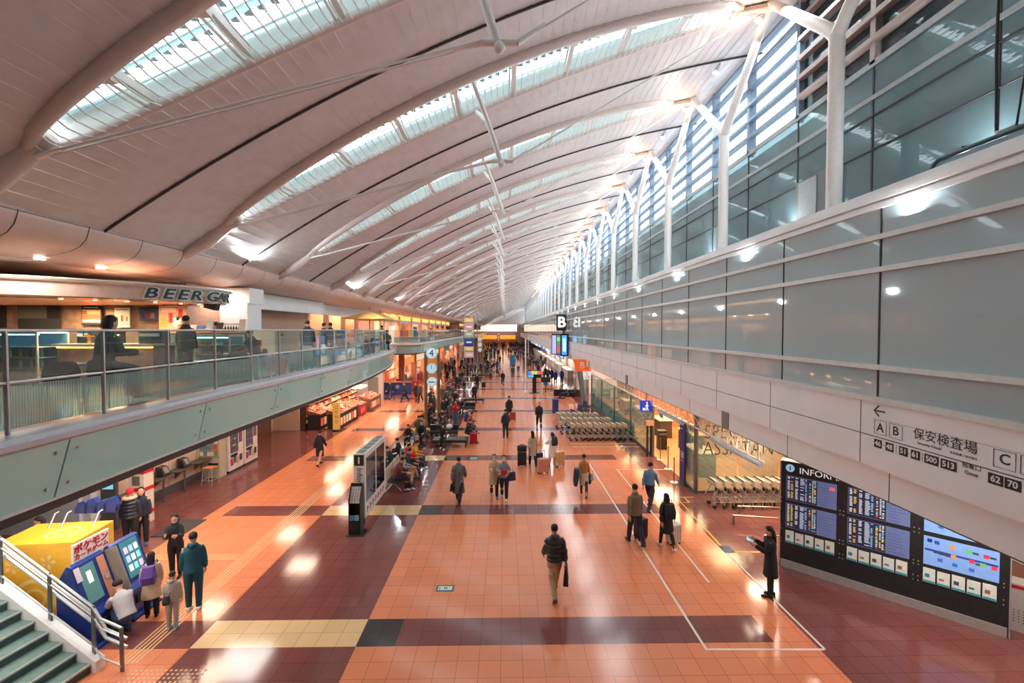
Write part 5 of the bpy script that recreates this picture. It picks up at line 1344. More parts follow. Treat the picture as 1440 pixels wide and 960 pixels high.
for j in range(4):
    s_ = MB().box(-.38, .38, -.04, .04, .95 + j * .25, .97 + j * .25).build('shelf', C((170, 160, 140)), br)
    for i in range(5): MB().box(-.36 + i * .145, -.24 + i * .145, -.03, .0, .97 + j * .25, 1.13 + j * .25).build('brochure', C(rg_.choice([(214, 90, 70), (230, 226, 210), (90, 140, 170), (230, 190, 90), (120, 150, 110)])), s_)
for i in range(2):
    vm = thing('drinks_machine', ['white drinks vending machine with stickers at the wall corner', 'white vending machine standing behind the first one'][i], 'vending machine', (-12.5, 19.15 + 1.15 * i, 0))
    MB().box(-.45, .42, .04, 1.08, .08, 1.9).build('cabinet', C((232, 226, 222)), vm, bevel=.015); MB().box(-.4, .38, .1, 1.02, 0, .08).build('plinth', BLACK, vm)
    MB().box(.42, .44, .12, .66, .85, 1.78).build('display_window', mat('vending_window', (70, 90, 110), .1), vm)
    for j in range(3):
        for k in range(4): MB().tube([(.44, .18 + k * .12, .9 + j * .28), (.445, .18 + k * .12, .9 + j * .28)], .035, 8).build('drink_picture', C(rg_.choice([(200, 60, 60), (80, 130, 190), (230, 230, 225), (90, 160, 90)])), vm)
    MB().box(.42, .432, .74, .98, 1.2, 1.7).build('button_panel', C((120, 90, 110)), vm)
    for k, c in enumerate([(200, 60, 70), (60, 110, 180), (226, 170, 90), (60, 60, 80)]): MB().box(.42, .43, .12 + k * .22, .3 + k * .22, .3 + .07 * (k % 2), .6 + .06 * (k % 2)).build('sticker', C(c), vm)
    MB().box(.42, .436, .15, .6, .66, .78).build('outlet', BLACK, vm)

# ================================================================ SHOPS ON THE LEFT
def shop_counter(x, y, ly, h, label, seed, rgb=(50, 44, 42), group=None, detail=True, face=(230, 200, 170)):
    """counter running along y whose customer side faces the hall (+x)"""
    t = thing('shop_counter', label, 'shop counter', (x, y, 0), 0, group)
    MB().box(-.8, 0, 0, ly, 0, h).build('body', C(rgb), t)
    MB().prism([(-.9, h), (.02, h), (.02, h + .05), (-.9, h + .3)], 0, ly, 'y').build('display_top', C((150, 100, 80)), t)
    g_ = random.Random(seed)
    if detail:
        k = int(ly / .5)
        for i in range(k): MB().box(.0, .012, i * .5 + .06, i * .5 + .4, h * .25, h * .75).build('front_picture', glow(g_.choice([(236, 180, 130), (220, 90, 70), (240, 214, 180), (200, 130, 80)]), .35), t)
    return t
goods_protos = []
for i, (a, b, c_) in enumerate([(.22, .16, .09), (.16, .2, .13), (.3, .2, .06)]):
    for cc in [(226, 120, 100), (236, 206, 180), (206, 60, 60), (240, 226, 210), (230, 160, 90), (120, 90, 150)]:
        mb = MB().box(-a / 2, a / 2, -b / 2, b / 2, 0, c_); mb.add([(-a / 2 + .01, -b / 2 + .01, c_ + .002), (a / 2 - .01, -b / 2 + .01, c_ + .002), (a / 2 - .01, b / 2 - .01, c_ + .002), (-a / 2 + .01, b / 2 - .01, c_ + .002)], [(0, 1, 2, 3)], 1)
        goods_protos.append(mb.mesh('gift_box', [C(cc), C(tuple(min(255, int(v * .7 + 60)) for v in cc))]))
def goods(x, y, z, n, where, grp, dx=.6, dy=3, dz=.25):
    for i in range(n):
        o = bpy.data.objects.new('gift_box', gr.choice(goods_protos)); COL.objects.link(o)
        f_ = (i + .5) / n; row = i % 3
        o.location = (x - .15 - row * dx / 3, y + dy * f_, z + dz * (.2 + row * .35)); o.rotation_euler.z = gr.uniform(-.3, .3)
        tag(o, 'small packed sweets box laid out %s' % where, 'gift box', grp)
shop_counter(-11.6, 27.5, 2.2, .95, 'dark food counter with red lantern prints at the near end of the shops', 1)
goods(-11.7, 27.6, .93, 14, 'on the dark food counter at the near end', 'goods on the first counter', dy=2, dz=.25)
shop_counter(-10.45, 27.7, 3.4, .95, 'long black shop counter with lit pictures on its front', 2)
goods(-10.5, 27.8, .93, 30, 'on the long black shop counter', 'goods on the long counter', dy=3.2)
shop_counter(-10.5, 31.8, 1.3, .8, 'small red-fronted shop stand after the long black counter', 3, (176, 50, 54))
goods(-10.6, 31.9, .78, 10, 'on the small red-fronted stand', 'goods on the red stand', dy=1.1)
shop_counter(-10.4, 33.8, 2.8, .9, 'brown shop counter beneath a small dark screen', 4, (120, 84, 62))
goods(-10.5, 33.9, .88, 22, 'on the brown counter below the dark screen', 'goods on the brown counter', dy=2.6)
ban = thing('banner_stand', 'tall yellow banner with brush lettering at the head of the long counter', 'banner', (-10.55, 27.35, 0))
MB().box(-.22, .22, -.02, .02, .06, 1.75).build('cloth', glow((236, 190, 96), .15), ban); MB().tube([(0, 0, 0), (0, 0, .06)], .24, 14).build('base', BLACK, ban)
for i, ch in enumerate('こだわり'): text('lettering', ch, .24, frame((.02, -.03, 1.45 - i * .3), (1, 0, 0)), INK, ban, .002)
for i in range(5):
    y = 27.6 + i * 1.9
    t = thing('shop_shelf', 'tall shelf packed with bright goods behind the shop counters, %s from near end' % ORD[i], 'shelf', (-12.6, y, 0))
    MB().box(-.4, .0, 0, 1.8, 0, 2.3).build('body', C((96, 66, 50)), t)
    for j in range(5):
        s_ = MB().box(0, .26, 0, 1.8, .4 + j * .38, .42 + j * .38).build('shelf_board', C((200, 150, 110)), t)
        for k in range(9): MB().box(.03, .2, .06 + k * .19, .2 + k * .19, .42 + j * .38, .42 + j * .38 + gr.uniform(.12, .28)).build('packet', C(gr.choice([(226, 120, 100), (240, 220, 200), (206, 60, 60), (236, 170, 90), (90, 110, 150), (246, 240, 230)])), s_)
    if i < 5: lamp('shop_lamp', (-11.3, y + .9, 3.4), 22 * SHOP, .8, (0, 0, 0), (1, .72, .46), 1.2)
t = thing('ceiling_sign', 'pale green hanging lamp board over the long black counter', 'sign', (-10.6, 30.4, 2.2)); MB().box(-.1, .6, 0, 1.4, 0, .12).build('board', glow((190, 220, 190), .8), t); MB().tube([(.2, .7, .12), (.2, .7, 1.85)], .015, 6).build('hanger', DSTEEL, t)
lan = MB()
for i in range(10):
    t = thing('pendant_lamp', 'small warm pendant lamp hanging in a row above the shops', 'pendant lamp', (-11.2 + .5 * (i % 2), 27.8 + i * .9, 2.75), 0, 'pendant lamps over the shops')
    MB().ball((0, 0, 0), .09).build('shade', glow((255, 190, 120), 4), t); MB().tube([(0, 0, .08), (0, 0, 1.3)], .008, 4).build('cord', BLACK, t)
pr1 = MB().box(-13.2, -10.9, 39.0, 39.4, 0, 4.1); struct('wall_grey_pier', pr1, mat('pier_grey', (196, 190, 188), .5))
t = thing('service_door', 'grey service door in the pale pier', 'door', (-11.75, 38.98, 0)); MB().box(-.45, .45, -.04, 0, 0, 2.1).build('leaf', C((130, 128, 128)), t); MB().box(-.35, -.3, -.08, -.04, .95, 1.05).build('handle', STEEL, t)
t = thing('promotion_counter', 'blue promotion counter with a red end beyond the pale pier', 'shop counter', (-10.3, 42.6, 0)); MB().box(-1.6, 1.2, 0, .8, 0, 1.15).build('body', C((60, 84, 160)), t); MB().box(1.2, 1.9, 0, .8, 0, 1.3).build('end_block', RED, t); MB().box(-1.7, 1.3, -.05, .85, 1.15, 1.2).build('top', C((220, 150, 120)), t)
MB().tube([(-.2, -.02, .75), (-.2, 0, .75)], .2, 16).build('round_print', C((190, 170, 200)), t)
PALS = [(236, 190, 150), (226, 140, 90), (240, 220, 200), (206, 90, 70), (246, 236, 220), (120, 90, 80), (230, 170, 110), (90, 130, 170)]
for i in range(11):
    y = 44 + i * 6; g_ = random.Random(40 + i)
    t = thing('shop_unit', 'open shop unit with bright goods below the upper balcony, %s beyond the pale pier' % ORD[i], 'shop', (-10.4, y, 0))
    MB().box(-3.6, -3.5, 0, 6, 0, 4.0).build('back_wall', C(g_.choice([(226, 190, 160), (206, 150, 110), (236, 220, 200)])), t)
    for yy in (0, 5.6): MB().box(-.3, .2, yy, yy + .4, 0, 4.0).build('pillar', C(g_.choice([(222, 150, 110), (230, 200, 180), (190, 110, 80)])), t)
    MB().box(-.1, .1, .4, 5.6, 2.7, 3.4).build('header', glow(g_.choice([(236, 160, 90), (240, 220, 190), (60, 110, 120), (220, 110, 80)]), .5), t)
    MB().box(-.9, 0, .8, 5.2, 0, 1.0).build('counter', C(g_.choice([(200, 120, 80), (120, 70, 60), (226, 200, 180), (170, 50, 50)])), t)
    for q in range(16): 
        yy = .9 + (q % 8) * .54; MB().box(-.8 + .3 * (q // 8), -.55 + .3 * (q // 8), yy, yy + .4, 1.0, 1.0 + g_.uniform(.15, .6)).build('goods', C(g_.choice(PALS)), t)
    for q in range(10):
        yy = .6 + (q % 5) * 1.0; MB().box(-3.4, -3.2, yy, yy + .8, .5 + 1.1 * (q // 5), 1.3 + 1.1 * (q // 5)).build('wall_display', glow(g_.choice(PALS), .3), t)
    if i < 8: lamp('shop_unit_lamp', (-12, y + 3, 3.9), 60 * SHOP, 1.2, (0, 0, 0), (1, .76, .54), 3)
for i in range(12):
    y = 46 + (i if i < 8 else i + 3) * 6; g_ = random.Random(80 + i)
    t = thing('upper_shop_unit', 'lit upper floor shop front below the orange cornice light, %s from the near end' % ORD[i], 'shop', (-11.2, y - 6, ZF))
    MB().box(-2.6, -2.5, 0, 6, 0, 2.8).build('back_wall', C(g_.choice([(214, 170, 150), (150, 110, 100), (226, 200, 180)])), t)
    MB().box(-.3, .1, 0, .5, 0, 2.8).build('pillar', C((226, 160, 120)), t)
    MB().box(-.2, .0, .5, 6, 2.35, 2.8).build('light_cove', glow((255, 180, 90), 1.1), t); MB().box(-.15, .02, .5, 6, 2.05, 2.35).build('header', C((226, 216, 220)), t)
    for q in range(3): MB().box(-1.2, -.8, .8 + q * 1.7, 1.9 + q * 1.7, 0, g_.uniform(1.0, 1.9)).build('display', C(g_.choice([(150, 60, 60), (70, 60, 64), (236, 230, 230), (60, 120, 170), (200, 110, 70)])), t)
    if i < 7: lamp('upper_shop_lamp', (-12, y - 3, 7.7), 36 * SHOP, 1, (0, 0, 0), (1, .76, .58), 3)

# ---- balcony furniture
def cafe_chair(x, y, rz, rgb, label, z=ZF, grp=None):
    t = thing('cafe_chair', label, 'chair', (x, y, z), rz, grp)
    MB().loft([[(-.22, -.2, .44), (.22, -.2, .44), (.22, .2, .44), (-.22, .2, .44)], [(-.24, -.22, .47), (.24, -.22, .47), (.24, .22, .48), (-.24, .22, .48)]], smooth=False).build('seat', C(rgb), t, bevel=.015)
    MB().loft([[(math.sin(a) * .25 * w_, -.1 - math.cos(a) * .13 - (z_ - .5) * .12, z_) for a in [R(-75 + 15 * k) for k in range(11)]] for z_, w_ in ((.47, .95), (.6, 1), (.7, .95), (.77, .8), (.82, .55))], closed=False).build('backrest', C(rgb), t)
    for a in (-1, 1):
        for b in (-1, 1): MB().tube([(a * .16, b * .14, .44), (a * .21, b * .2, 0)], .012, 6).build('leg', STEEL, t)
    return t
def cafe_table(x, y, rgb, label, z=ZF, h=.72, r_=.34):
    t = thing('cafe_table', label, 'table', (x, y, z))
    MB().tube([(0, 0, h - .03), (0, 0, h)], r_, 22).build('tabletop', C(rgb), t); MB().tube([(0, 0, .02), (0, 0, h - .03)], .03, 8).build('column', STEEL, t); MB().tube([(0, 0, 0), (0, 0, .02)], .22, 18).build('base', STEEL, t)
ch_list = [(-7.6, 7.55, 1.0, (26, 30, 34), 'dark shell chair left of the seated woman at the balcony rail'), (-7.2, 8.0, 0, (28, 32, 36), 'dark shell chair carrying the seated woman at the rail'), (-7.2, 10.3, -1.2, (26, 28, 30), 'dark shell chair left of the man at the pastry case'), (-6.9, 11.3, .8, (26, 28, 30), 'dark shell chair right of the man at the pastry case'),
           (-6.9, 12.2, 2.0, (60, 62, 64), 'grey shell chair under the seated man with a magazine'), (-6.75, 14.9, .6, (214, 214, 204), 'white shell chair nearest on the terrace'), (-6.7, 15.8, 2.8, (220, 220, 210), 'white shell chair with a coat laid over its back'), (-6.8, 18.4, 1.8, (70, 80, 90), 'dark blue grey chair in the middle of the terrace'),
           (-7.0, 20.4, .3, (216, 212, 200), 'white shell chair behind the blue poster stand'), (-7.0, 22.2, 2.5, (60, 70, 80), 'slate chair below the near parasol'), (-7.3, 24.2, 1.2, (210, 208, 200), 'white shell chair between the parasols')]
for x, y, rz, c, lb in ch_list: cafe_chair(x, y, rz, c, lb)
for x, y, c, lb in [(-8.0, 8.4, (60, 64, 66), 'round grey table left of the seated woman'), (-7.2, 11.9, (200, 196, 186), 'pale round table by the seated man with a magazine'), (-6.8, 15.4, (206, 206, 196), 'white round table between the white chairs'), (-6.85, 19.4, (120, 110, 100), 'brown round table in the middle of the terrace'), (-7.1, 21.4, (210, 206, 196), 'white round table in front of the blue poster stand')]: cafe_table(x, y, c, lb)
flat('poster_stand', 'blue poster stand on the terrace between seated guests', 'poster', -7.7, 20.2, ZF, .75, 1.35, (30, 110, 180), [(.08, .92, .1, .9, (40, 130, 200)), (.3, .7, .3, .75, (190, 220, 235))])
fn = thing('striped_screen', 'fan-patterned decorative screen with blue orange and white strips along the rail', 'screen', (-6.35, 11.2, ZF))
FC = [(60, 120, 160), (226, 150, 100), (230, 230, 224), (90, 140, 150)]
mbs = [MB() for _ in FC]
for i in range(46):
    y = i * .115; ph = (i % 15) - 7
    mbs[i % 4].loft([[(0, y, .08), (.015, y, .08), (.015, y + .05, .08), (0, y + .05, .08)], [(0, y + ph * .035, .68), (.015, y + ph * .035, .68), (.015, y + .05 + ph * .035, .68), (0, y + .05 + ph * .035, .68)]], smooth=False)
for m_, c in zip(mbs, FC): m_.build('strip', C(c), fn)
MB().box(-.02, .03, -.3, 5.5, .68, .72).build('frame', WHITE, fn); MB().box(-.02, .03, -.3, 5.5, .0, .08).build('frame', WHITE, fn)
flat('railing_sign', 'blue walking figure sign seen through the lower balustrade glass at the far left', 'sign', -6.35, 5.35, ZF + .25, .34, .3, (40, 80, 170), [(.3, .42, .2, .8, (220, 230, 240)), (.5, .7, .15, .4, (220, 230, 240))])
flat('menu_easel', 'white menu easel with red berries print beside the white wall pier', 'sign', -8.0, 14.6, ZF, .7, 1.35, (236, 232, 226), [(.2, .4, .6, .75, (200, 50, 50)), (.55, .7, .4, .5, (200, 50, 50)), (.2, .8, .1, .2, (90, 90, 90))])
t = thing('hand_sanitizer', 'white and red sanitizer stand by the wood wall', 'sanitizer stand', (-9.4, 18.6, ZF)); MB().tube([(0, 0, 0), (0, 0, .02)], .15, 14).build('base', STEEL, t); MB().tube([(0, 0, .02), (0, 0, .95)], .02, 8).build('pole', STEEL, t); MB().box(-.09, .09, -.02, .0, .95, 1.25).build('card', C((230, 226, 222)), t); MB().box(-.06, .06, -.025, -.02, 1.1, 1.18).build('red_print', RED, t)

# ================================================================ PEOPLE
def remeshed(mb, mats, name, voxel, smooth=2):
    """fuse the overlapping lofts into one continuous skin"""
    me = mb.mesh(name, mats); o = bpy.data.objects.new(name, me)
    r_ = o.modifiers.new('fuse', 'REMESH'); r_.mode = 'VOXEL'; r_.voxel_size = voxel; r_.use_smooth_shade = True
    if smooth: s_ = o.modifiers.new('relax', 'SMOOTH'); s_.iterations = smooth; s_.factor = .5
    m2 = evaluated(o)
    m2.name = name; bpy.data.meshes.remove(me)
    m2.materials.clear()
    for m in (mats if isinstance(mats, (list, tuple)) else [mats]): m2.materials.append(m)
    return m2
def rotx(v, a): return Vector((v.x, v.y * math.cos(a) - v.z * math.sin(a), v.y * math.sin(a) + v.z * math.cos(a)))
# the figure faces +y; limb angles in degrees, forward positive
POSES = {
    'stand': dict(l=(2, 2), r=(-2, 2), la=(4, 8, 10), ra=(4, 8, 10)),
    'walk': dict(l=(24, 6), r=(-22, 18), la=(-18, 8, 12), ra=(20, 8, 22)),
    'walk2': dict(l=(-20, 22), r=(24, 4), la=(18, 8, 24), ra=(-16, 10, 10)),
    'phone': dict(l=(3, 3), r=(-2, 2), la=(24, 6, 92), ra=(28, 6, 96), head=18),
    'hold': dict(l=(14, 5), r=(-12, 10), la=(10, 6, 70), ra=(18, 4, 80)),
    'drag': dict(l=(16, 5), r=(-16, 12), la=(-20, 16, 10), ra=(10, 10, 14)),
    'push': dict(l=(14, 5), r=(-16, 12), la=(42, 4, 30), ra=(42, 4, 30)),
    'bend': dict(l=(12, 14), r=(4, 14), la=(40, 4, 40), ra=(40, 6, 30), lean=38, head=10),
    'sit': dict(l=(84, 84), r=(80, 78), la=(26, 10, 62), ra=(28, 10, 66), lean=8, head=14, sit=1),
    'sit2': dict(l=(78, 62), r=(86, 92), la=(34, 8, 74), ra=(30, 8, 70), lean=18, head=24, sit=1),
    'crouch': dict(l=(108, 128), r=(96, 120), la=(64, 6, 30), ra=(66, 4, 34), lean=34, head=16, sit=0),
}
MESHC = {}
def figure_meshes(pose, outfit, colours, lod, hair, fem=False, child=False, extra=()):
    """returns list of (part name, mesh) for a figure 1.70 m tall, feet at z=0"""
    key = (pose, outfit, colours, lod, hair, fem, child, tuple(extra))
    if key in MESHC: return MESHC[key]
    P = POSES[pose]; lean = R(P.get('lean', 2)); hp = R(P.get('head', 2))
    top_c, leg_c, shoe_c, hair_c = colours
    HIP = Vector((0, 0, .92)); wS = .138 if fem else .158; wH = .095
    J = {}
    for s, nm in ((-1, 'l'), (1, 'r')):
        a, b = map(R, P[nm]); h = HIP + Vector((s * wH, 0, -.03))
        kn = h + Vector((s * .005, math.sin(a), -math.cos(a))) * .42
        an = kn + Vector((0, math.sin(a - b), -math.cos(a - b))) * .40
        J[nm] = (h, kn, an, a - b)
    low = min(J['l'][2].z, J['r'][2].z) - .075
    up = lambda v: HIP + rotx(v - HIP, -lean)
    for s, nm in ((-1, 'la'), (1, 'ra')):
        a, ab, el = map(R, P[nm]); sh = Vector((s * wS, 0, 1.375))
        d = Vector((s * math.sin(ab), math.sin(a) * math.cos(ab), -math.cos(a) * math.cos(ab)))
        e = sh + d * .275; d2 = Vector((s * math.sin(ab) * .3 - s * (.22 if el > 1 else 0), math.sin(a + el), -math.cos(a + el))).normalized()
        w_ = e + d2 * .245
        J[nm] = tuple(up(v) for v in (sh, e, w_)) + ((up(w_) - up(e)).normalized(), s)
    N = 10 if lod < 2 else 7
    def trunk(mb, rings):
        rs = []
        for z, rx, ry, oy in rings:
            rs.append([up(Vector((math.cos(t) * rx, oy + math.sin(t) * ry, z))) if z > .9 or lean < .3 else Vector((math.cos(t) * rx, oy + math.sin(t) * ry, z)) for t in [2 * PI * k / 16 for k in range(16)]])
        mb.loft(rs)
    parts = []
    # ---- body
    b = MB(); f_ = .93 if fem else 1
    trunk(b, [(.84, .11, .09, 0), (.93, .15 , .105, 0), (1.06, .13 * f_, .09, .0), (1.2, .145 * f_, .1, .0), (1.33, .16 * f_, .1, 0), (1.41, .12 * f_, .075, -.005), (1.44, .06, .058, 0), (1.52, .052, .056, .01)])
    hc = up(Vector((0, .02, 1.585)))
    def hd(v): return hc + rotx(Vector(v), -(hp + lean * .5))
    rs = []
    for z, rx, ry, oy in ((-.115, .028, .03, .045), (-.1, .05, .055, .03), (-.06, .066, .085, .012), (-.01, .073, .094, .0), (.04, .075, .097, -.004), (.08, .066, .084, -.01), (.108, .035, .05, -.012)):
        rs.append([hd((math.cos(t) * rx, math.sin(t) * ry + oy, z)) for t in [2 * PI * k / 14 for k in range(14)]])
    b.loft(rs)
    if lod < 2:
        b.tube([hd((0, .088, .012)), hd((0, .112, -.022)), hd((0, .09, -.034))], [.009, .014, .01], 6)
        for s in (-1, 1): b.ball(hd((s * .077, -.005, -.005)), (.012, .022, .03), 0, 8, 5)
        b.tube([hd((-.022, .088, -.062)), hd((.022, .088, -.062))], .008, 6)
    for nm in 'lr':
        h, k, a, _ = J[nm]
        b.tube([h + Vector((0, 0, .04)), h.lerp(k, .35), k, k.lerp(a, .3), a], [.068, .072, .054, .056, .036], N)
        sole = a + Vector((0, 0, -.05)); b.tube([a, sole + Vector((0, -.03, 0)), sole + Vector((0, .05, -.0)), sole + Vector((0, .15, -.01))], [.036, .036, (.038, .03), (.03, .018)], 8)
    for nm in ('la', 'ra'):
        s1, e, w_, d, s = J[nm]
        b.tube([s1, s1.lerp(e, .5), e, e.lerp(w_, .35), w_], [.05 * f_, .044 * f_, .036, .037, .025], N)
    bm_ = remeshed(b, SKIN, 'body', (.014, .02, .035)[lod], 2)
    # hands with separate fingers
    hm = MB()
    for nm in ('la', 'ra'):
        s1, e, w_, d, s = J[nm]
        side = Vector((s, 0, 0)); side = (side - d * side.dot(d)).normalized(); nrm = d.cross(side).normalized() * s
        inn = -side
        fw = inn.cross(d).normalized() * (1 if s > 0 else -1)      # thumb side, forward
        hm.tube([w_ - d * .01, w_ + d * .03, w_ + d * .085], [(.024, .026), (.018, .038), (.016, .042)], 8, ref=tuple(fw))
        if lod < 1:
            for q in range(4):
                o_ = w_ + d * .08 + fw * (.03 - q * .02); L = (.07, .078, .072, .056)[q]
                hm.tube([o_, o_ + d * L * .45 + inn * .006, o_ + d * L * .8 + inn * .022, o_ + d * L * .95 + inn * .036], [.0095, .009, .008, .006], 6)
            o_ = w_ + d * .02 + fw * .03; hm.tube([o_, o_ + d * .03 + fw * .025 + inn * .01, o_ + d * .06 + fw * .03 + inn * .022], [.012, .011, .008], 6)
        else: hm.tube([w_ + d * .08, w_ + d * .13 + inn * .01, w_ + d * .155 + inn * .03], [(.014, .038), (.012, .034), (.01, .02)], 6, ref=tuple(fw))
    t_ = bmesh.new(); t_.from_mesh(bm_); hmesh = hm.mesh('tmp', SKIN); t_.from_mesh(hmesh)
    for f in t_.faces: f.smooth = True
    t_.to_mesh(bm_); t_.free(); bpy.data.meshes.remove(hmesh)
    parts.append(('body', bm_))
    # ---- upper clothes
    coat = outfit.startswith('coat'); puff = outfit.startswith('puffer'); dress = 'skirt' in outfit
    hem = {'coat': .52, 'coatskirt': .56, 'suitskirt': .86, 'puffer': .86, 'jacket': .84, 'hoodie': .84, 'shirt': .92, 'shirtskirt': .95, 'longcoat': .42}.get(outfit.split('_')[0], .86)
    if outfit.startswith('longcoat'): coat = True
    sitting = P.get('sit') is not None
    if sitting: hem = max(hem, .84)
    th = .035 if (coat or puff) else .022
    if outfit.startswith('shirt'): th = .014
    c = MB(); rings = []
    z = hem
    base = [(.42, .17, .13), (.55, .165, .13), (.84, .15, .115), (.93, .152, .112), (1.06, .138 * f_, .1), (1.2, .15 * f_, .108), (1.33, .155 * f_, .104), (1.39, .12 * f_, .085), (1.455, .062, .064)]
    def br(z):
        for (z0, a0, b0), (z1, a1, b1) in zip(base, base[1:]):
            if z <= z1: t = max(0, (z - z0) / (z1 - z0)); return a0 + (a1 - a0) * t, b0 + (b1 - b0) * t
        return base[-1][1:]
    zs_ = [hem + (1.455 - hem) * k / (18 if puff else 12) for k in range((18 if puff else 12) + 1)]
    for k, z in enumerate(zs_):
        a0, b0 = br(z); g_ = th * (1.0 if z < 1.4 else .7)
        if puff and z < 1.38: g_ += .012 * (1 if k % 3 else -1)
        if coat: g_ += max(0, .95 - z) * .06
        rings.append((z, a0 + g_, b0 + g_, 0))
    trunk(c, rings)
    for nm in ('la', 'ra'):
        s1, e, w_, d, s = J[nm]; w2 = w_ if 'short' not in outfit else s1.lerp(e, .7)
        pts = [s1 + Vector((-s * .02, 0, 0)), s1.lerp(e, .33), s1.lerp(e, .66), e, e.lerp(w_, .33), e.lerp(w_, .66), w_ - d * .01]
        rr_ = [.046 * f_ + th * .7, .047 * f_ + th * .9, .047 * f_ + th, .043 + th, .042 + th, .037 + th, .031 + th * .8]
        if puff: rr_ = [v + (.007 if k % 2 else -.006) for k, v in enumerate(rr_)]
        if 'short' in outfit: pts, rr_ = pts[:3], rr_[:3]
        c.tube(pts, rr_, N)
    if 'hood' in outfit or puff: c.tube([up(Vector((-.07, -.03, 1.46))), up(Vector((-.05, -.1, 1.46))), up(Vector((0, -.125, 1.44))), up(Vector((.05, -.1, 1.46))), up(Vector((.07, -.03, 1.46)))], [.035, .048, .055, .048, .035], 8)
    elif coat or outfit.startswith('jacket') or outfit.startswith('suit'): c.tube([up(Vector((math.cos(t) * .07, math.sin(t) * .068 - .005, 1.47))) for t in [2 * PI * k / 10 for k in range(11)]], .02, 6)
    c.v = [tuple(p) for p in c.v]
    parts.append(({'coat': 'coat', 'longcoat': 'coat', 'coatskirt': 'coat', 'puffer': 'padded_jacket', 'hoodie': 'hooded_top', 'shirt': 'shirt', 'shirtskirt': 'shirt', 'suitskirt': 'suit_jacket'}.get(outfit.split('_')[0], 'jacket'), remeshed(c, C(top_c, .35 if puff else .8), 'top', (.015, .022, .035)[lod], 2)))
    # ---- legs
    if dress:
        k_ = MB(); zk = .5
        if sitting: 
            for nm in 'lr':
                h, kn, an, _ = J[nm]; k_.tube([h, h.lerp(kn, .5), kn], [.1, .1, .085], N)
        else: k_.loft([[Vector((math.cos(t) * rx, math.sin(t) * ry + oy, z)) for t in [2 * PI * q / 16 for q in range(16)]] for z, rx, ry, oy in ((zk, .18, .165, 0), (.7, .185, .15, 0), (.88, .18, .14, 0), (1.02, .15, .11, 0))])
        parts.append(('skirt', remeshed(k_, C(leg_c), 'skirt', (.018, .025, .035)[lod], 2)))
        st_ = MB()
        for nm in 'lr':
            h, kn, an, _ = J[nm]; st_.tube([h.lerp(kn, .6), kn, kn.lerp(an, .3), an + Vector((0, 0, -.02))], [.066, .058, .06, .04], N)
        if 'bare' not in outfit: parts.append(('stockings', st_.mesh('stockings', C((38, 34, 36)))))
    else:
        l_ = MB()
        wl = {'wide': 1.35, 'slim': .88}.get(outfit.split('_')[-1], 1.05)
        l_.loft([[up(Vector((math.cos(t) * rx, math.sin(t) * ry, z))) if z > .95 else Vector((math.cos(t) * rx, math.sin(t) * ry, z)) for t in [2 * PI * q / 16 for q in range(16)]] for z, rx, ry in ((.85, .13, .1), (.92, .162, .118), (1.0, .15, .108))])
        for nm in 'lr':
            h, kn, an, _ = J[nm]; l_.tube([h + Vector((0, 0, .04)), h.lerp(kn, .3), h.lerp(kn, .7), kn, kn.lerp(an, .5), an + Vector((0, 0, -.005))], [.092, .094 * wl, .082 * wl, .072 * wl, .066 * wl, .056 * wl], N)
        parts.append(('trousers', remeshed(l_, C(leg_c), 'trousers', (.015, .022, .035)[lod], 2)))
    for nm in 'lr':
        h, kn, an, sa = J[nm]; s_ = MB(); pitch = 0 if sitting else min(0.0, sa) * .8
        def fo(v): return an + rotx(Vector(v), pitch)
        s_.loft([[fo((math.cos(t) * rx, y + 0 * math.sin(t), zc + math.sin(t) * rz)) for t in [2 * PI * q / 10 for q in range(10)]] for y, rx, rz, zc in ((-.075, .028, .025, -.045), (-.055, .04, .04, -.035), (0, .044, .05, -.025), (.06, .047, .036, -.038), (.13, .045, .026, -.048), (.18, .026, .018, -.055))])
        parts.append(('shoe', s_.mesh('shoe', C(shoe_c, .45))))
    # ---- hair
    h_ = MB()
    rings = []
    for i in range(9):
        a = PI * i / 8 - PI / 2; zz = .035 + math.sin(a) * .092; rr = math.cos(a)
        rings.append([hd((math.cos(t) * .086 * rr, math.sin(t) * (.098 if math.sin(t) < 0 else .088 - .02 * (zz < .06)) * rr - .012, zz + (.0 if zz < .03 and math.sin(t) > .2 else 0) + max(0, math.sin(t)) * (.045 if zz < .02 else 0))) for t in [2 * PI * k / 14 for k in range(14)]])
    h_.loft(rings)
    if hair == 'long': h_.tube([hd((0, -.05, .06)), hd((0, -.075, -.03)), hd((0, -.075, -.13)), up(Vector((0, -.115, 1.34)))], [(.075, .05), (.088, .05), (.09, .04), (.06, .02)], 10, ref=(0, 1, 0))
    if hair == 'bob': h_.tube([hd((0, -.03, .06)), hd((0, -.035, -.02)), hd((0, -.035, -.1))], [(.085, .075), (.098, .078), (.094, .068)], 12, ref=(0, 1, 0))
    if hair == 'cap': h_.tube([hd((0, .07, .06)), hd((0, .16, .045))], [(.075, .012), (.06, .008)], 8)
    if hair == 'knit': h_.tube([hd((0, -.005, .025)), hd((0, -.005, .06))], [(.092, .1), (.09, .1)], 14, ref=(0, 1, 0)) if False else h_.ball(hd((0, -.008, .065)), (.09, .1, .075), 0, 14, 8)
    parts.append(('hat' if hair in ('cap', 'knit') else 'hair', h_.mesh('hair', C(hair_c, .7))))
    if 'mask' in extra:
        mk = MB(); mk.loft([[hd((math.cos(t) * rx, .012 + math.sin(t) * ry, z)) for t in [R(15 + 15 * k) for k in range(11)]] for z, rx, ry in ((-.1, .05, .07), (-.06, .072, .096), (-.015, .078, .1))], closed=False)
        parts.append(('face_mask', mk.mesh('mask', C((232, 234, 236)))))
        
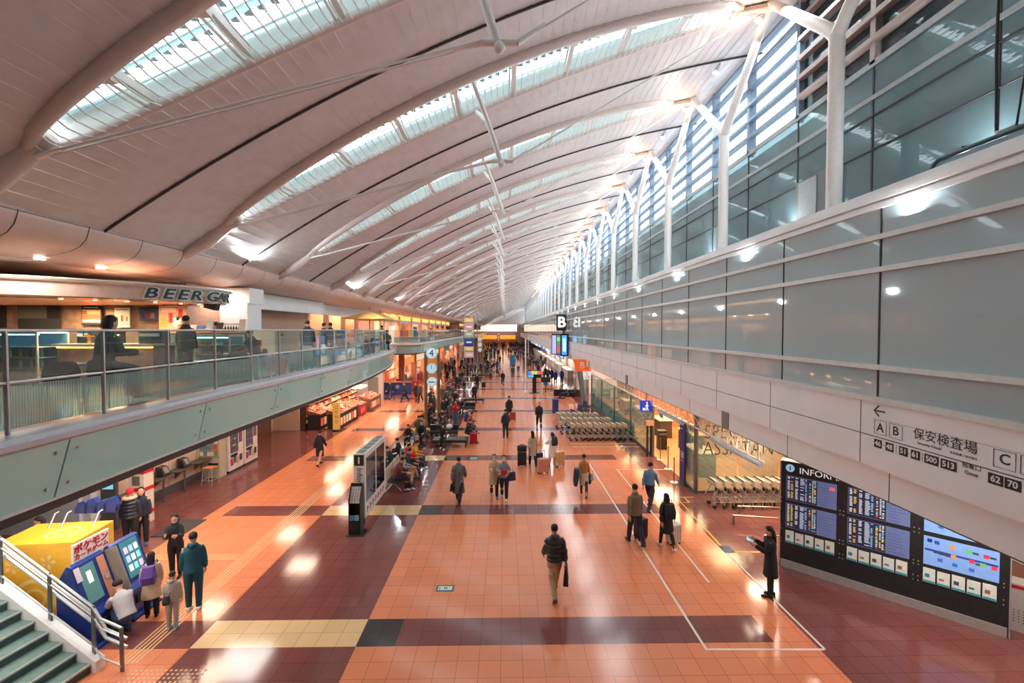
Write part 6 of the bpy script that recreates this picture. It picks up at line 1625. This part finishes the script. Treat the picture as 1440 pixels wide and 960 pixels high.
    if lod < 1:
        e_ = MB()
        for s in (-1, 1): e_.ball(hd((s * .03, .083, .008)), (.011, .008, .006), 0, 8, 5)
        parts.append(('eyes', e_.mesh('eyes', C((30, 22, 20), .3))))
    for _, me in parts:
        me.transform(Matrix.Translation((0, 0, -low)))
    J['low'] = low
    MESHC[key] = (parts, J)
    return MESHC[key]
def person(label, x, y, rz, h=1.7, pose='stand', outfit='jacket', colours=((40, 42, 46), (40, 42, 50), (30, 30, 32), (24, 20, 20)), hair='short', lod=1, z=0, fem=False, extra=(), group=None):
    """rz = heading in degrees, 0 walks away from the viewpoint, 180 towards it"""
    parts, J = figure_meshes(pose, outfit, colours, lod, hair, fem, False, tuple(extra))
    t = thing('person', label, 'person', (x, y, z), R(rz), group); s = h / 1.7; t.scale = (s, s, s)
    for nm, me in parts:
        o = bpy.data.objects.new(nm, me); COL.objects.link(o); o.parent = t
    t['_j'] = 0; del t['_j']
    return t, J
def in_world(t, J, nm, i, dz=0):
    v = J[nm][i] - Vector((0, 0, J['low'])); M = Matrix.Translation(t.location) @ Matrix.Rotation(t.rotation_euler.z, 4, 'Z') @ Matrix.Scale(t.scale.x, 4)
    return M @ v
def suitcase(x, y, rz, rgb, label, h=.62, w_=.42, d=.26, z=0):
    t = thing('suitcase', label, 'suitcase', (x, y, z), R(rz))
    MB().box(-w_ / 2, w_ / 2, -d / 2, d / 2, .06, h).build('shell', C(rgb, .35), t, bevel=.035)
    m_ = MB()
    for i in range(4): m_.box(-w_ / 2 + .06 + i * (w_ - .12) / 3 - .008, -w_ / 2 + .06 + i * (w_ - .12) / 3 + .008, -d / 2 - .006, d / 2 + .006, .12, h - .07)
    m_.build('rib', C(tuple(int(v * .82) for v in rgb), .4), t)
    hm = MB()
    for s in (-.1, .1): hm.tube([(s, d * .3, h), (s, d * .3, h + .32)], .009, 6)
    hm.tube([(-.1, d * .3, h + .32), (.1, d * .3, h + .32)], .014, 6); hm.build('pull_handle', DSTEEL, t)
    for a in (-1, 1):
        for b in (-1, 1): MB().tube([(a * (w_ / 2 - .05), b * (d / 2 - .05) - .012, .03), (a * (w_ / 2 - .05), b * (d / 2 - .05) + .012, .03)], .03, 8).build('wheel', BLACK, t)
def bag(x, y, z, rz, rgb, label, kind='tote', s=1.0):
    t = thing({'tote': 'tote_bag', 'backpack': 'backpack', 'brief': 'briefcase', 'duffel': 'duffel_bag'}[kind], label, 'bag', (x, y, z), R(rz))
    if kind == 'backpack':
        t.scale = (s, s, s)
        MB().loft([[(-.13, -.02, 0), (.13, -.02, 0), (.12, -.16, .02), (-.12, -.16, .02)], [(-.15, -.0, .2), (.15, -.0, .2), (.13, -.17, .2), (-.13, -.17, .2)], [(-.12, .0, .4), (.12, .0, .4), (.1, -.11, .4), (-.1, -.11, .4)]], smooth=False).build('pack', C(rgb), t, bevel=.03)
        MB().box(-.1, .1, -.19, -.15, .04, .2).build('front_pocket', C(tuple(int(v * .8) for v in rgb)), t, bevel=.012)
        for a in (-.09, .09): MB().tube([(a, -.0, .38), (a * 1.1, .05, .46), (a * 1.2, .16, .44), (a * 1.4, .2, .3), (a * 1.4, .14, .12), (a * 1.2, .0, .05)], (.012), 6).build('strap', C(tuple(int(v * .7) for v in rgb)), t)
    elif kind == 'duffel':
        MB().tube([(-.22, 0, .14), (-.2, 0, .14), (.2, 0, .14), (.22, 0, .14)], [.1, .14, .14, .1], 12).build('body', C(rgb), t); MB().tube([(-.1, 0, .26), (-.06, 0, .34), (.06, 0, .34), (.1, 0, .26)], .01, 6).build('handle', C(rgb), t)
    else:
        w_, d_, h_ = ((.17, .06, .34) if kind == 'tote' else (.2, .05, .28)); w_ *= s; h_ *= s
        MB().loft([[(-w_, -d_, -h_), (w_, -d_, -h_), (w_, d_, -h_), (-w_, d_, -h_)], [(-w_ * .9, -d_ * .4, 0), (w_ * .9, -d_ * .4, 0), (w_ * .9, d_ * .4, 0), (-w_ * .9, d_ * .4, 0)]], smooth=False).build('body', C(rgb), t, bevel=.01)
        MB().tube([(-w_ * .4, 0, 0), (-w_ * .25, 0, .09), (w_ * .25, 0, .09), (w_ * .4, 0, 0)], .01, 6).build('handle', C(tuple(int(v * .7) for v in rgb)), t)
    return t
def gp(u, v): return G(u, v)[:2]
BK, NV, KH, GY, DG = (30, 32, 36), (34, 44, 70), (196, 166, 124), (120, 122, 122), (62, 64, 64)
HB = (26, 21, 20)
def pp(u, v, *a, **k): x, y = gp(u, v); return person(k.pop('label'), x, y, *a, **k)
# -- single figures on the open floor
t, J = pp(780, 836, 8, 1.74, 'walk2', 'puffer', ((44, 50, 52), (188, 156, 118), (40, 42, 44), HB), lod=0, label='man in black padded jacket and khaki trousers walking away in the near aisle')
p = in_world(t, J, 'ra', 2); bag(p.x + .02, p.y + .0, p.z - .1, 80, (30, 30, 32), 'black tote bag hanging from the hand of the man in the padded jacket', s=1.15)
t, J = pp(645, 706, -4, 1.72, 'walk', 'longcoat', ((104, 104, 98), (32, 32, 36), (24, 24, 26), HB), lod=0, label='man in long grey coat walking away left of the masked pair')
p = in_world(t, J, 'la', 2); bag(p.x, p.y, p.z - .08, 80, BK, 'black briefcase in the left hand of the man in the long grey coat', 'brief', .9)
bag(t.location.x + .05, t.location.y - .13, 1.08, 0, (110, 108, 100), 'small grey pack on the back of the man in the long grey coat', 'backpack', .55)
pp(695, 698, 184, 1.64, 'hold', 'coat', ((200, 176, 146), (30, 30, 34), (70, 130, 170), HB), lod=0, fem=True, hair='long', extra=('mask',), label='masked woman in beige coat walking towards us beside the grey sweater person')
t, J = pp(709, 701, 176, 1.66, 'hold', 'jacket', ((128, 138, 142), (30, 36, 54), (226, 226, 226), HB), lod=0, extra=('mask',), label='masked person in grey sweater and dark jeans clutching something red')
tag(MB().box(-.12, .12, -.06, .06, -.1, .1).build('red_scarf', C((190, 30, 50)), None, (t.location.x, t.location.y - .3, 1.1), bevel=.04), 'bundled red scarf held at the chest of the person in grey sweater', 'scarf')
bag(t.location.x + .28, t.location.y, 1.0, 20, (40, 44, 70), 'navy shoulder bag at the side of the person in grey sweater', 'tote', .9)
t, J = pp(749, 654, 10, 1.62, 'drag', 'coat', ((186, 168, 142), (34, 32, 36), (30, 28, 30), HB), fem=True, hair='long', label='long-haired traveller in beige coat standing between black suitcases')
x, y = gp(734, 655); suitcase(x, y, 0, (34, 34, 38), 'black suitcase with a bag on top left of the traveller in beige', .66); bag(x, y, .68, 0, BK, 'black duffel bag lying on top of the left black suitcase', 'duffel')
x, y = gp(758, 654); suitcase(x, y, 0, (40, 42, 50), 'dark suitcase just right of the traveller in beige', .6, .36)
x, y = gp(763.5, 665); suitcase(x, y, 15, (206, 140, 126), 'dusty pink suitcase nearest in the luggage group', .66, .48)
t, J = pp(777, 656, 20, 1.6, 'push', 'coat', ((230, 222, 210), (214, 196, 168), (60, 50, 50), HB), fem=True, hair='long', label='woman in off-white coat with black backpack pushing a pink suitcase')
bag(t.location.x + .05, t.location.y - .13, 1.02, 20, (46, 46, 50), 'black backpack on the woman in the off-white coat', 'backpack')
x, y = gp(786, 656); suitcase(x, y, 30, (206, 164, 120), 'tan suitcase at the right end of the luggage group', .72, .5)
t, J = pp(821, 697, -10, 1.64, 'walk', 'shirtskirt', ((176, 120, 62), (196, 184, 164), (28, 26, 28), (40, 32, 28)), fem=True, lod=0, label='woman in mustard brown top and pale skirt carrying a navy coat on her arm')
p = in_world(t, J, 'la', 2)
c_ = MB(); c_.tube([(0, 0, .28), (.01, .02, .1), (-.02, 0, -.15), (-.03, 0, -.38)], [(.1, .09), (.17, .12), (.16, .11), (.1, .07)], 10); o = c_.build('folded_coat', C((42, 58, 84)), None, (p.x - .1, p.y, p.z + .0)); tag(o, 'navy padded coat hanging over the arm of the woman in the brown top', 'coat')
p = in_world(t, J, 'ra', 2); bag(p.x + .04, p.y, p.z - .1, 70, (40, 46, 60), 'dark navy tote in the hand of the woman in the brown top', s=.95); bag(p.x + .16, p.y + .05, p.z - .06, 70, (214, 214, 216), 'white carrier bag beside the dark tote of the woman in the brown top', s=.7)
t, J = pp(893, 764, 12, 1.78, 'drag', 'jacket', ((122, 110, 90), (36, 46, 66), (32, 32, 36), HB), lod=0, label='man in olive brown coat and dark jeans pulling a black suitcase')
x, y = gp(901, 757); suitcase(x, y, 30, (36, 36, 40), 'black suitcase pulled by the man in the olive brown coat', .62, .38)
pp(914, 716, -38, 1.72, 'walk', 'shirt', ((92, 132, 172), (28, 32, 44), (24, 24, 28), HB), lod=0, label='officer in light blue shirt and navy trousers striding across the tape lines')
t, J = pp(937, 770, 10, 1.6, 'drag', 'coatskirt', ((34, 34, 38), (30, 30, 34), (232, 226, 222), (32, 26, 26)), lod=0, fem=True, hair='bob', label='woman with bobbed hair in black coat wearing a black backpack')
bag(t.location.x + .02, t.location.y - .13, .93, 8, (30, 32, 36), 'black backpack on the woman with bobbed hair', 'backpack', 1.05)
x, y = gp(947, 764); suitcase(x, y, 20, (206, 200, 196), 'silver suitcase beside the woman with the black backpack', .6, .4)
t, J = pp(1083, 838, 62, 1.66, 'phone', 'suitskirt_c', ((26, 28, 32), (26, 28, 32), (26, 26, 28), (20, 18, 18)), lod=0, fem=True, hair='long', label='attendant in black suit and skirt holding a tablet before the information board')
p = in_world(t, J, 'la', 2); q = in_world(t, J, 'ra', 2); mid = (p + q) / 2
tb = thing('tablet', 'pale blue tablet held up by the attendant in black', 'tablet', (mid.x + math.cos(R(152)) * .1, mid.y + math.sin(R(152)) * .1, mid.z + .02), R(62)); MB().box(-.12, .12, -.08, .1, 0, .012, M=Matrix.Rotation(R(25), 4, 'X')).build('case', DG and C((60, 66, 70)), tb); MB().box(-.105, .105, -.07, .09, .012, .015, M=Matrix.Rotation(R(25), 4, 'X')).build('screen', glow((150, 200, 220), .5), tb)
pp(450, 654, -5, 1.68, 'walk', 'suitskirt_bare', ((30, 30, 38), (30, 30, 38), (24, 24, 28), HB), lod=0, fem=True, label='woman in black suit jacket and skirt walking away in the left aisle')
t, J = pp(711, 616, 14, 1.7, 'stand', 'jacket', ((34, 42, 62), (60, 50, 48), BK, HB), label='man in navy jacket standing with his back to us in the middle aisle')
pp(716, 591, 0, 1.7, 'stand', 'jacket', (BK, BK, BK, HB), label='person in black with a grey bag standing just beyond the man in the navy jacket')
x, y = gp(721, 591); suitcase(x, y, 0, (176, 66, 50), 'red brown suitcase beside the pair in the middle aisle', .6)
pp(758, 602, 180, 1.75, 'walk', 'suit', ((30, 36, 50), (28, 32, 44), (20, 20, 22), HB), label='man in dark suit walking towards us right of the middle aisle')
pp(667, 566, -170, 1.72, 'walk', 'jacket', ((36, 40, 48), (26, 26, 30), BK, HB), label='man in dark jacket walking alone along the left edge of the aisle')
pp(549, 563, 160, 1.75, 'walk', 'jacket', ((34, 40, 46), (52, 66, 100), (200, 200, 200), HB), label='person in dark jacket and jeans walking by the blue promotion counter')
t, J = pp(569, 565, 150, 1.75, 'walk2', 'coat', ((30, 36, 44), BK, BK, HB), label='person in long dark coat with briefcase by the promotion counter'); p = in_world(t, J, 'la', 2); bag(p.x, p.y, p.z - .06, 60, BK, 'dark briefcase carried by the person in the long dark coat', 'brief')
pp(585, 565, 170, 1.75, 'walk', 'jacket', (BK, BK, BK, HB), label='left one of two dark-dressed walkers before the clock pylon')
pp(591, 566, 178, 1.75, 'walk2', 'suit', ((70, 74, 84), BK, BK, HB), label='right one of two dark-dressed walkers before the clock pylon')
# -- family at the game corner
t, J = pp(243, 884, 12, 1.22, 'stand', 'hoodie_hood', ((176, 172, 164), (170, 166, 158), (130, 170, 180), (40, 34, 32)), lod=0, label='child in grey hooded tracksuit with a dark sling bag by the card machines')
bag(t.location.x, t.location.y - .14, .62, 10, (50, 50, 52), 'dark sling bag on the back of the child in grey', 'backpack', .45)
t, J = pp(214, 866, 30, 1.42, 'stand', 'coat', ((206, 188, 160), (28, 28, 34), (40, 40, 44), (28, 22, 22)), lod=0, fem=True, hair='long', label='girl with long dark hair in pale coat wearing a purple backpack')
bag(t.location.x + .06, t.location.y - .13, .82, 25, (104, 74, 156), 'purple backpack on the long-haired girl', 'backpack', .95)
pp(273, 856, 24, 1.74, 'stand', 'hoodie_hood', ((24, 84, 100), (22, 78, 94), (232, 232, 230), HB), lod=0, extra=('mask',), label='man in teal hooded tracksuit and white shoes by the card machines')
pp(248, 810, 200, 1.62, 'phone', 'jacket', ((30, 34, 40), BK, BK, HB), lod=0, fem=True, hair='bob', extra=('mask',), label='masked person in black jacket looking down behind the man in teal')
pp(180, 896, 62, 1.72, 'crouch', 'shirt_long', ((186, 182, 184), (30, 60, 92), BK, HB), lod=0, label='person in pale grey top crouching at the open card machine')
t, J = pp(184, 772, 20, 1.74, 'stand', 'puffer', ((34, 44, 56), BK, (226, 226, 226), (216, 30, 44)), hair='knit', lod=0, label='person in red knit hat and dark padded parka behind the card machines')
cl = MB().tube([(math.cos(a) * .14, math.sin(a) * .13, 0) for a in [2 * PI * k / 14 for k in range(15)]], .05, 8); tag(cl.build('fur_collar', C((190, 170, 146)), None, (t.location.x, t.location.y, 1.5)), 'pale fur collar of the dark parka under the red knit hat', 'collar')
pp(200, 765, 215, 1.7, 'stand', 'jacket', ((26, 36, 56), BK, (60, 80, 110), HB), fem=True, hair='long', lod=0, label='person in black and grey jacket facing the red knit hat')
x, y = -11.3, 10.6
person(x=-11.45, y=10.85, rz=150, h=1.7, pose='phone', outfit='jacket', colours=((34, 44, 56), BK, BK, HB), lod=0, fem=True, hair='bob', extra=('mask',), label='masked person in dark hood behind the yellow cabinet')
# -- upper floor guests
def up_(label, x, y, rz, h=1.68, pose='sit', outfit='jacket', colours=(BK, BK, BK, HB), dz=0, **k):
    return person(label, x, y, rz, h, pose, outfit, colours, z=ZF + dz, **k)
up_('woman in black sitting on a chair with her back to us at the balcony rail', -7.22, 7.95, -20, 1.95, 'sit', 'jacket', ((30, 32, 34), (30, 32, 34), BK, (24, 20, 20)), fem=True, hair='bob', lod=0, dz=.06)
up_('man in dark leather jacket standing at the pastry case of the cafe', -8.1, 11.2, 0, 1.7, 'stand', 'jacket', ((48, 46, 46), BK, BK, (26, 22, 22)), lod=0)
up_('person in black jacket bending forward beside the white wall pier', -8.2, 13.2, 90, 1.74, 'bend', 'jacket', ((34, 44, 46), BK, BK, HB), lod=0)
up_('person in black sitting by the striped screen with a magazine', -6.95, 12.3, 70, 1.72, 'sit2', 'jacket', ((36, 38, 42), BK, BK, HB), lod=0, dz=.02)
up_('tall person in black standing with the back to us on the terrace', -7.5, 16.7, 10, 1.7, 'stand', 'coat', lod=1)
up_('second person in black standing right of the tall one on the terrace', -7.1, 17.2, -30, 1.62, 'stand', 'jacket', ((44, 46, 52), BK, BK, HB), lod=1)
up_('person in dark clothes leaning forward at a terrace table', -6.95, 18.7, 60, 1.66, 'sit2', 'jacket', ((60, 66, 74), BK, BK, HB), lod=1)
up_('person in black standing beside the blue poster stand', -7.7, 19.4, 20, 1.66, 'stand', 'jacket', lod=1)
up_('child in pink sitting between the poster stand and the parasols', -7.0, 22.3, 150, 1.3, 'sit', 'jacket', ((226, 130, 160), (60, 60, 90), BK, HB), lod=1)
up_('person in grey sitting under the nearer parasol', -7.1, 24.4, 180, 1.66, 'sit', 'jacket', ((110, 116, 116), BK, BK, (70, 50, 40)), lod=1)
up_('person in green sitting under the farther parasol', -7.4, 27.6, 190, 1.66, 'sit', 'jacket', ((90, 110, 96), BK, BK, HB), lod=1)
up_('person in black walking behind the parasols', -8.4, 30.0, 60, 1.7, 'walk', 'jacket', lod=1)
# -- people on the seats behind the pylon
def seated(label, x, y, rz, pose='sit', top=BK, leg=BK, shoe=(40, 40, 44), hair='short', h=1.7, outfit='jacket', **k):
    return person(label, x, y, rz, h, pose, outfit, (top, leg, shoe, k.pop('hc', HB)), hair=hair, lod=k.pop('lod', 1), **k)
seated('seated man in maroon jacket and dark trousers nearest behind the pylon', -4.25, 17.05, -90, 'sit2', (110, 46, 56), (34, 38, 42), (214, 206, 204), lod=0)
seated('seated man in light grey jacket and beige trousers second behind the pylon', -4.25, 17.7, -90, 'sit', (150, 156, 166), (208, 172, 130), (50, 52, 54), lod=0)
seated('seated person in dark blue jacket and tan trousers third behind the pylon', -4.25, 18.35, -90, 'sit2', (40, 52, 66), (180, 150, 116), BK)
seated('seated person in bright red hooded jacket behind the pylon', -4.3, 19.0, -90, 'sit', (220, 34, 44), (40, 44, 50), BK, outfit='hoodie_hood')
seated('seated person in yellow jacket and blue jeans looking at a phone', -4.2, 19.65, -90, 'sit2', (232, 164, 56), (44, 70, 104), (220, 220, 220), lod=0)
seated('seated person in grey knit hat beside the yellow jacket', -4.25, 20.4, -90, 'sit', (60, 70, 80), (50, 74, 110), BK, hair='knit', hc=(140, 144, 146))
seated('seated person in navy facing the left aisle nearest behind the pylon', -4.85, 18.7, 90, 'sit2', (36, 46, 66), BK)
seated('seated person in black facing the left aisle by the charging post', -4.85, 20.0, 90, 'sit', BK, BK)
seated('seated person in teal facing the left aisle close to the pylon', -4.85, 17.6, 90, 'sit', (34, 70, 90), BK)
seated('seated man in black looking down on the end of the left padded bench', -5.1, 23.3, 170, 'sit2', (36, 38, 42), BK, lod=0)
seated('seated man in navy with white mask on the left padded bench', -4.55, 23.9, 175, 'sit', (30, 40, 58), BK, lod=0, extra=('mask',))
seated('person in dark green parka sitting behind the two masked men', -4.95, 25.1, 20, 'sit', (74, 80, 56), (50, 50, 44), outfit='puffer')
seated('man in black jacket sitting alone on the wide padded bench', -2.95 - .35, 23.35, 178, 'sit2', (44, 46, 50), (34, 36, 42), (226, 220, 220), lod=0)
seated('person in black bending over a red case at the right end of the wide bench', -2.15, 24.4, -110, 'sit2', (34, 40, 46), BK, lod=1)
seated('person in brick red jacket at the right end of the padded benches', -2.25, 26.4, -100, 'sit2', (150, 70, 70), (60, 80, 110))
seated('person in dark blue sitting behind the brick red jacket', -2.5, 27.6, -80, 'sit', (50, 70, 110), BK)
x, y = -1.75, 24.1; suitcase(x, y, 0, (186, 30, 50), 'bright red suitcase at the right end of the wide padded bench', .6)
t = thing('shopping_bag', 'white crumpled shopping bag on the padded bench behind the lone man', 'bag', (-3.3, 25.7, .42)); MB().ball((0, 0, .17), (.2, .14, .17), 0, 9, 6).build('body', C((230, 224, 214)), t)
t = thing('drink_can', 'small red can shape standing on the left padded bench', 'bottle', (-5.1, 25.6, .42)); MB().tube([(0, 0, 0), (0, 0, .2), (0, 0, .24)], [.06, .06, .03], 10).build('body', RED, t)
# -- dense seated and standing group at the clock pylon
cr_ = random.Random(21)
TOPS = [(30, 34, 40), (36, 44, 60), (26, 28, 32), (52, 56, 62), (40, 60, 84), (66, 70, 58), (90, 92, 96), (34, 50, 62), (30, 34, 40), (26, 28, 32)]
NAMES = {(30, 34, 40): 'black', (36, 44, 60): 'navy', (26, 28, 32): 'deep black', (52, 56, 62): 'charcoal', (40, 60, 84): 'slate blue', (66, 70, 58): 'olive', (90, 92, 96): 'grey', (34, 50, 62): 'dark teal'}
def crowd(u, v, pose, where, grp, rz=None, top=None, lod=2):
    x, y = gp(u, v); top = top or cr_.choice(TOPS)
    outfit = cr_.choice(['jacket', 'coat', 'jacket', 'puffer']) if 'sit' not in pose else 'jacket'
    if outfit == 'puffer': outfit = 'jacket'
    rz = cr_.choice([0, 180, 10, 170, 90, -90]) if rz is None else rz
    nm = NAMES.get(top, 'coloured'); act = {'sit': 'sitting', 'sit2': 'sitting', 'stand': 'standing', 'walk': 'walking', 'walk2': 'walking', 'phone': 'standing'}[pose]
    person('person in %s %s %s %s' % (nm, outfit, act, where), x, y, rz + cr_.uniform(-12, 12), cr_.choice([1.62, 1.68, 1.74]), pose, outfit, (top, (30, 32, 38), (36, 36, 38), HB), lod=lod, group=grp, hair='short')
for u, v, ps in [(644, 585, 'sit'), (650, 583, 'sit2'), (628, 583, 'sit'), (622, 587, 'sit2'), (634, 591, 'sit'), (625, 571, 'sit'), (633, 569, 'sit2'), (641, 572, 'sit'), (621, 563, 'sit'), (630, 560, 'sit2'), (638, 561, 'sit'), (622, 601, 'sit2'), (604, 594, 'sit'), (598, 598, 'sit2'), (627, 611, 'sit2'), (610, 583, 'stand'), (606, 576, 'phone')]:
    crowd(u, v, ps, 'around the numeral pylon', 'people packed around the numeral pylon', lod=1)
pp(641, 598, 185, 1.68, 'phone', 'jacket', ((176, 34, 52), (60, 100, 140), (220, 220, 220), HB), label='person with a red top and jeans standing at the edge of the seated crowd')
pp(594, 616, 30, 1.7, 'sit', 'jacket', ((150, 140, 116), BK, BK, HB), label='person in tan vest sitting at the foot of the numeral pylon')
spots = [('walking away', [(647, 548, 'walk'), (644, 546, 'walk2'), (655, 548, 'walk'), (653, 552, 'phone'), (678, 543, 'stand'), (684, 538, 'stand'), (690, 536, 'walk'), (707, 541, 'walk'), (721, 533, 'walk'), (699, 520, 'walk')])]
for u, v, ps, tp_, lb in [(707, 542, 'walk', (30, 32, 38), 'person in black striding towards us in the centre aisle beyond the solitary walker'), (721, 532, 'walk2', (60, 70, 60), 'person in dark green walking away right of the centre aisle'), (699, 521, 'walk', (40, 84, 70), 'person in green jacket and blue jeans walking away in the centre aisle'), (690, 534, 'walk', (100, 108, 116), 'person in grey walking left of the centre aisle'),
                       (671, 548, 'stand', (24, 28, 32), 'person in long black coat standing beside a black suitcase'), (653, 549, 'walk', (90, 96, 104), 'person in grey suit walking left of the black coat'), (643, 549, 'walk2', (34, 44, 56), 'person in navy walking beside the grey suit'), (637, 529, 'stand', (26, 28, 34), 'person in black coat standing near the far left of the aisle'), (627, 526, 'walk', (26, 28, 32), 'person in long black coat before the shops'), (650, 533, 'walk', (150, 120, 70), 'person in tan jacket among the dark coats left of the aisle'),
                       (703, 512, 'walk', (34, 36, 40), 'person in charcoal in the far centre aisle'), (718, 507, 'stand', (220, 40, 60), 'person in crimson jacket in the far queue'), (728, 509, 'walk', (30, 50, 130), 'person in royal blue top in the far queue'), (729, 523, 'stand', (210, 210, 216), 'person in white and navy beside the far queue ropes'), (771, 536, 'stand', (30, 70, 90), 'person in teal standing left of the check-in planters'), (781, 541, 'stand', (30, 60, 150), 'person in blue top in front of the planters'), (790, 539, 'stand', (30, 70, 170), 'person in bright blue jacket right by the planters'), (757, 528, 'stand', (30, 32, 36), 'person in black at the check-in queue')]:
    pp(u, v, cr_.choice([0, 180]), 1.72, ps, 'jacket', (tp_, (32, 36, 46), BK, HB), label=lb)
x, y = gp(680, 545); suitcase(x, y, 0, BK, 'black suitcase beside the long black coat in the middle distance', .62)
x, y = gp(721, 514); t = thing('blue_poster_stand', 'bright blue poster stand in the middle of the far aisle', 'poster', (x, y, 0)); MB().box(-.4, .4, -.05, .05, .1, 1.9).build('poster', C((30, 130, 180)), t); MB().box(-.45, .45, -.25, .25, 0, .1).build('foot', BLACK, t)
# the farther crowd, region by region
def fill(n, ub, vb, where, grp, poses=('walk', 'stand', 'walk2', 'stand')):
    for i in range(n):
        v = vb[0] + (vb[1] - vb[0]) * cr_.random(); u = cr_.uniform(*ub)
        x, y = gp(u, v)
        if x < -9 or x > 7.5 or y > 188: continue
        crowd(u, v, cr_.choice(poses), where, grp)
fill(34, (625, 690), (500, 530), 'in the crowd by the left shops', 'crowd by the left shops')
fill(34, (655, 700), (486, 506), 'in the far left half of the crowd', 'far left crowd')
fill(48, (688, 745), (482, 505), 'in the far middle of the crowd', 'far middle crowd')
fill(26, (600, 650), (500, 540), 'walking past the lit shops on the left', 'walkers by the lit shops')
fill(34, (735, 775), (490, 520), 'in the check-in queue crowd', 'check-in crowd')
fill(60, (684, 742), (484.5, 490), 'at the very end of the hall', 'farthest crowd')
fill(8, (758, 800), (515, 538), 'near the white partitions on the right', 'crowd by the white partitions')
fill(10, (680, 700), (516, 532), 'waiting around the far padded bench', 'people at the far bench', ('sit', 'stand', 'sit2'))
# extra for the office
person('staff member in dark uniform behind the glass at the office door', 8.6, 20.4, 180, 1.66, 'stand', 'jacket', ((40, 44, 54), BK, BK, HB), lod=1, z=.02)

SC.collection.children.link(COL)
